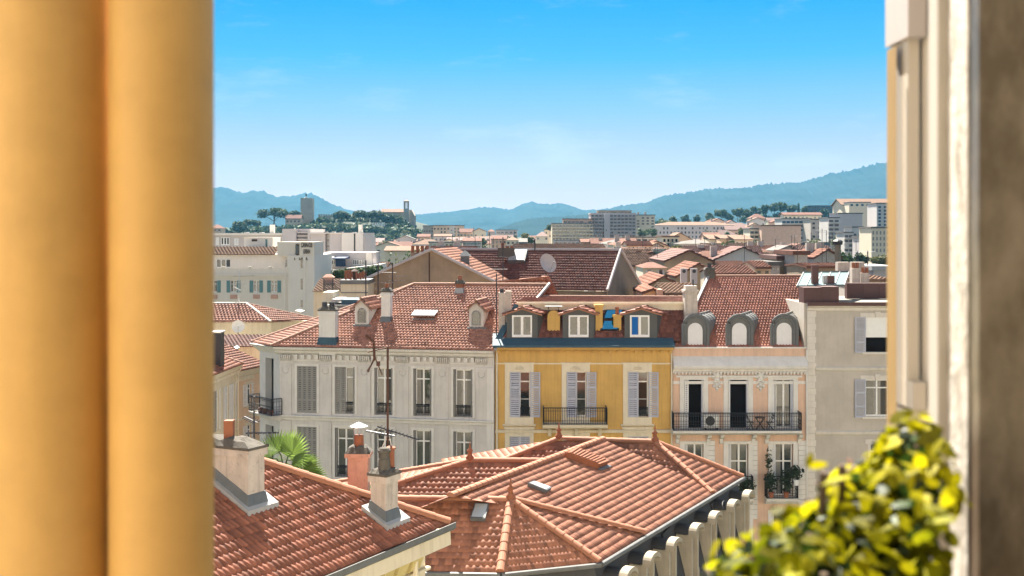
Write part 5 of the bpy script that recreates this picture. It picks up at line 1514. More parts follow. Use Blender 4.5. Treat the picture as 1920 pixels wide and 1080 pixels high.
def dish(label, c, r, d, group=None, M_=M['ac']):
    t = thing('satellite_dish', label, 'dish', c, group=group); d = Vector(d).normalized()
    s = d.cross(Vector((0, 0, 1))).normalized(); u = s.cross(d)
    m = MB(); n = 18; i0 = 0
    for rr, dd in ((.02, -.22), (.5, -.17), (.85, -.06), (1.0, 0)):
        for k in range(n):
            an = 2 * math.pi * k / n; m.v.append(tuple(s * math.cos(an) * rr * r + u * math.sin(an) * rr * r + d * dd * r))
    for a in range(3):
        for k in range(n): m.f.append((a * n + k, a * n + (k + 1) % n, (a + 1) * n + (k + 1) % n, (a + 1) * n + k))
    m.build('reflector', M_, t)
    m = MB(); m.tube([-u * r * .9, d * r * .8 - u * r * .25], .025, 5); m.tube([d * r * .8 - u * r * .25, d * r * .95 - u * r * .18], .07, 6); m.build('feed_arm', M['metal'], t)
    m = MB(); m.tube([-d * r * .22, -d * r * .35, Vector((0, 0, -1.1)) - d * r * .35], .035, 5); m.build('bracket', M['rust'], t)
    return t
dish('white satellite dish below the eaves of the long brown roof', W(446.5, 612, 103.2), .55, (.25, -1, .35))
mast('grey aerial with folded arms above the long brown roof', W(448, 572, 108), 3.2, M['metal'], .04, [(2.6, (1, .3, .02), 1.8, 5), (2.0, (.7, -.5, -.1), 1.1, 5), (1.4, (-.6, .5, .25), 1.0, 5)])

# dark-roofed shed between
sb = thing('shed_roof', 'low dark red shed roof behind the peach house', 'shed', (W(455, 640, 97).x, 97, -24))
z_ = (HZ - 645) / F * 96
tiled('roof', [W(420, 650, 95), W(500, 650, 95), W(500, 628, 99), W(420, 628, 99)], M['tile_b'], sb, tw=.3, tl=.4, seed=73)
m = MB(); m.hexa([(W(420, 650, 95.3).x, 95.3, -24), (W(500, 650, 95.3).x, 95.3, -24), (W(500, 650, 99).x, 99, -24), (W(420, 650, 99).x, 99, -24)], [W(420, 650.5, 95.3), W(500, 650.5, 95.3), W(500, 629, 99), W(420, 629, 99)]); m.build('wall', M['creamwall'], sb, world=True)

# ================================================================ big gabled block behind the street row
gb = thing('gabled_block', 'big house with long dark brown roof and weathered end gables', 'house', (2, 104, -24))
Yg = 96
gl_, ga, gr = W(684, 526, Yg), W(809, 470, Yg), W(926, 530, Yg)
gr2 = W(968, 551, Yg)
base = lambda p: Vector((p.x, p.y, -24))
m = MB(); m.poly([base(gl_), base(gr2), gr2, ga, gl_]); m.poly([base(gl_), gl_, gl_ + Vector((0, 16, 0)), base(gl_) + Vector((0, 16, 0))]); m.build('gable_wall', M['gablewall'], gb, world=True)
ap = ga + Vector((1.4, 14, 0)); 
sp = dict(tw=.28, tl=.4, amp=.05)
tiled('roof', [gr2 + Vector((0, -.3, .1)), gr2 + Vector((1.4, 14, .1)), ap + Vector((0, 0, .1)), ga + Vector((0, -.3, .1))], M['tile_n'], gb, seed=81, **sp)
tiled('roof', [gl_ + Vector((1.4, 14, .1)), gl_ + Vector((0, -.3, .1)), ga + Vector((0, -.3, .1)), ap + Vector((0, 0, .1))], M['tile_f'], gb, seed=82, **sp)
m = MB()
for a, b in ((gl_, ga), (ga, gr2)): m.tube([a + Vector((0, -.32, .12)), b + Vector((0, -.32, .12))], .13, 6)
m.build('verge', M['stone'], gb, world=True)
eR, eL = W(1139, 545, 100), None
dir_ = Vector((-.94, .34, 0)); eL = eR + dir_ * 16.5
rR = W(1164, 468.5, 104); rL = rR + dir_ * 17
br_ = W(1206, 541, 108)
broof = tiled('roof', [eL, eR, rR, rL], M['tile_b'], gb, tw=.24, tl=.34, amp=.012, step=.010, seed=83)
tiled('roof', [br_, br_ + dir_ * 17, rL, rR], M['tile_f'], gb, seed=84, **sp)
m = MB(); m.tube([rR, rL], .14, 6); m.tube([eR + Vector((0, 0, .06)), rR + Vector((0, 0, .06))], .13, 6); m.tube([rR, br_], .13, 6); m.build('ridge_tiles', M['stone'], broof, world=True)
m = MB(); q1 = eR + Vector((.0, .15, -.1)); m.poly([base(q1), base(br_), br_, rR + Vector((0, .1, -.12)), q1]); m.poly([base(eL) + Vector((0, .3, 0)), base(q1) + Vector((0, .3, 0)), q1 + Vector((0, .3, 0)), eL + Vector((0, .3, -.1))]); m.build('side_wall', M['gablegrey'], gb, world=True)
bpl = plane3(eL, eR, rR)
h = [on_plane(x, y, *bpl) for x, y in ((952, 494), (985, 494), (990, 473), (961, 473))]
m = MB(); m.slab([p + bpl[1] * .02 for p in h], bpl[1] * .3); sk = m.build('roof_light', M['lead'], gb, world=True); c_ = sum(h, Vector()) / 4
MB().slab([c_ + (p - c_) * .9 + bpl[1] * .33 for p in h], bpl[1] * .03).build('pane', M['leadw'], sk, world=True)
q = L(gb, W(949, 470, 106)); m = MB(); m.box(q.x - .75, q.x + .75, q.y, q.y + .5, q.z - .6, q.z + .25); c = m.build('chimney', M['mortar'], gb)
for dx, hh in ((-.3, .5), (.1, .25), (.5, .28)): pot(c, q.x + dx, q.y + .2, q.z + .2, .16, hh, M['terra'])
q = L(gb, W(787, 478, 98)); m = MB(); m.box(q.x - .75, q.x + .75, q.y, q.y + .6, q.z - 2, q.z + .2); c = m.build('chimney', M['gablewall'], gb)
for dx in (-.6, -.2, .2, .6): pot(c, q.x + dx, q.y + .3, q.z + .2, .15, .55, M['terra'])
q = L(gb, W(872, 480, 99)); m = MB(); m.box(q.x - .35, q.x + .35, q.y - .3, q.y + .3, q.z - 1.2, q.z); frustum(m, q.x - .5, q.x + .5, q.y - .45, q.y + .45, q.z, q.z + .45, .42); m.build('roof_vent', M['lead'], gb)
MB().tube([W(805, 473, 95.6), W(805, 548, 95.6)], .06, 6).build('rain_pipe', M['rust'], gb, world=True)
dish('big white satellite dish against the dark brown roof', W(1028, 493, 98.5), .82, (.75, -1, .45), M_=M['stone'])
mast('thin aerial mast in front of the dark brown roof, left of the dish', W(943, 548, 78), 3.6, M['iron'], .04, [(3.0, (1, .3, .05), 1.7, 6), (2.3, (1, -.3, -.1), 1.0, 5), (1.5, (-1, -.2, 0), 1.2, 5)])
mast('aerial mast with a long folded arm beside the grey party chimney', W(931, 640, 68.8), 3.9, M['iron'], .035, [(3.5, (1, .2, .04), 1.0, 5)])
for px, pyb, pyt, Y, lab in ((709, 590, 493, 78, 'tall double armed aerial beside the dormer chimney of the white house'), (736, 560, 492, 80, 'aerial with stacked arms before the weathered gable wall'), (686, 560, 488, 84, 'plain thin aerial mast left of the stacked armed aerial')):
    h_ = (pyb - pyt) / F * Y
    bm = [] if px == 686 else [(h_ * .62, (1, .3, 0), 1.4, 6), (h_ * .5, (1, .3, .02), 1.2, 6)] + ([(h_ * .72, (-1, .2, 0), 1.0, 5)] if px == 736 else [])
    mast(lab, W(px, pyb, Y), h_, M['iron'], .045, bm, group=None)

# ================================================================ rooftop clutter left of the gabled block
rb = thing('rooftop_block', 'beige rooftop block carrying a row of clay chimney pots', 'roof block', (W(664, 560, 92).x, 92, -24))
def bw(px0, px1, pyt, pyb, Y, d, t, M_, name, parent=None, base=None):
    m = MB(); zb = W(0, pyb, Y).z if base is None else base
    a, b = W(px0, pyt, Y), W(px1, pyt, Y)
    m.hexa([(a.x, Y, zb), (b.x, Y, zb), (b.x, Y + d, zb), (a.x, Y + d, zb)], [(a.x, Y, a.z), (b.x, Y, a.z), (b.x, Y + d, a.z), (a.x, Y + d, a.z)])
    return m.build(name, M_, parent or t, world=True)
bw(639, 690, 533, 600, 92, 5, rb, M['creamwall'], 'wall', base=-24)
cap = bw(637.5, 691, 525, 533, 91.9, 5.2, rb, M['zinc'], 'parapet')
bw(639, 690, 548, 549.5, 91.96, .03, rb, M['zinc'], 'string_course')
rr = random.Random(5)
for k in range(9):
    p = W(648 + k * 4.7, 525, 93 + (k % 2) * 1.2); q = L(rb, p); pot(rb, q.x, q.y, q.z, .085 + .03 * rr.random(), .5 + .3 * rr.random(), M['terra'])
p = L(rb, W(665, 525, 93)); m = MB(); m.lathe([(.13, 0), (.13, .65), (.34, .68), (.02, .9)], (p.x, p.y, p.z), 12); m.build('cowl', M['redcl'], rb)
lc = thing('roof_cabin', 'low lead covered roof cabins below the clay chimney pots', 'roof cabin', (W(640, 575, 84).x, 84, -24))
bw(612, 690, 572, 600, 84, 5, lc, M['zinc'], 'wall', base=-24); bw(622, 640, 561, 566, 84.5, 3, lc, M['leadw'], 'roof'); bw(640, 682, 562, 572, 84.4, 3, lc, M['zincblue'], 'roof_box'); bw(605, 625, 548, 580, 86, 3, lc, M['creamwall'], 'chimney')
th = thing('small_house', 'small house with sunlit pale tile roof behind the lattice fence', 'house', (W(612, 540, 97).x, 97, -24))
bw(588, 640, 545, 600, 97, 9, th, M['creamwall'], 'wall', base=-24)
tiled('roof', [W(586, 546, 96.7), W(643, 546, 96.7), W(643, 522, 104), W(600, 524, 104)], M['tile_t'], th, tw=.35, tl=.45, seed=3)
q = L(th, W(616, 531, 101)); m = MB(); m.box(q.x - .4, q.x + .4, q.y - .3, q.y + .3, q.z - .8, q.z + .5); frustum(m, q.x - .5, q.x + .5, q.y - .4, q.y + .4, q.z + .5, q.z + .75, .3); m.build('chimney', M['plasterpink'], th)
fe = thing('lattice_fence', 'dark lattice fence on the roof beside the clay chimney pots', 'fence', W(622, 546, 95))
o = W(622, 546, 95); m = MB()
x0, x1, z0, z1 = W(607, 546, 95).x - o.x, W(640, 546, 95).x - o.x, 0, W(0, 525, 95).z - o.z
for k in range(-4, 10):
    for s in (-1, 1):
        xa = x0 + (x1 - x0) * k / 9; p0 = [xa, z0]; p1 = [xa + s * (z1 - z0), z1]
        def cl(p, q):
            if p[0] == q[0]: return None
            pts = []
            for (u, v) in ((p, q),):
                t0, t1 = sorted(((x0 - u[0]) / (v[0] - u[0]), (x1 - u[0]) / (v[0] - u[0])))
                t0, t1 = max(0, t0), min(1, t1)
                if t0 >= t1: return None
                return [(u[0] + (v[0] - u[0]) * t, 0, u[1] + (v[1] - u[1]) * t) for t in (t0, t1)]
        c = cl(p0, p1)
        if c: m.tube(c, .02, 3)
m.build('lattice', M['iron'], fe)
for k in range(3): MB().tube([(x0 + (x1 - x0) * k / 2, .05, z0), (x0 + (x1 - x0) * k / 2, .05, z1 + .1)], .045, 5).build('post', M['iron'], fe)

# ================================================================ HOTEL
HY = 140
ht = thing('hotel', 'big white hotel with teal shutters and a lettered corner tower', 'hotel', (W(480, 500, HY).x, HY, -24))
hx = lambda px: (px - 480) / F * HY
hz = lambda py: (HZ - py) / F * HY + 24
hw_ = [(432, 444), (475, 486), (508, 520), (393, 407), (350, 362)]
ho = [(hx(a), hx(b), hz(548), hz(526)) for a, b in hw_]
m = wall_holes(MB(), hx(330), hx(538), 0, hz(503), ho, .25, back=14)
m.build('wall', M['hotel'], ht)
m = MB(); m.box(hx(538), hx(589), .15, 14, 0, hz(479)); m.box(hx(568), hx(573), 0, .16, 0, hz(479)); m.build('side_wall', M['hotelw'], ht)
m = MB(); m.box(hx(330), hx(538), -.3, -.002, hz(517), hz(514)); m.box(hx(330), hx(538), -.12, -.002, hz(521), hz(517)); m.box(hx(528), hx(536), -.1, -.002, 0, hz(520)); m.build('cornice', M['hotel'], ht)
m = MB(); m.box(hx(330), hx(517), 2.6, 13, hz(503.5), hz(478)); m.build('penthouse_wall', M['hotelw'], ht)
m = MB(); m.box(hx(516), hx(551), 2.2, 12, hz(503.5), hz(480)); m.build('penthouse_wall', M['hotelw'], ht)
for a, b, c, d, yy in ((396, 423, 487, 503, 2.6), (528, 540, 487, 503, 2.2)):
    casement(ht, hx(a), hx(b), hz(d), hz(c), y=yy - .06, transom=0, leaves=3 if a < 400 else 2)
tiled('penthouse_roof', [frame(ht) @ Vector(p) for p in ((hx(330), 2.0, hz(478)), (hx(509), 2.0, hz(478)), (hx(509), 5, hz(478) + .9), (hx(330), 5, hz(478) + .9))], M['tile_t'], ht, tw=.4, tl=.5, amp=.07)
m = MB(); m.box(hx(436), hx(492), 6, 11, hz(476), hz(446)); m.box(hx(435), hx(493), 5.9, 11.1, hz(446), hz(445)); c = m.build('roof_hut', M['hotelw'], ht)
m = MB(); m.box(hx(451), hx(462), 5.95, 6.0, hz(453), hz(449)); m.build('vent', M['redcl'], c); m = MB(); m.box(hx(478), hx(482), 5.95, 6.0, hz(470), hz(449)); m.build('door', M['shut_t'], c)
m = MB(); m.box(hx(436), hx(496), 5.0, 5.9, hz(476), hz(470)); m.build('canopy', M['navy'], ht)
m = MB(); m.box(hx(518), hx(553), .6, 7, hz(480), hz(453.5)); m.box(hx(561), hx(589), .1, 7, hz(479), hz(453.5)); m.box(hx(553), hx(561), 1.2, 7, hz(480), hz(456)); m.box(hx(553), hx(561), .12, 1.3, hz(457), hz(453.5))
m.build('sign_tower', M['hotel'], ht)
m = MB(); m.tube([(hx(557), .5, hz(477)), (hx(557), .5, hz(460))], .28, 10); m.build('pipe', M['zinc'], ht)
def lettering(parent, text, loc, size, M_, w=None, rot=(math.pi / 2, 0, 0), label=None):
    cu = bpy.data.curves.new('lettering', 'FONT'); cu.body = text; cu.size = size; cu.extrude = .03; cu.offset = size * .02; cu.align_x = 'LEFT'; cu.materials.append(M_)
    o = bpy.data.objects.new('lettering', cu); COL.objects.link(o); o.rotation_euler = rot; o.location = loc
    bpy.context.view_layer.update()
    me = bpy.data.meshes.new_from_object(o.evaluated_get(bpy.context.evaluated_depsgraph_get()))
    bpy.data.objects.remove(o)
    q = bpy.data.objects.new('lettering', me); COL.objects.link(q); q.rotation_euler = rot; q.location = loc
    if w: q.scale = (w / max(v.co.x for v in me.vertices), 1, 1)
    q.parent = parent
    return q
lettering(ht, 'CANN-OUI', (hx(564.5), .06, hz(463.6)), 9.6 / F * HY * 1.35, M['board'], w=20.5 / F * HY)
lettering(ht, 'URBAN', (hx(568.5), .06, hz(475.4)), 8.6 / F * HY * 1.35, M['board'], w=12.8 / F * HY)
lettering(ht, 'R', (hx(551.3), .1, hz(488)), 5.2 / F * HY * 1.35, M['redcl'], w=2.2 / F * HY)
lettering(ht, 'R. HOTEL', (hx(560.5), .1, hz(487.4)), 4.8 / F * HY * 1.35, M['redcl'], w=16 / F * HY)
for z0, z1 in ((503, 483), (543, 523), (576, 563)):
    m = MB(); m.box(hx(563.5), hx(567.5), .1, .16, hz(z0), hz(z1)); m.build('window', M['glass'], ht)
for a, b in hw_:
    g = casement(ht, hx(a), hx(b), hz(548), hz(526), y=.16, transom=.7)
    MB().box(hx(a - 7), hx(a) - .02, -.06, -.002, hz(548.5), hz(526)).build('shutter', M['shut_t'], g); MB().box(hx(b) + .02, hx(b + 7), -.06, -.002, hz(548.5), hz(526)).build('shutter', M['shut_t'], g)
    MB().box(hx(a), hx(b + 1), -.12, -.002, hz(560), hz(552.5)).build('cooling_grille', M['plasterpink'], ht)
m = MB()
for px in (415, 465, 503): m.box(hx(px), hx(px + 6), -.1, .3, hz(503.2), hz(499.5))
m.build('parapet_post', M['hotel'], ht)
# rear block
RY = 172
rk = thing('apartment_block', 'flat roofed lilac grey block with recessed balconies behind the hotel', 'apartment block', (W(600, 450, RY).x, RY, -24))
rx = lambda px: (px - 600) / F * RY
rzz = lambda py: (HZ - py) / F * RY + 24
m = MB(); m.box(rx(330), rx(529), .8, 14, 0, rzz(441)); m.box(rx(529), rx(555), 0, 14, 0, rzz(429)); m.box(rx(555), rx(576), 1.5, 14, 0, rzz(429)); m.box(rx(576), rx(581), .4, 14, 0, rzz(429)); m.box(rx(581), rx(609), .5, 14, 0, rzz(438)); m.box(rx(609), rx(617), 1.6, 14, 0, rzz(438)); m.box(rx(617), rx(641), .3, 14, 0, rzz(438)); m.build('wall', M['lilac'], rk)
m = MB(); m.box(rx(641), rx(681), -.2, 14, 0, rzz(437)); m.box(rx(681), rx(683.5), 1, 14, 0, rzz(444)); m.build('side_wall', M['hotelw'], rk)
m = MB(); m.box(rx(330), rx(529), .2, 14.2, rzz(440.9), rzz(437)); m.box(rx(581), rx(682), -.25, 14, rzz(437.9), rzz(436.4)); m.build('roof_edge', M['hotelw'], rk)
for a, b, c, d in ((412, 428, 445, 460), (437, 445, 447, 460), (492, 503, 445, 458), (514, 527, 444, 458), (402, 408, 445, 460), (380, 396, 445, 460)):
    casement(rk, rx(a), rx(b), rzz(d), rzz(c), y=.75, transom=0, leaves=3, fw=.1)
for k in range(3): MB().box(rx(555), rx(576), .7, 1.5, rzz(437 + k * 6.5), rzz(434.5 + k * 6.5)).build('balcony', M['lilac'], rk)
for zz in (440, 452, 463, 472): casement(rk, rx(610), rx(616), rzz(zz + 8), rzz(zz + 1), y=1.55, transom=0, fw=.1)
MB().box(rx(664), rx(666.5), -.3, -.202, 0, rzz(438)).build('rain_pipe', M['iron'], rk)
for a, b, c in ((498, 505.5, 421), (667, 674, 421)): MB().box(rx(a), rx(b), 3, 4, rzz(440), rzz(c)).build('chimney', M['hotelw'], rk)
for px in (440, 455, 470, 520, 595, 610, 625, 650): MB().box(rx(px), rx(px + 5), 6, 8, rzz(439), rzz(433 + px % 3)).build('roof_vent', M['zinc'] if px % 2 else M['leadw'], rk)
tv = thing('terrace_building', 'low white building with roof terrace and navy awning beside the hotel tower', 'building', (W(640, 500, 152).x, 152, -24))
tx = lambda px: (px - 640) / F * 152
tz = lambda py: (HZ - py) / F * 152 + 24
m = MB(); m.hexa([(tx(585), 0, 0), (tx(706), 5, 0), (tx(706), 12, 0), (tx(585), 12, 0)], [(tx(585), 0, tz(511)), (tx(706), 5, tz(497)), (tx(706), 12, tz(497)), (tx(585), 12, tz(511))]); m.build('wall', M['hotelw'], tv)
m = MB(); m.box(tx(585), tx(686), 8, 16, tz(508), tz(475)); m.build('upper_wall', M['lilac'], tv)
m = MB(); m.box(tx(672), tx(683), 7.7, 8, tz(500), tz(475)); m.build('pilaster', M['hotelw'], tv)
m = MB(); m.hexa([(tx(588), 2, tz(488)), (tx(613), 2, tz(488)), (tx(613), 7.9, tz(488)), (tx(588), 7.9, tz(488))], [(tx(588), 2, tz(487)), (tx(613), 2, tz(486.5)), (tx(611), 7.9, tz(483)), (tx(588), 7.9, tz(483))]); m.build('awning', M['leadw'], tv)
m = MB(); m.hexa([(tx(615), 3, tz(487)), (tx(640), 3, tz(487)), (tx(640), 7.9, tz(487)), (tx(615), 7.9, tz(487))], [(tx(617), 3, tz(485)), (tx(640), 3, tz(485)), (tx(640), 7.9, tz(483)), (tx(617), 7.9, tz(483))]); m.box(tx(616), tx(632), 6, 7.8, tz(502), tz(487)); m.build('awning', M['navy'], tv)
for a, b in ((590, 600), (601, 611), (646, 658), (659, 670)): casement(tv, tx(a), tx(b), tz(500), tz(489), y=7.9, transom=0, leaves=3)

# ================================================================ TREES
def tree(name, label, px, pyb, pyt, Y, wpx, M_, n=700, leaf=None, group=None, seed=0, form='round', trunk=True, zb=None):
    top = W(px, pyt, Y); bot = W(px, pyb, Y)
    if zb is not None: bot.z = zb
    h = top.z - bot.z; w = wpx / F * Y
    t = thing(name, label, 'tree', bot, group=group)
    r = random.Random(seed + int(px)); blobs = []
    if form == 'umbrella':
        for k in range(13):
            x = (r.random() - .5) * w * .74; y = (r.random() - .5) * w * .5
            blobs.append(((x, y, h * (.76 - .22 * (2 * x / w) ** 2)), (w * .2, w * .2, h * .21)))
    elif form == 'cypress':
        for k in range(5): blobs.append(((0, 0, h * (.18 + .17 * k)), (w * .5 * (1 - .16 * k), w * .5 * (1 - .16 * k), h * .16)))
    else:
        for k in range(10):
            a = r.random() * 6.28; q = r.random() ** .5
            zz = r.uniform(.38, .84)
            blobs.append(((math.cos(a) * w * .3 * q, math.sin(a) * w * .3 * q, h * zz), (w * .26 * r.uniform(.7, 1.1), w * .26, h * .2 * r.uniform(.7, 1.15))))
    leaf_cloud('crown', blobs, n, leaf or max(w * .07, .25), M_, t, seed=seed, shell=.75, world=False)
    if trunk:
        m = MB(); m.tube([(0, 0, -1.5), (w * .02, 0, h * .3), (0, 0, h * .6)], w * .024, 7, r1=w * .012)
        for k in range(4):
            b = blobs[k][0]; m.tube([(w * .01, 0, h * .3), (b[0] * .6, b[1] * .6, b[2] * .8), b], w * .013, 5, r1=w * .005)
        m.build('trunk', M['bark'], t)
    return t
gz = lambda px, Y: float(ground_h((px - 960) / F * Y, Y))
# Suquet hill
def blob_band(pts, Y, th): return [((W(px, py, Y + dy)), (w / F * Y, w / F * Y * .8, hh / F * Y)) for px, py, w, hh, dy in pts]
hillw = [(px, 436 - 9 * math.exp(-((px - 620) / 150) ** 2) + (px % 7) * .8, 17, 9, (px * 37) % 60 - 40) for px in range(395, 790, 9)] + [(px, 447 + (px % 5), 15, 8, -90) for px in range(420, 800, 11)] + [(px, 424 + (px % 5), 13, 8, 15) for px in range(590, 770, 9)] + [(px, 414 + (px * 7) % 9, 12, 8, 22) for px in range(596, 760, 7)] + [(px, 458 + (px % 5), 13, 7, -160) for px in range(680, 800, 11)]
wd = leaf_cloud('woodland', blob_band(hillw, 880, 0), 17000, 2.0, M['pine'], None, seed=5, shell=.9)
tag(wd, 'dark wooded slope of the castle hill', None, None, 'stuff')
for i, (px, pyb, pyt, w, lab, form) in enumerate((
        (513, 426, 388, 56, 'broad umbrella pine on the castle hill, biggest one left of the round topped tower', 'umbrella'),
        (553, 420, 395, 26, 'small umbrella pine peeping over the red roof beside the castle tower', 'umbrella'),
        (470, 434, 411, 34, 'low spreading pine at the left foot of the biggest umbrella pine', 'umbrella'),
        (446, 440, 414, 40, 'leftmost low pine on the castle hill slope', 'round'),
        (640, 424, 395, 32, 'umbrella pine just right of the battlemented wall', 'umbrella'),
        (675, 422, 394, 34, 'umbrella pine between the battlemented wall pine and the church', 'umbrella'),
        (705, 425, 394, 38, 'round pine touching the left end of the church roof', 'umbrella'),
        (737, 432, 401, 40, 'dome shaped pine in front of the church, left of its clock tower', 'umbrella'),
        (615, 436, 419, 24, 'bright round bush below the battlemented wall', 'round'),
        (722, 460, 440, 32, 'olive coloured bush above the white modern house', 'round'),
        (762, 446, 433, 18, 'small light bush below the clock tower', 'round'))):
    tree('pine_tree' if form == 'umbrella' else 'tree', lab, px, pyb, pyt, 890 if pyb < 440 else 820, w, M['pine'] if form == 'umbrella' else (M['olive'] if i > 7 else M['pine']), n=1300, leaf=1.3, seed=i, form=form)
# castle, church, houses of the hill
SY = 905
ct = thing('castle_tower', 'square stone castle tower with a flag on the wooded hill', 'tower', (W(574.5, 424, SY).x, SY, W(0, 424, SY).z - 4))
cx = lambda px: (px - 574.5) / F * SY
cz = lambda py: (HZ - py) / F * SY - ct.location.z
m = wall_holes(MB(), cx(563.5), cx(585.5), 0, cz(372), [(cx(569.8), cx(571), cz(391), cz(388)), (cx(569.8), cx(571), cz(399), cz(396))], .8, back=9)
m.poly([(cx(563.5), 0, cz(373)), (cx(585.5), 0, cz(373)), (cx(585.5), 9, cz(373)), (cx(563.5), 9, cz(373))]); m.build('wall', M['oldstone'], ct)
m = MB()
for k in range(6): m.box(cx(564 + k * 3.8), cx(566 + k * 3.8), -.3, .5, cz(372), cz(370.8))
m.box(cx(563.2), cx(585.8), -.25, -.002, cz(373), cz(372)); m.build('battlement', M['oldstone'], ct)
m = MB(); m.hexa([(cx(568), 2, cz(372)), (cx(576), 2, cz(372)), (cx(576), 6, cz(372)), (cx(568), 6, cz(372))], [(cx(571), 3.5, cz(368.6)), (cx(573), 3.5, cz(368.6)), (cx(573), 4.5, cz(368.6)), (cx(571), 4.5, cz(368.6))]); m.build('roof', M['leadw'], ct)
m = MB(); m.tube([(cx(571.5), 4, cz(369)), (cx(571.5), 4, cz(362.5))], .16, 5); m.slab([(cx(571.7), 4, cz(363)), (cx(574.5), 4, cz(365.5)), (cx(574), 4, cz(368)), (cx(571.7), 4, cz(366.5))], (0, .1, 0)); m.build('flag', M['board'], ct)
cw = thing('castle_wall', 'battlemented grey castle wall right of the flagged tower', 'wall', (W(610, 424, 910).x, 910, W(0, 424, 910).z - 4))
wx_ = lambda px: (px - 610) / F * 910
wz_ = lambda py: (HZ - py) / F * 910 - cw.location.z
m = MB(); m.box(wx_(597), wx_(640), 0, 8, 0, wz_(404))
for k in range(7): m.box(wx_(597 + k * 4.6), wx_(600 + k * 4.6), 0, .9, wz_(404), wz_(401.5))
m.build('wall', M['oldstone'], cw)
def lump_house(label, px0, px1, pye, pyr, Y, M_, R_, form='gablex', name='house', **k): return town(label, 'house', px0, px1, pye, Y, 9, M_, R_, form=form, pyr=pyr, **k)
_win = {}
def town(label, cat, px0, px1, pye, Y, depth, wall, roofm, form='flat', pyr=None, rows=0, cols=0, wpy=None, bal=False, rz=0.0, name='house', group=None, w=(.45, .55), chim=0, winm=None, shut=None, base=None, xr=None, balc=None):
    if roofm is M['whitetrim']: roofm = M['flatroof']
    if wall in (M['whitetrim'], M['hotelw']): wall = M['townwhite']
    x0, x1 = (px0 - 960) / F * Y, (px1 - 960) / F * Y
    xc, wd_ = (x0 + x1) / 2, x1 - x0
    zb = float(ground_h(xc, Y)) - 2 if base is None else base
    t = thing(name, label, cat, (xc, Y, zb), rz, group)
    ze = (HZ - pye) / F * Y - zb
    h = wd_ / 2
    m = MB(); m.box(-h, h, 0, depth, 0, ze)
    if form == 'gabley' and pyr:
        zr_ = (HZ - pyr) / F * Y - zb
        m.hexa([(-h, 0, ze), (h, 0, ze), (0, 0, zr_)], [(-h, depth, ze), (h, depth, ze), (0, depth, zr_)])
    m.build('wall', wall, t)
    ov = .035 * wd_ if form != 'flat' else 0
    r = None
    if form == 'flat':
        r = MB().box(-h - .25, h + .25, -.25, depth + .2, ze, ze + .45).build('roof', roofm, t)
    elif form in ('gablex', 'mono', 'hip', 'gabley'):
        Yr = Y + depth * .5
        zr_ = (HZ - pyr) / F * (Yr if form != 'gabley' else Y) - zb
        m = MB()
        th = .18 * max(1, Y / 300)
        near = {M['tile_f']: M['tile_m'], M['tile_t']: M['tile_tm'], M['tile_b']: M['tile_b']}.get(roofm) if Y < 280 else None
        fm = frame(t); tk = dict(tw=.36, tl=.46, amp=.06, step=.05, spt=4, seed=int(px0))
        if form == 'gablex' and near:
            tiled('roof', [fm @ Vector(p) for p in ((-h - ov, -.5, ze + th), (h + ov, -.5, ze + th), (h + ov, depth / 2, zr_ + th), (-h - ov, depth / 2, zr_ + th))], near, t, **tk)
        if form == 'gabley' and near:
            for s in (-1, 1):
                e_ = ze - (zr_ - ze) * ov / h + th; a_, b_ = Vector((s * (h + ov), -.5, e_)), Vector((s * (h + ov), depth, e_))
                tiled('roof', [fm @ p for p in ((a_, b_) if s > 0 else (b_, a_))] + [fm @ p for p in ((Vector((0, depth, zr_ + th)), Vector((0, -.5, zr_ + th))) if s > 0 else (Vector((0, -.5, zr_ + th)), Vector((0, depth, zr_ + th))))], near, t, **tk)
        if form == 'gablex': 
            m.slab([(-h - ov, -.5, ze), (h + ov, -.5, ze), (h + ov, depth / 2, zr_), (-h - ov, depth / 2, zr_)], (0, 0, th)); m.slab([(h + ov, depth + .5, ze), (-h - ov, depth + .5, ze), (-h - ov, depth / 2, zr_), (h + ov, depth / 2, zr_)], (0, 0, th))
            wl2 = MB()
            for s in (-h, h): wl2.poly([(s, 0, ze), (s, depth, ze), (s, depth / 2, zr_)])
            wl2.build('gable', wall, t)
        elif form == 'mono':
            m.slab([(-h - ov, -.5, ze), (h + ov, -.5, ze), (h + ov, depth, zr_), (-h - ov, depth, zr_)], (0, 0, th))
            wl2 = MB(); wl2.hexa([(-h, .2, ze), (h, .2, ze), (h, depth - .1, ze)][:0] or [(-h, depth - .3, ze), (h, depth - .3, ze), (h, depth, ze), (-h, depth, ze)], [(-h, depth - .3, zr_), (h, depth - .3, zr_), (h, depth, zr_), (-h, depth, zr_)]); wl2.build('gable', wall, t)
        elif form == 'hip':
            k = min(h * .8, depth / 2)
            a = [(-h - ov, -.5, ze), (h + ov, -.5, ze), (h + ov, depth + .5, ze), (-h - ov, depth + .5, ze)]; b0, b1 = (-h + k, depth / 2, zr_), (h - k, depth / 2, zr_)
            if xr: b0 = ((xr[0] - 960) / F * Yr - xc, depth / 2, zr_); b1 = ((xr[1] - 960) / F * Yr - xc, depth / 2, zr_)
            m.poly([a[0], a[1], b1, b0]); m.poly([a[1], a[2], b1]); m.poly([a[2], a[3], b0, b1]); m.poly([a[3], a[0], b0]); m.poly(a[::-1])
        else:
            for s in (-1, 1): m.slab([(s * (h + ov), -.5, ze - (zr_ - ze) * ov / h), (0, -.5, zr_), (0, depth, zr_), (s * (h + ov), depth, ze - (zr_ - ze) * ov / h)], (0, 0, th))
        r = m.build('roof', roofm, t)
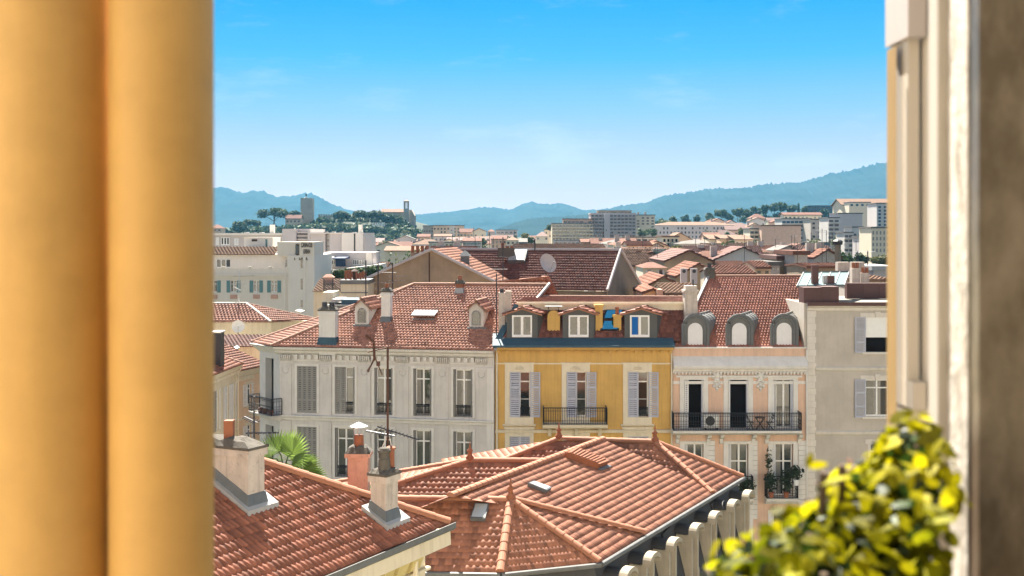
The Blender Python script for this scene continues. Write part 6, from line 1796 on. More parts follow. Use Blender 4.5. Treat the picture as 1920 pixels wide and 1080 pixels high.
    if rows and cols:
        a, b = wpy if wpy else (pye + 2, pye + 2 + rows * 9)
        za, zb2 = (HZ - a) / F * Y - zb, (HZ - b) / F * Y - zb
        ch = (za - zb2) / rows; cw_ = wd_ / cols
        for i in range(rows):
            zz = za - (i + .5) * ch
            for k in range(cols):
                if hash((px0, i, k)) % 11 == 0: continue
                xx = -h + (k + .5) * cw_
                ww, hh = cw_ * w[0] / 2, ch * w[1] / 2
                g = MB().box(xx - ww, xx + ww, -.05 * max(1, Y / 200), .05, zz - hh, zz + hh).build('window', winm or M['glass'], t)
                if shut:
                    for s in (-1, 1): MB().box(*sorted((xx + s * ww, xx + s * (ww * 1.8))), -.08 * max(1, Y / 200), -.002, zz - hh, zz + hh).build('shutter', shut, g)
            if bal:
                MB().box(-h - .2, h + .2, -1.5, -.06 * max(1, Y / 200), zz - ch * .5, zz - ch * .22).build('balcony', balc or wall, t)
    for k in range(chim):
        xx = -h * .6 + k * h * 1.1 / max(1, chim - .5); zz = ze + (0.6 if form == 'flat' else ((HZ - pyr) / F * Y - zb - ze) * .6)
        MB().box(xx - .5, xx + .5, depth * .4, depth * .4 + .8, ze, zz + 1.3).build('chimney', M['plaster'], t)
    return t
H = M
ch_ = town('long stone church with clock and bell tower on the hill', 'church', 715, 757, 399, 915, 16, M['oldstone'], M['tile_t'], 'gablex', 393, name='church', base=W(0, 436, 915).z)
fr_ = frame(ch_).inverted(); 
def cpx(px, py, Y=909): return fr_ @ W(px, py, Y)
m = MB(); a, b = cpx(756, 428), cpx(767, 375.5)
m.box(a.x, b.x, a.y, a.y + 4.4, a.z - 6, cpx(0, 401).z); m.box(a.x + .3, b.x - .3, a.y + .2, a.y + 4.2, cpx(0, 401).z, cpx(0, 391).z)
x0, x1 = a.x + .3, b.x - .3
for (u, v) in ((x0, x0 + 1.1), (x1 - 1.1, x1)): m.box(u, v, a.y + .2, a.y + 4.2, cpx(0, 391).z, cpx(0, 379.5).z)
m.box((x0 + x1) / 2 - .18, (x0 + x1) / 2 + .18, a.y + .3, a.y + 1, cpx(0, 391).z, cpx(0, 379.5).z)
m.box(x0, x1, a.y + .2, a.y + 4.2, cpx(0, 379.5).z, cpx(0, 377).z); frustum(m, x0 - .3, x1 + .3, a.y - .1, a.y + 4.5, cpx(0, 377).z, cpx(0, 374.5).z, 1.4); m.box(x0 - .4, x1 + .4, a.y - .3, a.y - .002, cpx(0, 401.5).z, cpx(0, 400.5).z)
m.build('bell_tower', M['oldstone'], ch_)
m = MB(); m.tube([((x0 + x1) / 2, a.y + .15, cpx(0, 394.5).z), ((x0 + x1) / 2, a.y - .25, cpx(0, 394.5).z)], 1.35, 18); cl_ = m.build('clock', M['leadw'], ch_)
m = MB(); c_ = Vector(((x0 + x1) / 2, a.y - .32, cpx(0, 394.5).z)); m.tube([c_, c_ + Vector((.5, 0, .5))], .1, 4); m.tube([c_, c_ + Vector((-.1, 0, 1.0))], .08, 4); m.build('clock_hand', M['board'], cl_)
m = MB(); a, b = cpx(767, 430, 914), cpx(779, 393, 914); mid = (a.x * .75 + b.x * .25)
m.hexa([(a.x, a.y, a.z - 6), (b.x - .8, a.y, a.z - 6), (b.x - .8, a.y, cpx(0, 404).z), (b.x - 1.8, a.y, cpx(0, 399).z), (mid + .6, a.y, cpx(0, 393).z), (a.x, a.y, cpx(0, 393).z)], [(a.x, a.y + 14, a.z - 6), (b.x - .8, a.y + 14, a.z - 6), (b.x - .8, a.y + 14, cpx(0, 404).z), (b.x - 1.8, a.y + 14, cpx(0, 399).z), (mid + .6, a.y + 14, cpx(0, 393).z), (a.x, a.y + 14, cpx(0, 393).z)])
m.build('front_wall', M['oldstone'], ch_)
sg = thing('hill_sign', 'white letters spelling CANNES across the wooded hill', 'sign', W(698, 424, 818))
lettering(sg, 'CANNES', (0, 0, 0), 3.6, M['letterw'], w=24 / F * 818)
for k in range(4): MB().box(.3 + k * 2.6, .5 + k * 2.6, .1, .3, -9, 2).build('post', M['iron'], sg)
lump_house('red roofed house left of the castle tower', 535, 564, 411, 404, 880, M['peach'], M['tile_f'], rows=1, cols=4, wpy=(412, 418))

# ================================================================ TOWN
town('grey stone block at the left end of the skyline row', 'block', 793, 813, 424, 700, 10, M['oldstone'], M['zinc'], rows=2, cols=4, wpy=(426, 436))
town('long tan block with small windows on the skyline', 'block', 812, 869, 423.5, 690, 12, M['peach'], M['tile_t'], rows=3, cols=9, wpy=(426, 444))
town('narrow white tower house in front of the long tan block', 'house', 843, 851, 426, 660, 7, M['whitetrim'], M['white'], rows=2, cols=1, wpy=(429, 441), w=(.3, .4))
town('cottage with red roof below the right end of the long tan block', 'house', 862, 888, 437, 620, 9, M['peach'], M['tile_f'], 'gablex', 430, rows=2, cols=4, wpy=(438, 450), shut=M['shut_g'])
town('tall cream gabled house standing alone on the skyline', 'house', 886, 911, 434, 600, 10, M['cream'], M['tile_t'], 'gabley', 429, rows=2, cols=2, wpy=(437, 455), w=(.2, .4))
town('thin grey house with dark shutters right of the cream gabled house', 'house', 914, 928, 434, 610, 9, M['lilac'], M['tile_f'], 'hip', 430, rows=3, cols=2, wpy=(436, 458))
town('flat topped apartment house with dark terrace rail, on the skyline', 'apartment house', 930, 970, 432, 640, 10, M['lilac'], M['zinc'], rows=2, cols=5, wpy=(433, 447), bal=True, w=(.6, .6))
town('low pale blue house in shade under the long tan block', 'house', 814, 846, 444, 560, 9, M['lilac'], M['tile_t'], 'gablex', 440, rows=1, cols=4, wpy=(446, 453))
town('dark roofed low house below the white tower house', 'house', 838, 872, 452, 520, 9, M['gablegrey'], M['tile_b'], 'gablex', 446, rows=1, cols=4, wpy=(454, 460))
town('long flat cream building left of centre behind the brown roof', 'building', 804, 864, 455, 420, 12, M['creamwall'], M['whitetrim'], rows=1, cols=8, wpy=(456, 464), w=(.5, .5))
town('white house with tiny windows right of the long flat cream building', 'house', 868, 902, 453, 430, 9, M['whitetrim'], M['tile_f'], 'gablex', 447, rows=2, cols=5, wpy=(454, 466), shut=M['shut_t'])
town('pale rose house with two storeys below the flat topped apartment house', 'house', 921, 950, 449, 430, 9, M['pink'], M['tile_f'], 'gablex', 443, rows=2, cols=4, wpy=(450, 466))
town('cream house with arched entrance next to the blue awning', 'house', 949, 974, 450, 400, 9, M['cream'], M['tile_t'], 'hip', 445, rows=2, cols=3, wpy=(452, 466))
town('low building with wide blue awning', 'building', 973, 989, 455, 380, 8, M['zincblue'], M['whitetrim'], 'mono', 448, rows=1, cols=2, wpy=(457, 463))
town('long rose tile roof just behind the gabled house, left', 'house', 806, 890, 474, 190, 14, M['creamwall'], M['tile_f'], 'gablex', 463.5, chim=2)
town('long low beige roof just behind the dark brown roof', 'house', 968, 1132, 470, 200, 16, M['creamwall'], M['tile_t'], 'gablex', 459)
town('small house with pointed dark roof left of the stepped flats', 'house', 1005, 1028, 443, 520, 9, M['cream'], M['tile_b'], 'hip', 434, rows=1, cols=3, wpy=(444, 451), xr=(1016, 1018))
town('beige cube house behind the pointed dark roof', 'house', 1021, 1041, 431, 600, 10, M['cream'], M['whitetrim'], rows=2, cols=3, wpy=(433, 446))
town('lower step of the terraced flats with continuous balconies', 'apartment house', 1035, 1112, 420, 560, 14, M['creamwall'], M['whitetrim'], rows=5, cols=12, wpy=(421, 452), bal=True, w=(.7, .6), name='apartment_house')
town('upper terrace storey set back on the stepped flats', 'apartment house', 1056, 1110, 411.5, 566, 10, M['pink'], M['tile_f'], rows=1, cols=7, wpy=(413, 420), w=(.7, .6), name='apartment_house')
town('tall grey apartment tower with a blank light stripe', 'apartment tower', 1108, 1192, 401, 570, 16, M['lilac'], M['lilac'], rows=7, cols=12, wpy=(402, 446), bal=True, w=(.75, .6), name='apartment_tower', balc=M['stone'])
bb = thing('stair_tower', 'blank light stair shaft on the front of the grey apartment tower', 'stair shaft', W(1139, 440, 567)); bw(1133, 1144, 401, 452, 567, 2.9, bb, M['stone'], 'wall'); bw(1136, 1137.5, 430, 433, 566.8, .2, bb, M['glass'], 'window')
town('penthouse with planted terrace on top of the grey apartment tower', 'penthouse', 1121, 1184, 396, 575, 9, M['gablewall'], M['zinc'], rows=1, cols=9, wpy=(397, 401), name='penthouse')
town('cream apartment house with balconies right of the grey tower', 'apartment house', 1192, 1228, 404, 580, 14, M['cream'], M['whitetrim'], rows=4, cols=4, wpy=(406, 428), bal=False, w=(.5, .45), name='apartment_house', chim=2)
town('low shaded blue building at the foot of the stepped flats', 'building', 1040, 1134, 452, 480, 12, M['lilac'], M['whitetrim'], rows=1, cols=12, wpy=(453, 460), w=(.7, .6))
town('white hall with a shallow pointed roof', 'hall', 1132, 1192, 457, 300, 14, M['whitetrim'], M['whitetrim'], 'hip', 449, name='hall')
town('long white building with four big dark windows', 'building', 1168, 1250, 446, 360, 12, M['hotelw'], M['whitetrim'], rows=2, cols=7, wpy=(447, 462), w=(.72, .6), name='office_building')
town('wide house with pink hipped roof in front of the white hall', 'house', 1150, 1206, 459, 260, 14, M['creamwall'], M['tile_f'], 'hip', 448, rows=1, cols=7, wpy=(460, 467), chim=2)
town('row of rose roofed houses below the big dark windows', 'house', 1176, 1222, 461, 230, 11, M['pink'], M['tile_f'], 'gablex', 454, rows=2, cols=6, wpy=(462, 474), shut=M['shut_w'])
town('white gabled house below the four storey house with loggias', 'house', 1218, 1244, 464, 235, 11, M['whitetrim'], M['tile_t'], 'gabley', 457, rows=1, cols=2, wpy=(465, 473))
town('long institution with pale hipped roof and rows of windows', 'school', 1228, 1376, 422, 640, 18, M['lilac'], M['tile_t'], 'hip', 416, rows=3, cols=22, wpy=(424, 448), w=(.4, .5), name='school')
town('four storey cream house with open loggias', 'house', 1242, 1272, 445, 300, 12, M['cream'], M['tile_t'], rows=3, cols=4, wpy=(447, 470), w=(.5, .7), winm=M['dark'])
town('tan gable behind the four storey house with loggias', 'house', 1252, 1298, 450, 330, 12, M['peach'], M['tile_t'], 'gabley', 437, rows=1, cols=4, wpy=(452, 458), w=(.2, .5))
town('villa with white pyramid roof above the ochre gable', 'villa', 1272, 1333, 457, 290, 16, M['whitetrim'], M['whitetrim'], 'hip', 449, rows=2, cols=6, wpy=(459, 473), w=(.5, .5), name='villa', xr=(1303, 1309))
for i, (a, b, e, r, lab) in enumerate(((1330, 1360, 449, 441, 'leftmost cream terrace house in the stepped row with slanting roofs'), (1352, 1384, 448, 441.5, 'second cream terrace house in the stepped row with slanting roofs'), (1378, 1412, 450, 442, 'third cream terrace house in the stepped row, partly behind palms'))):
    town(lab, 'house', a, b, e, 330 - i * 8, 11, (M['cream'], M['peach'], M['creamwall'])[i], M['tile_t'], 'mono', r, rows=3, cols=4, wpy=(452, 480), bal=(i == 1), w=(.4, .5), group='terrace houses with slanting roofs', winm=M['glass'])
town('red tiled roof house just left of the stepped terrace row', 'house', 1322, 1352, 446, 380, 10, M['pink'], M['tile_f'], 'gablex', 437)
town('long brick red roof left of the ochre gable', 'house', 1178, 1262, 484, 170, 10, M['gablewall'], M['tile_f'], 'gablex', 471)
town('green covered roof cabin on the brick red roof', 'roof cabin', 1228, 1243, 473, 168, 3, M['shut_t'], M['copper'], 'flat', base=-14)
og = town('large blank ochre gable with a central pipe', 'house', 1247, 1336, 491, 150, 16, M['gablewall'], M['tile_b'], 'gabley', 471); og.rotation_euler.z = 0
town('small cream house with two windows and a pink hipped roof', 'house', 1206, 1250, 502, 140, 8, M['cream'], M['tile_f'], 'hip', 491, rows=1, cols=2, wpy=(504, 520), w=(.3, .75), shut=M['shut_w'])
town('brown gable with a raking roof line below the small cream house', 'house', 1196, 1292, 548, 118, 12, M['gablegrey'], M['tile_f'], 'gabley', 520)
town('brown wall with slanted white coping in front of the ochre gable', 'house', 1268, 1350, 520, 132, 10, M['gablewall'], M['tile_f'], 'gabley', 496)
town('tiny pink house between the weathered gable and the yellow house roof', 'house', 1204, 1243, 552, 98, 7, M['pink'], M['tile_f'], 'gabley', 544)
bw(1232, 1243, 543, 560, 97, 2, thing('chimney_block', 'square pink chimney block beside the tiny pink house', 'chimney', W(1237, 560, 97)), M['plasterpink'], 'wall')
town('low white roofed shed with dark openings below the roof coolers', 'shed', 1244, 1306, 553, 104, 8, M['creamwall'], M['tile_t'], 'gablex', 534, rows=1, cols=4, wpy=(551, 560))
town('orange tiled house front right of the dark chimney', 'house', 1340, 1414, 516, 120, 9, M['creamwall'], M['tile_f'], 'gablex', 501)
town('low orange roof behind the orange tiled house front', 'house', 1352, 1400, 501, 150, 9, M['gablewall'], M['tile_f'], 'gablex', 492)
town('tall blank salmon pink apartment wall', 'apartment house', 1428, 1502, 424, 420, 14, M['pink'], M['tile_t'], rows=0, name='apartment_house')
town('stepped balconies on the left side of the salmon wall', 'apartment house', 1406, 1430, 430, 425, 12, M['cream'], M['whitetrim'], rows=4, cols=3, wpy=(432, 466), bal=True, w=(.8, .6), name='apartment_house')
town('white apartment block with blue glazed balconies', 'apartment block', 1466, 1521, 411, 520, 14, M['hotelw'], M['whitetrim'], rows=6, cols=7, wpy=(413, 458), bal=True, w=(.8, .6), winm=M['zincblue'], name='apartment_block')
town('beige slab tower with one column of balconies', 'apartment block', 1520, 1554, 412, 505, 14, M['beige'], M['whitetrim'], rows=5, cols=3, wpy=(415, 456), w=(.4, .5), name='apartment_block')
town('low glass fronted building below the blue glazed balconies', 'building', 1505, 1556, 456, 430, 10, M['zincblue'], M['whitetrim'], rows=1, cols=8, wpy=(457, 465), winm=M['zincblue'], name='office_building')
town('slender white tower with a balcony on every floor', 'apartment tower', 1553, 1574, 409, 470, 14, M['hotelw'], M['whitetrim'], rows=7, cols=2, wpy=(411, 466), bal=True, w=(.7, .6), name='apartment_tower')
town('lilac blank wall building right of the slender white tower', 'apartment house', 1572, 1617, 401, 500, 14, M['lilac'], M['whitetrim'], name='apartment_house')
town('grand cream hillside hotel with rows of arched windows', 'hotel', 1580, 1672, 385, 640, 20, M['creamwall'], M['tile_t'], 'gablex', 374, rows=4, cols=12, wpy=(388, 425), w=(.4, .55), name='hotel', winm=M['gablegrey'])
town('roof pavilion on the grand cream hillside hotel', 'pavilion', 1592, 1632, 380, 630, 10, M['cream'], M['whitetrim'], rows=1, cols=4, wpy=(381, 388), name='pavilion', winm=M['zincblue'])
town('tall white block at the right end of the hillside', 'apartment block', 1644, 1675, 382, 520, 14, M['hotelw'], M['whitetrim'], rows=6, cols=3, wpy=(385, 425), w=(.45, .6), name='apartment_block', winm=M['zincblue'])
town('white stepped house below the lilac blank wall', 'house', 1598, 1618, 427, 400, 10, M['whitetrim'], M['whitetrim'], rows=4, cols=2, wpy=(436, 470), w=(.5, .5))
town('grey block beside the white stepped house', 'house', 1612, 1640, 430, 410, 10, M['lilac'], M['whitetrim'], rows=1, cols=2, wpy=(440, 448))
town('balconied white house left of the white stepped house', 'house', 1583, 1599, 437, 390, 10, M['hotelw'], M['whitetrim'], rows=4, cols=2, wpy=(439, 474), bal=True, w=(.8, .6))
town('bluish house with tall windows right of the white stepped house', 'house', 1616, 1637, 446, 360, 10, M['lilac'], M['whitetrim'], rows=2, cols=5, wpy=(448, 470), w=(.5, .6), winm=M['zincblue'])
town('rounded cream corner house with tall windows', 'house', 1634, 1668, 428, 340, 12, M['cream'], M['whitetrim'], rows=4, cols=5, wpy=(431, 475), w=(.4, .6), winm=M['shut_g'])
town('villa with pink roof below the ridge trees', 'villa', 1408, 1436, 409, 760, 12, M['pink'], M['tile_f'], 'hip', 401, rows=2, cols=4, wpy=(410, 420), name='villa')
town('small tan gabled house above the salmon wall', 'house', 1448, 1468, 417, 640, 9, M['peach'], M['tile_f'], 'gabley', 412)
town('long pale house under the cypress', 'house', 1470, 1540, 404, 700, 10, M['cream'], M['tile_f'], 'gablex', 399.5, rows=1, cols=9, wpy=(405, 411))
town('distant blue glass building right of the cypress', 'building', 1515, 1570, 386, 1000, 14, M['zincblue'], M['zinc'], rows=2, cols=10, wpy=(387, 398), w=(.7, .6), name='office_building', base=0)
town('row of white walled cottages with pale shutters', 'cottage row', 1405, 1458, 471, 215, 10, M['whitetrim'], M['tile_f'], 'gablex', 463, rows=1, cols=8, wpy=(473, 484), w=(.35, .7), shut=M['shut_b'], chim=2, name='cottage')
town('white lean-to gable right of the white walled cottages', 'cottage', 1456, 1501, 471, 205, 9, M['whitetrim'], M['whitetrim'], 'gabley', 462, name='cottage')
town('broad dark brown slab roof below the slender white tower', 'house', 1506, 1566, 480, 180, 10, M['gablewall'], M['tile_b'], 'gablex', 462)
town('cream gabled house with tall chimneys before the dark slab roof', 'house', 1526, 1577, 485, 150, 11, M['plaster'], M['tile_f'], 'gabley', 469, rows=2, cols=3, wpy=(489, 510), w=(.3, .5), chim=2)
town('tan blank party wall left of the glass roof', 'house', 1459, 1491, 487, 135, 9, M['gablewall'], M['tile_b'])
town('beige party wall house just left of the cream gabled house', 'house', 1490, 1514, 478, 130, 9, M['plaster'], M['tile_f'])
town('small orange roofed house between the tan party wall and the orange front', 'house', 1416, 1445, 504, 128, 9, M['peach'], M['tile_f'], 'gablex', 492, rows=1, cols=2, wpy=(506, 515))
town('grey wall with a white flat roof right of the small orange roof', 'house', 1444, 1462, 498, 133, 8, M['lilac'], M['whitetrim'], rows=1, cols=2, wpy=(500, 508))
town('reddish roofed house behind the glass roof', 'house', 1512, 1580, 503, 112, 8, M['gablewall'], M['tile_f'], 'gablex', 497)
town('stone roofs right of the glass roof behind the dark metal boxes', 'house', 1590, 1668, 528, 96, 9, M['plaster'], M['tile_t'], 'gablex', 521, chim=2)
town('low white building with rail at the far right edge', 'building', 1638, 1680, 507, 120, 8, M['stone'], M['leadw'])
town('pink roofed cottage among the trees left of the white hall', 'cottage', 1090, 1130, 455, 340, 9, M['pink'], M['tile_f'], 'gablex', 449, name='cottage')
town('white modern house with flat roofs at the foot of the hill', 'house', 692, 741, 455.5, 560, 12, M['whitetrim'], M['whitetrim'], rows=1, cols=5, wpy=(458, 464), name='modern_house')
town('higher white cube of the modern house at the foot of the hill', 'house', 718, 740, 452, 563, 8, M['stone'], M['whitetrim'], name='modern_house')
town('blue grey shaded house with a white gable at the hill foot', 'house', 742, 777, 449, 540, 10, M['lilac'], M['whitetrim'], 'gabley', 442, rows=1, cols=3, wpy=(450, 458), w=(.25, .6))
town('wide tan roofed house behind the row of dark trees', 'house', 722, 792, 471, 300, 12, M['creamwall'], M['tile_t'], 'gablex', 462.5)
town('terracotta roofed house below the clock tower', 'house', 782, 806, 445, 600, 10, M['peach'], M['tile_f'], 'gablex', 440, rows=1, cols=3, wpy=(446, 452))
town('little villa at the left end of the castle hill', 'villa', 392, 415, 428, 700, 10, M['peach'], M['tile_f'], 'hip', 421, rows=1, cols=3, wpy=(429, 434), name='villa')
town('small peach house right of the white terrace building', 'house', 700, 726, 503, 170, 9, M['peach'], M['tile_t'], 'gablex', 494)
FW = [('cream', 'cream'), ('peach', 'peach'), ('pale pink', 'pink'), ('white', 'townwhite'), ('stone grey', 'lilac'), ('sandy', 'creamwall')]
FR = [('terracotta', 'tile_f'), ('tan tiled', 'tile_t'), ('brown', 'tile_b')]
FF = [('gablex', 'long'), ('gabley', 'gable fronted'), ('hip', 'hipped')]
FZ = [('left of the ochre gable', 1176, 1250, 476, 500, 165, 250, 9), ('between the ochre gable and the cottages', 1335, 1430, 478, 500, 165, 260, 11), ('below the long institution', 1190, 1330, 458, 474, 330, 480, 9), ('on the slope under the ridge trees', 1330, 1470, 412, 440, 560, 760, 13), ('below the salmon wall', 1410, 1520, 468, 490, 230, 330, 8), ('under the cream hillside hotel', 1540, 1650, 425, 462, 480, 600, 9), ('under the left skyline', 800, 1000, 446, 464, 430, 620, 12), ('at the castle hill foot', 690, 800, 452, 466, 480, 620, 7), ('far beyond the brick red roof', 1130, 1240, 462, 476, 260, 340, 7)]
rf = random.Random(21); combos = {}
for zt_, a, b, y0, y1, Ya, Yb, n in FZ:
    lst = [(w_, r_, f_) for w_ in FW for r_ in FR for f_ in FF]; rf.shuffle(lst)
    for k in range(n):
        w_, r_, f_ = lst[k]
        u = rf.random(); px = a + (b - a) * (k + rf.uniform(.1, .9)) / n; Y = Yb - (Yb - Ya) * u; pe = y0 + (y1 - y0) * u + rf.uniform(-2, 2)
        wm = rf.uniform(8, 13) / Y * F; hp = rf.uniform(1.6, 2.6) / Y * F
        town(f'{w_[0]} house with {f_[1]} {r_[0]} roof {zt_}', 'house', px - wm / 2, px + wm / 2, pe, Y, rf.uniform(7, 11), M[w_[1]], M[r_[1]], f_[0], pe - hp, rows=2, cols=rf.choice((2, 3, 3)), wpy=(pe + 1.5 / Y * F * .4, pe + 6 / Y * F), w=(.3, .5), shut=rf.choice((None, M['shut_w'], M['shut_g'])) if Y < 300 else None, chim=rf.choice((0, 1, 1)), group='houses of the far town')
for i, (px, lab) in enumerate(((1282, 'left white roof cooler below the ochre gable'), (1301, 'right white roof cooler below the ochre gable'))):
    t = thing('air_conditioner', lab, 'air conditioner', W(px, 514, 112)); z = 11 / F * 112
    MB().box(-.3, .3, -.2, .2, -.9, z).build('casing', M['stone'], t); m = MB(); m.lathe([(.17, 0), (.17, .03)], (0, 0, 0), 14); m.v = [(x, -.205 - zz, y + z * .5) for x, y, zz in m.v]; m.build('fan', M['iron'], t)
rnd = random.Random(9)
for i, (px, pyb, pyt, Y, lab) in enumerate(((1571, 505, 457, 118, 'tall dark chimney pipe with a cap near the right edge'), (1608, 500, 470, 125, 'thin roof pole right of the tall dark chimney pipe'), (1627, 500, 470, 122, 'farther right of two thin roof poles near the edge'), (1003, 470, 448, 104, 'thin aerial above the dark brown roof ridge'))):
    h_ = (pyb - pyt) / F * Y; t = thing('roof_pole', lab, 'pole', W(px, pyb, Y)); MB().tube([(0, 0, 0), (0, 0, h_)], .3 if i == 0 else .06, 8).build('shaft', M['gablegrey'] if i == 0 else M['iron'], t)
    if i == 0: MB().lathe([(.45, h_ - .1), (.5, h_ + .25), (.3, h_ + .4)], (0, 0, 0), 10).build('cap', M['iron'], t)
    else: yagi(t, (0, 0, h_ * .95), (1, .2, 0), 1.0, 4)

# more trees of the town
TL = []
ridge = [(1240, 408, 20), (1262, 404, 18), (1285, 404, 22), (1308, 402, 16), (1330, 399, 22), (1352, 393, 26), (1368, 399, 20), (1383, 390, 26), (1402, 392, 26), (1420, 386, 26), (1436, 384, 20), (1452, 380, 22), (1466, 379, 20), (1482, 383, 26), (1508, 387, 20), (1548, 392, 22), (1574, 388, 18), (1335, 408, 26), (1400, 402, 30), (1430, 400, 30), (1460, 397, 30), (1490, 398, 26)]
names_ = ['tall', 'dense', 'feathery', 'rounded', 'narrow', 'dark', 'broad']
near_ = {0: 'at the left end of the ridge', 21: 'just below the cypress'}
for i, (px, pyt, w) in enumerate(ridge):
    tree('tree', f'{names_[i % 7]} blue green tree on the wooded ridge, number {i + 1} from the left' if 0 else 'blue green tree in the line of trees along the ridge', px, pyt + 22, pyt, 900 + (i * 53) % 120, w, M['pine'] if i % 3 else M['tree'], n=700, leaf=1.3, seed=30 + i, group='trees along the ridge')
tree('cypress', 'dark pointed cypress rising above the ridge trees', 1497, 402, 381, 880, 6, M['pine'], n=300, leaf=1.0, form='cypress', seed=4)
for i, (px, pyt, pyb, Y, w, lab, mm) in enumerate(((1222, 426, 448, 540, 34, 'dark round tree in front of the cream apartment house', 'tree'), (1203, 428, 448, 545, 22, 'tree at the right foot of the grey apartment tower', 'tree'), (1392, 428, 444, 480, 26, 'light green tree right of the long institution', 'olive'), (1370, 452, 470, 300, 16, 'small dark palm-like tree in front of the terrace row', 'tree'), (1270, 462, 482, 190, 18, 'olive tree left of the ochre gable', 'olive'), (1310, 462, 480, 200, 12, 'dark tree behind the ochre gable ridge', 'tree'), (906, 446, 462, 460, 14, 'dark tree below the cream gabled skyline house', 'tree'), (992, 444, 460, 420, 22, 'round tree right of the blue awning', 'tree'), (985, 437, 450, 520, 24, 'pale tree left of the pointed dark roof', 'olive'), (1030, 420, 436, 590, 12, 'single dark tree above the stepped flats', 'tree'), (850, 447, 462, 500, 26, 'dark green tree below the narrow white tower house', 'tree'), (1584, 470, 500, 230, 40, 'wide dark tree left of the bluish house', 'tree'), (1615, 474, 505, 220, 36, 'tree in front of the bluish house', 'pine'), (1648, 478, 510, 215, 40, 'yellowish tree below the rounded corner house', 'olive'), (1250, 412, 428, 800, 40, 'pale tree left of the long institution', 'olive'), (1575, 420, 440, 560, 16, 'tree under the lilac blank wall', 'tree'))):
    tree('tree', lab, px, pyb, pyt, Y, w, M[mm], n=520, leaf=max(.5, w / F * Y * .06), seed=60 + i)
for i, px in enumerate((692, 712, 733, 752, 771, 788)):
    tree('tree', 'olive green tree in the row beside the lilac block', px, 500, 466 + (i * 7) % 5, 235, 34, M['olive'] if i % 2 else M['tree'], n=800, leaf=.42, seed=80 + i, group='row of trees beside the lilac block', zb=-24)
hd = leaf_cloud('hedge', blob_band([(px, 520 - (px - 590) * .1, 9, 10, (px * 13) % 9) for px in range(588, 720, 7)], 146, 0), 3500, .3, M['tree'], None, seed=9, shell=.9)
tag(hd, 'long dark green hedge below the white terrace parapet', 'hedge')
rt = random.Random(33)
for k in range(34):     # small trees showing between the far houses
    a, b, y0, y1, Ya, Yb = rt.choice(((1180, 1430, 466, 492, 190, 330), (1330, 1560, 440, 470, 330, 520), (800, 1000, 446, 464, 430, 600), (1540, 1655, 428, 470, 380, 560), (690, 800, 450, 466, 480, 620)))
    u = rt.random(); py = y0 + (y1 - y0) * u; Y = Yb - (Yb - Ya) * u; h = rt.uniform(4, 7) / Y * F
    tree('tree', 'small green tree showing between the far houses', rt.uniform(a, b), py + h * .7, py - h * .4, Y, h * rt.uniform(.7, 1.1), M[rt.choice(('tree', 'olive', 'pine'))], n=220, leaf=.7, seed=200 + k, group='small trees between the far houses')
for k in range(30):     # thin aerials on the roofs of the town
    a, b, y0, y1, Ya, Yb = rt.choice(((1190, 1430, 470, 505, 120, 260), (1430, 1640, 468, 500, 120, 260), (800, 1000, 440, 466, 300, 560)))
    u = rt.random(); py = y0 + (y1 - y0) * u; Y = Yb - (Yb - Ya) * u; h = rt.uniform(2.5, 4)
    t = thing('television_aerial', 'thin dark aerial on a roof of the far town', 'aerial', W(rt.uniform(a, b), py, Y), group='aerials on the far roofs')
    MB().tube([(0, 0, -1.5), (0, 0, h)], .035 * Y / 150, 5).build('mast', M['iron'], t); yagi(t, (0, 0, h * .95), (rt.uniform(-1, 1), .3, 0), 1.3, 5, M['iron'])
# fan palm behind the red roof
pm = thing('fan_palm', 'fan palm with sunlit leaves behind the near red roof', 'palm', (W(530, 870, 56).x, 56, -24))
cpx_ = L(pm, W(532, 878, 56)); m = MB(); m.tube([(0, 0, 0), (cpx_.x * .5, 0, cpx_.z * .5), tuple(cpx_)], .3, 10, r1=.2); m.build('trunk', M['bark'], pm)
r = random.Random(3)
def fan(c, d, up, R, seed):
    d = d.normalized(); s = d.cross(up).normalized(); u = s.cross(d)
    V, Fq, T = [], [], []
    n = 26
    for k in range(n):
        a = math.radians(-115 + 230 * k / (n - 1)); da = math.radians(4.2)
        R_ = R * (1 - .12 * abs(a) / 2)
        p = lambda an, rr, b: c + (d * math.cos(an) + s * math.sin(an)) * rr + u * b
        i0 = len(V); V += [tuple(c + d * .02), tuple(p(a - da, R_ * .6, .05)), tuple(p(a, R_, -.12 * R_)), tuple(p(a + da, R_ * .6, -.02))]
        Fq.append([i0, i0 + 1, i0 + 2, i0 + 3]); T += [r.random()] * 4
    return np.array(V), np.array(Fq), np.array(T)
for k, (px, py, R, dx, dy, dz) in enumerate(((505, 850, 1.15, -.5, -.5, .8), (548, 842, 1.2, .4, -.3, .9), (522, 838, 1.1, 0, .3, 1), (568, 872, 1.0, .9, -.5, .1), (498, 872, 1.0, -.9, -.4, .1), (545, 866, 1.1, .5, -.9, .2), (520, 866, 1.0, -.2, -1, .1), (580, 888, .9, 1, -.2, -.3), (510, 880, .9, -.7, .4, -.2), (545, 855, 1.0, .2, .8, .3))):
    c = W(px, py + 8, 56 + dy); c0 = frame(pm) @ cpx_
    V, Fq, T = fan(c, Vector((dx, dy, dz)), Vector((-dx * .4, -.8, .6)), R, k)
    fo = np_mesh('frond', V, Fq, M['palmleaf'], pm, tint=T)
    MB().tube([c0, (c0 + c) / 2 + Vector((0, 0, .2)), c], .03, 5).build('stalk', M['palmleaf'], fo, world=True)
tree('bush', 'wispy green bush behind the pink chimney', 702, 890, 862, 44, 26, M['palmleaf'], n=160, leaf=.28, seed=2, zb=-24, trunk=True)

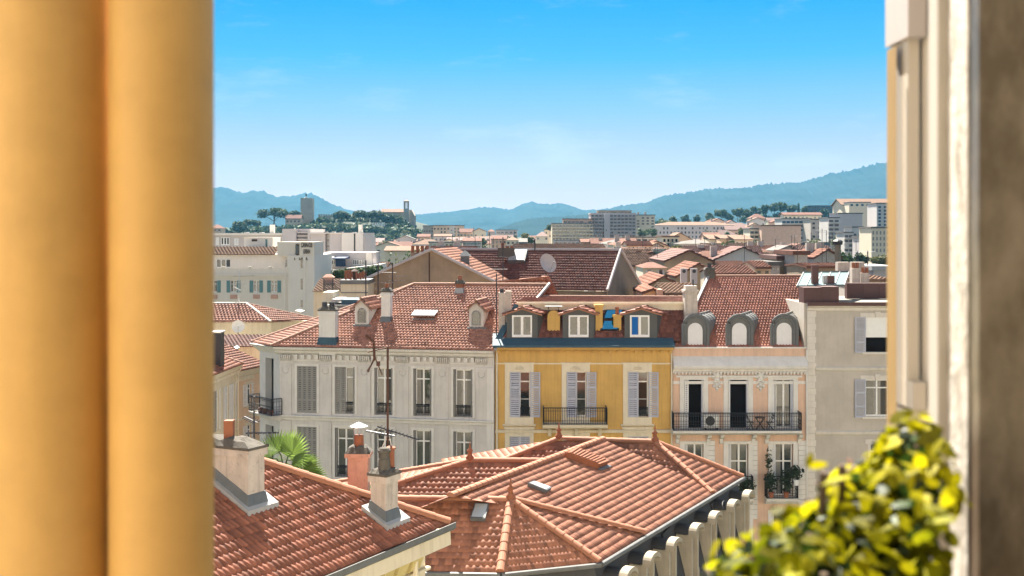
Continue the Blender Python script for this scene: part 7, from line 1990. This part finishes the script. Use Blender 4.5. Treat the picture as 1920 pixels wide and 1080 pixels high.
# ================================================================ OWN BUILDING: balcony, posts, window, shrub
own = thing('balcony_building', 'unseen walls and terrace of the viewing building, shaped to bounce and block light', 'building', (0, -2, -24))
m = MB(); m.box(-70, 70, -14, 2.9, 0, 22.3); m.build('wall', M['wallpale'], own)  # unseen front, made extra wide to bounce sun onto the street facades
m = MB(); m.box(-70, -12, -14, -1.0, 22.304, 33); m.box(12, 70, -14, -1.0, 22.304, 33); m.build('side_wall', M['wallpale'], own)  # unseen, raised high for more bounced sun
m = MB(); m.box(-12, 12, -1.0, 2.9, 22.304, 22.36); m.build('terrace_floor', M['floor'], own)
m = MB(); m.box(-12, -1.7, -14, -.4, 22.365, 27); m.box(2.4, 12, -14, -1.0, 22.304, 27); m.build('upper_wall', M['wallpale'], own)  # unseen wall, left part placed to bounce sun onto the gold posts
MB().box(-1.65, 12, -1.0, 1.0, 25.3, 25.6).build('shade_slab', M['wallwarm'], own)  # unseen slab added to keep sun off the terrace
m = MB(); m.box(-1.69, 2.39, -14, -6, 22.365, 27); m.box(-1.69, 2.39, -5.99, -1.002, 25.2, 27); m.box(-1.69, -1.66, -5.99, -.42, 22.365, 25.19); m.build('shading_room_wall', M['shadewall'], own)  # unseen dark room, put in to keep light off the posts' right sides
m = MB(); m.box(.82, 3.2, -.99, 1.78, 22.365, 25.28); m.box(1.3, 3.2, 1.8, 2.85, 22.365, 25.28); m.build('light_blocker', M['shadewall'], own)  # unseen boxes added to block sky light reaching the posts from the right
fz0 = -1.64
for i, (px, rr, lab) in enumerate(((94, .0775, 'thick gold painted round post at the left edge of the view'), (303, .0665, 'slimmer gold painted round post beside the thick one'))):
    t = thing('round_post', lab, 'post', ((px - 960) / F * (1.5 + rr), 1.5 + rr, fz0), group=None)
    m = MB(); m.lathe([(rr, 0), (rr, 3.6)], (0, 0, 0), 48); o = m.build('shaft', M['gold'], t, smooth=False)
    for p in o.data.polygons: p.use_smooth = len(p.vertices) == 4
    m = MB(); m.lathe([(rr * 1.25, 0), (rr * 1.25, .06), (rr * 1.02, .1)], (0, 0, 0), 32); m.build('base', M['gold'], t)
wf = thing('window_leaf', 'pale grey window leaf with dusty brown glass and gold edge at the right', 'window', (.7, 2.0, fz0))
def nb(px0, px1, pyt, pyb, Y, d, M_, name):
    m = MB(); x0, x1 = W(px0, 0, Y + d).x, W(px1, 0, Y).x; z0, z1 = W(0, pyb, Y).z, W(0, pyt, Y).z
    m.box(x0, x1, Y, Y + d, max(z0, fz0), z1); return m.build(name, M_, wf, world=True)
nb(1663, 1681, 86, 1500, 2.02, .05, M['goldstrip'], 'edge_strip')
nb(1681, 1723, 60, 720, 2.0, .06, M['joinery'], 'panel')
nb(1722, 1736, 60, 1500, 2.035, .03, M['dormer'], 'groove')
nb(1660, 1737, -300, 68, 1.97, .12, M['stone'], 'head_block')
nb(1679, 1737, 717, 768, 1.975, .09, M['joinery'], 'sill_block')
nb(1682, 1737, 768.5, 1500, 2.0, .06, M['joinery'], 'lower_panel')
nb(1731, 1772, -300, 1500, 1.9, .12, M['joinery'], 'frame_post')
xa, ya = (1773 - 960) / F * 1.60, 1.60; xb, yb = xa - .0425, 1.412
m = MB(); m.hexa([(xa, ya, fz0), (xb, yb, fz0), (xb + .03, yb, fz0), (xa + .03, ya, fz0)], [(xa, ya, 1.25), (xb, yb, 1.25), (xb + .03, yb, 1.25), (xa + .03, ya, 1.25)]); m.build('reflection_strip', M['stripwhite'], wf, world=True)  # added white strip turned to the sun, stands for a reflection in the glass
m = MB(); m.box(xb + .002, xb + .55, yb - .03, yb - .002, fz0, 1.25); m.build('glass_pane', M['render_t'], wf, world=True)
m = MB(); m.box(xa - .016, xa - .001, 1.585, 1.62, fz0, 1.25); m.build('inner_post', M['joinery'], wf, world=True)
# shrub in a trough
sb_ = thing('shrub', 'yellow green leafy shrub in a trough at the bottom right', 'shrub', W(1600, 1080, 1.38))
sb_.location.z = -1.2
SB = [(1738, 800, 20, 26, 2.05), (1722, 835, 36, 42, 2.03), (1690, 880, 56, 48, 2.0), (1735, 890, 34, 60, 2.0), (1640, 922, 52, 42, 1.97), (1585, 962, 56, 42, 1.95), (1520, 1000, 56, 38, 1.9), (1455, 1036, 60, 34, 1.87), (1385, 1072, 62, 30, 1.85), (1700, 975, 66, 85, 1.9), (1630, 1030, 90, 70, 1.87), (1545, 1076, 90, 56, 1.82), (1708, 1075, 60, 90, 1.87), (1420, 1125, 90, 50, 1.8), (1640, 1150, 130, 80, 1.8), (1580, 872, 14, 20, 1.95), (1545, 885, 10, 14, 1.95)]
KS = .68
blobs = [(W(px, py, Y * KS), (w / F * Y * KS, .11, h / F * Y * KS)) for px, py, w, h, Y in SB]
def near_leaves(name, blobs, n, size, M_, parent, seed, shell=.6):
    rng = np.random.default_rng(seed)
    w = np.array([b[1][0] * b[1][2] for b in blobs]); w /= w.sum(); idx = rng.choice(len(blobs), n, p=w)
    C = np.array([tuple(b[0]) for b in blobs])[idx]; R = np.array([b[1] for b in blobs])[idx]
    d = rng.normal(size=(n, 3)); d /= np.linalg.norm(d, axis=1)[:, None]
    P = C + d * R * (1 - shell * rng.random(n) ** 1.3)[:, None]
    nn = d * .6 + rng.normal(size=(n, 3)) * .6 + np.array([0, .0, .5]); nn /= np.linalg.norm(nn, axis=1)[:, None]
    a = np.cross(nn, rng.normal(size=(n, 3))); a /= np.linalg.norm(a, axis=1)[:, None]; b = np.cross(nn, a)
    s = size * rng.uniform(.6, 1.25, n)[:, None]
    prof = [(-.5, 0, 0), (-.25, .2, .04), (.1, .27, .05), (.36, .17, .02), (.5, 0, -.06), (.36, -.17, .02), (.1, -.27, .05), (-.25, -.2, .04)]
    V = np.stack([P + a * s * p + b * s * q_ + nn * s * z for p, q_, z in prof], 1).reshape(-1, 3)
    base = np.arange(n)[:, None] * 8
    Fq = np.concatenate([base + np.array([[0, 1, 6, 7]]) * 1, base + np.array([[1, 2, 5, 6]]), base + np.array([[2, 3, 4, 5]])], 0)
    Fq = np.concatenate([base + np.array([k]) for k in ([0, 1, 7, 7], [1, 2, 6, 7], [2, 3, 5, 6], [3, 4, 5, 5])], 0)
    V2 = V; T = np.repeat(np.clip(rng.normal(.5, .28, n), 0, 1), 8)
    mi = np.array(frame(parent).inverted()); V2 = V2 @ mi[:3, :3].T + mi[:3, 3]
    me = bpy.data.meshes.new(name)
    faces = [tuple(dict.fromkeys(f)) for f in Fq.tolist()]
    me.from_pydata(V2.tolist(), [], faces); at = me.attributes.new('tint', 'FLOAT', 'POINT'); at.data.foreach_set('value', T.astype(np.float32)); me.materials.append(M_)
    o = bpy.data.objects.new(name, me); COL.objects.link(o); o.parent = parent
    return o
near_leaves('foliage', blobs, 800, .031, M['leaf'], sb_, 3, .5)
near_leaves('inner_shade_foliage', [((c[0], c[1] + .02, c[2] - .01), (r[0] * .95, r[1], r[2] * .95)) for c, r in blobs[:15]], 1000, .028, M['leafshade'], sb_, 13, .9)  # darkened leaves fill the gaps as painted shade
near_leaves('withered_leaves', [(W(px, py, 1.45), (22 / F * 1.45, .04, 16 / F * 1.45)) for px, py in ((1560, 905), (1530, 940), (1470, 985), (1680, 810), (1410, 1030), (1350, 1080), (1590, 880))], 60, .02, M['redcl'], sb_, 5)
m = MB(); rr2 = random.Random(8)
for b in blobs:
    c = Vector(b[0]); m.tube([(c.x * .9 + .03, 1.38, -1.0), (c.x, c.y + .05, (c.z - 1.0) / 2), c], .005, 5)
m.build('stem', M['bark'], sb_, world=True)
tr_ = thing('planter', 'long terracotta trough holding the yellow green shrub', 'planter', (.38, 1.38, fz0))
m = MB(); m.hexa([(-.24, -.1, .35), (.24, -.1, .35), (.24, .1, .35), (-.24, .1, .35)], [(-.28, -.13, .66), (.28, -.13, .66), (.28, .13, .66), (-.28, .13, .66)]); m.build('trough', M['terra'], tr_)
for s in (-.2, .2): MB().box(s - .03, s + .03, -.1, .1, 0, .351).build('leg', M['iron'], tr_)

# ================================================================ HAZE
hz_m = bpy.data.materials.new('haze_air'); hz_m.use_nodes = True
t = hz_m.node_tree
for n in list(t.nodes): t.nodes.remove(n)
vo = t.nodes.new('ShaderNodeOutputMaterial'); pv = t.nodes.new('ShaderNodeVolumePrincipled')
pv.inputs['Color'].default_value = (0.20, 0.60, 0.98, 1); pv.inputs['Density'].default_value = 0.00005; pv.inputs['Anisotropy'].default_value = 0.2
t.links.new(pv.outputs[0], vo.inputs['Volume'])
hzb = MB().box(-5000, 5000, -450, 5700, -27, 335).build('haze', hz_m)
tag(hzb, kind='stuff')
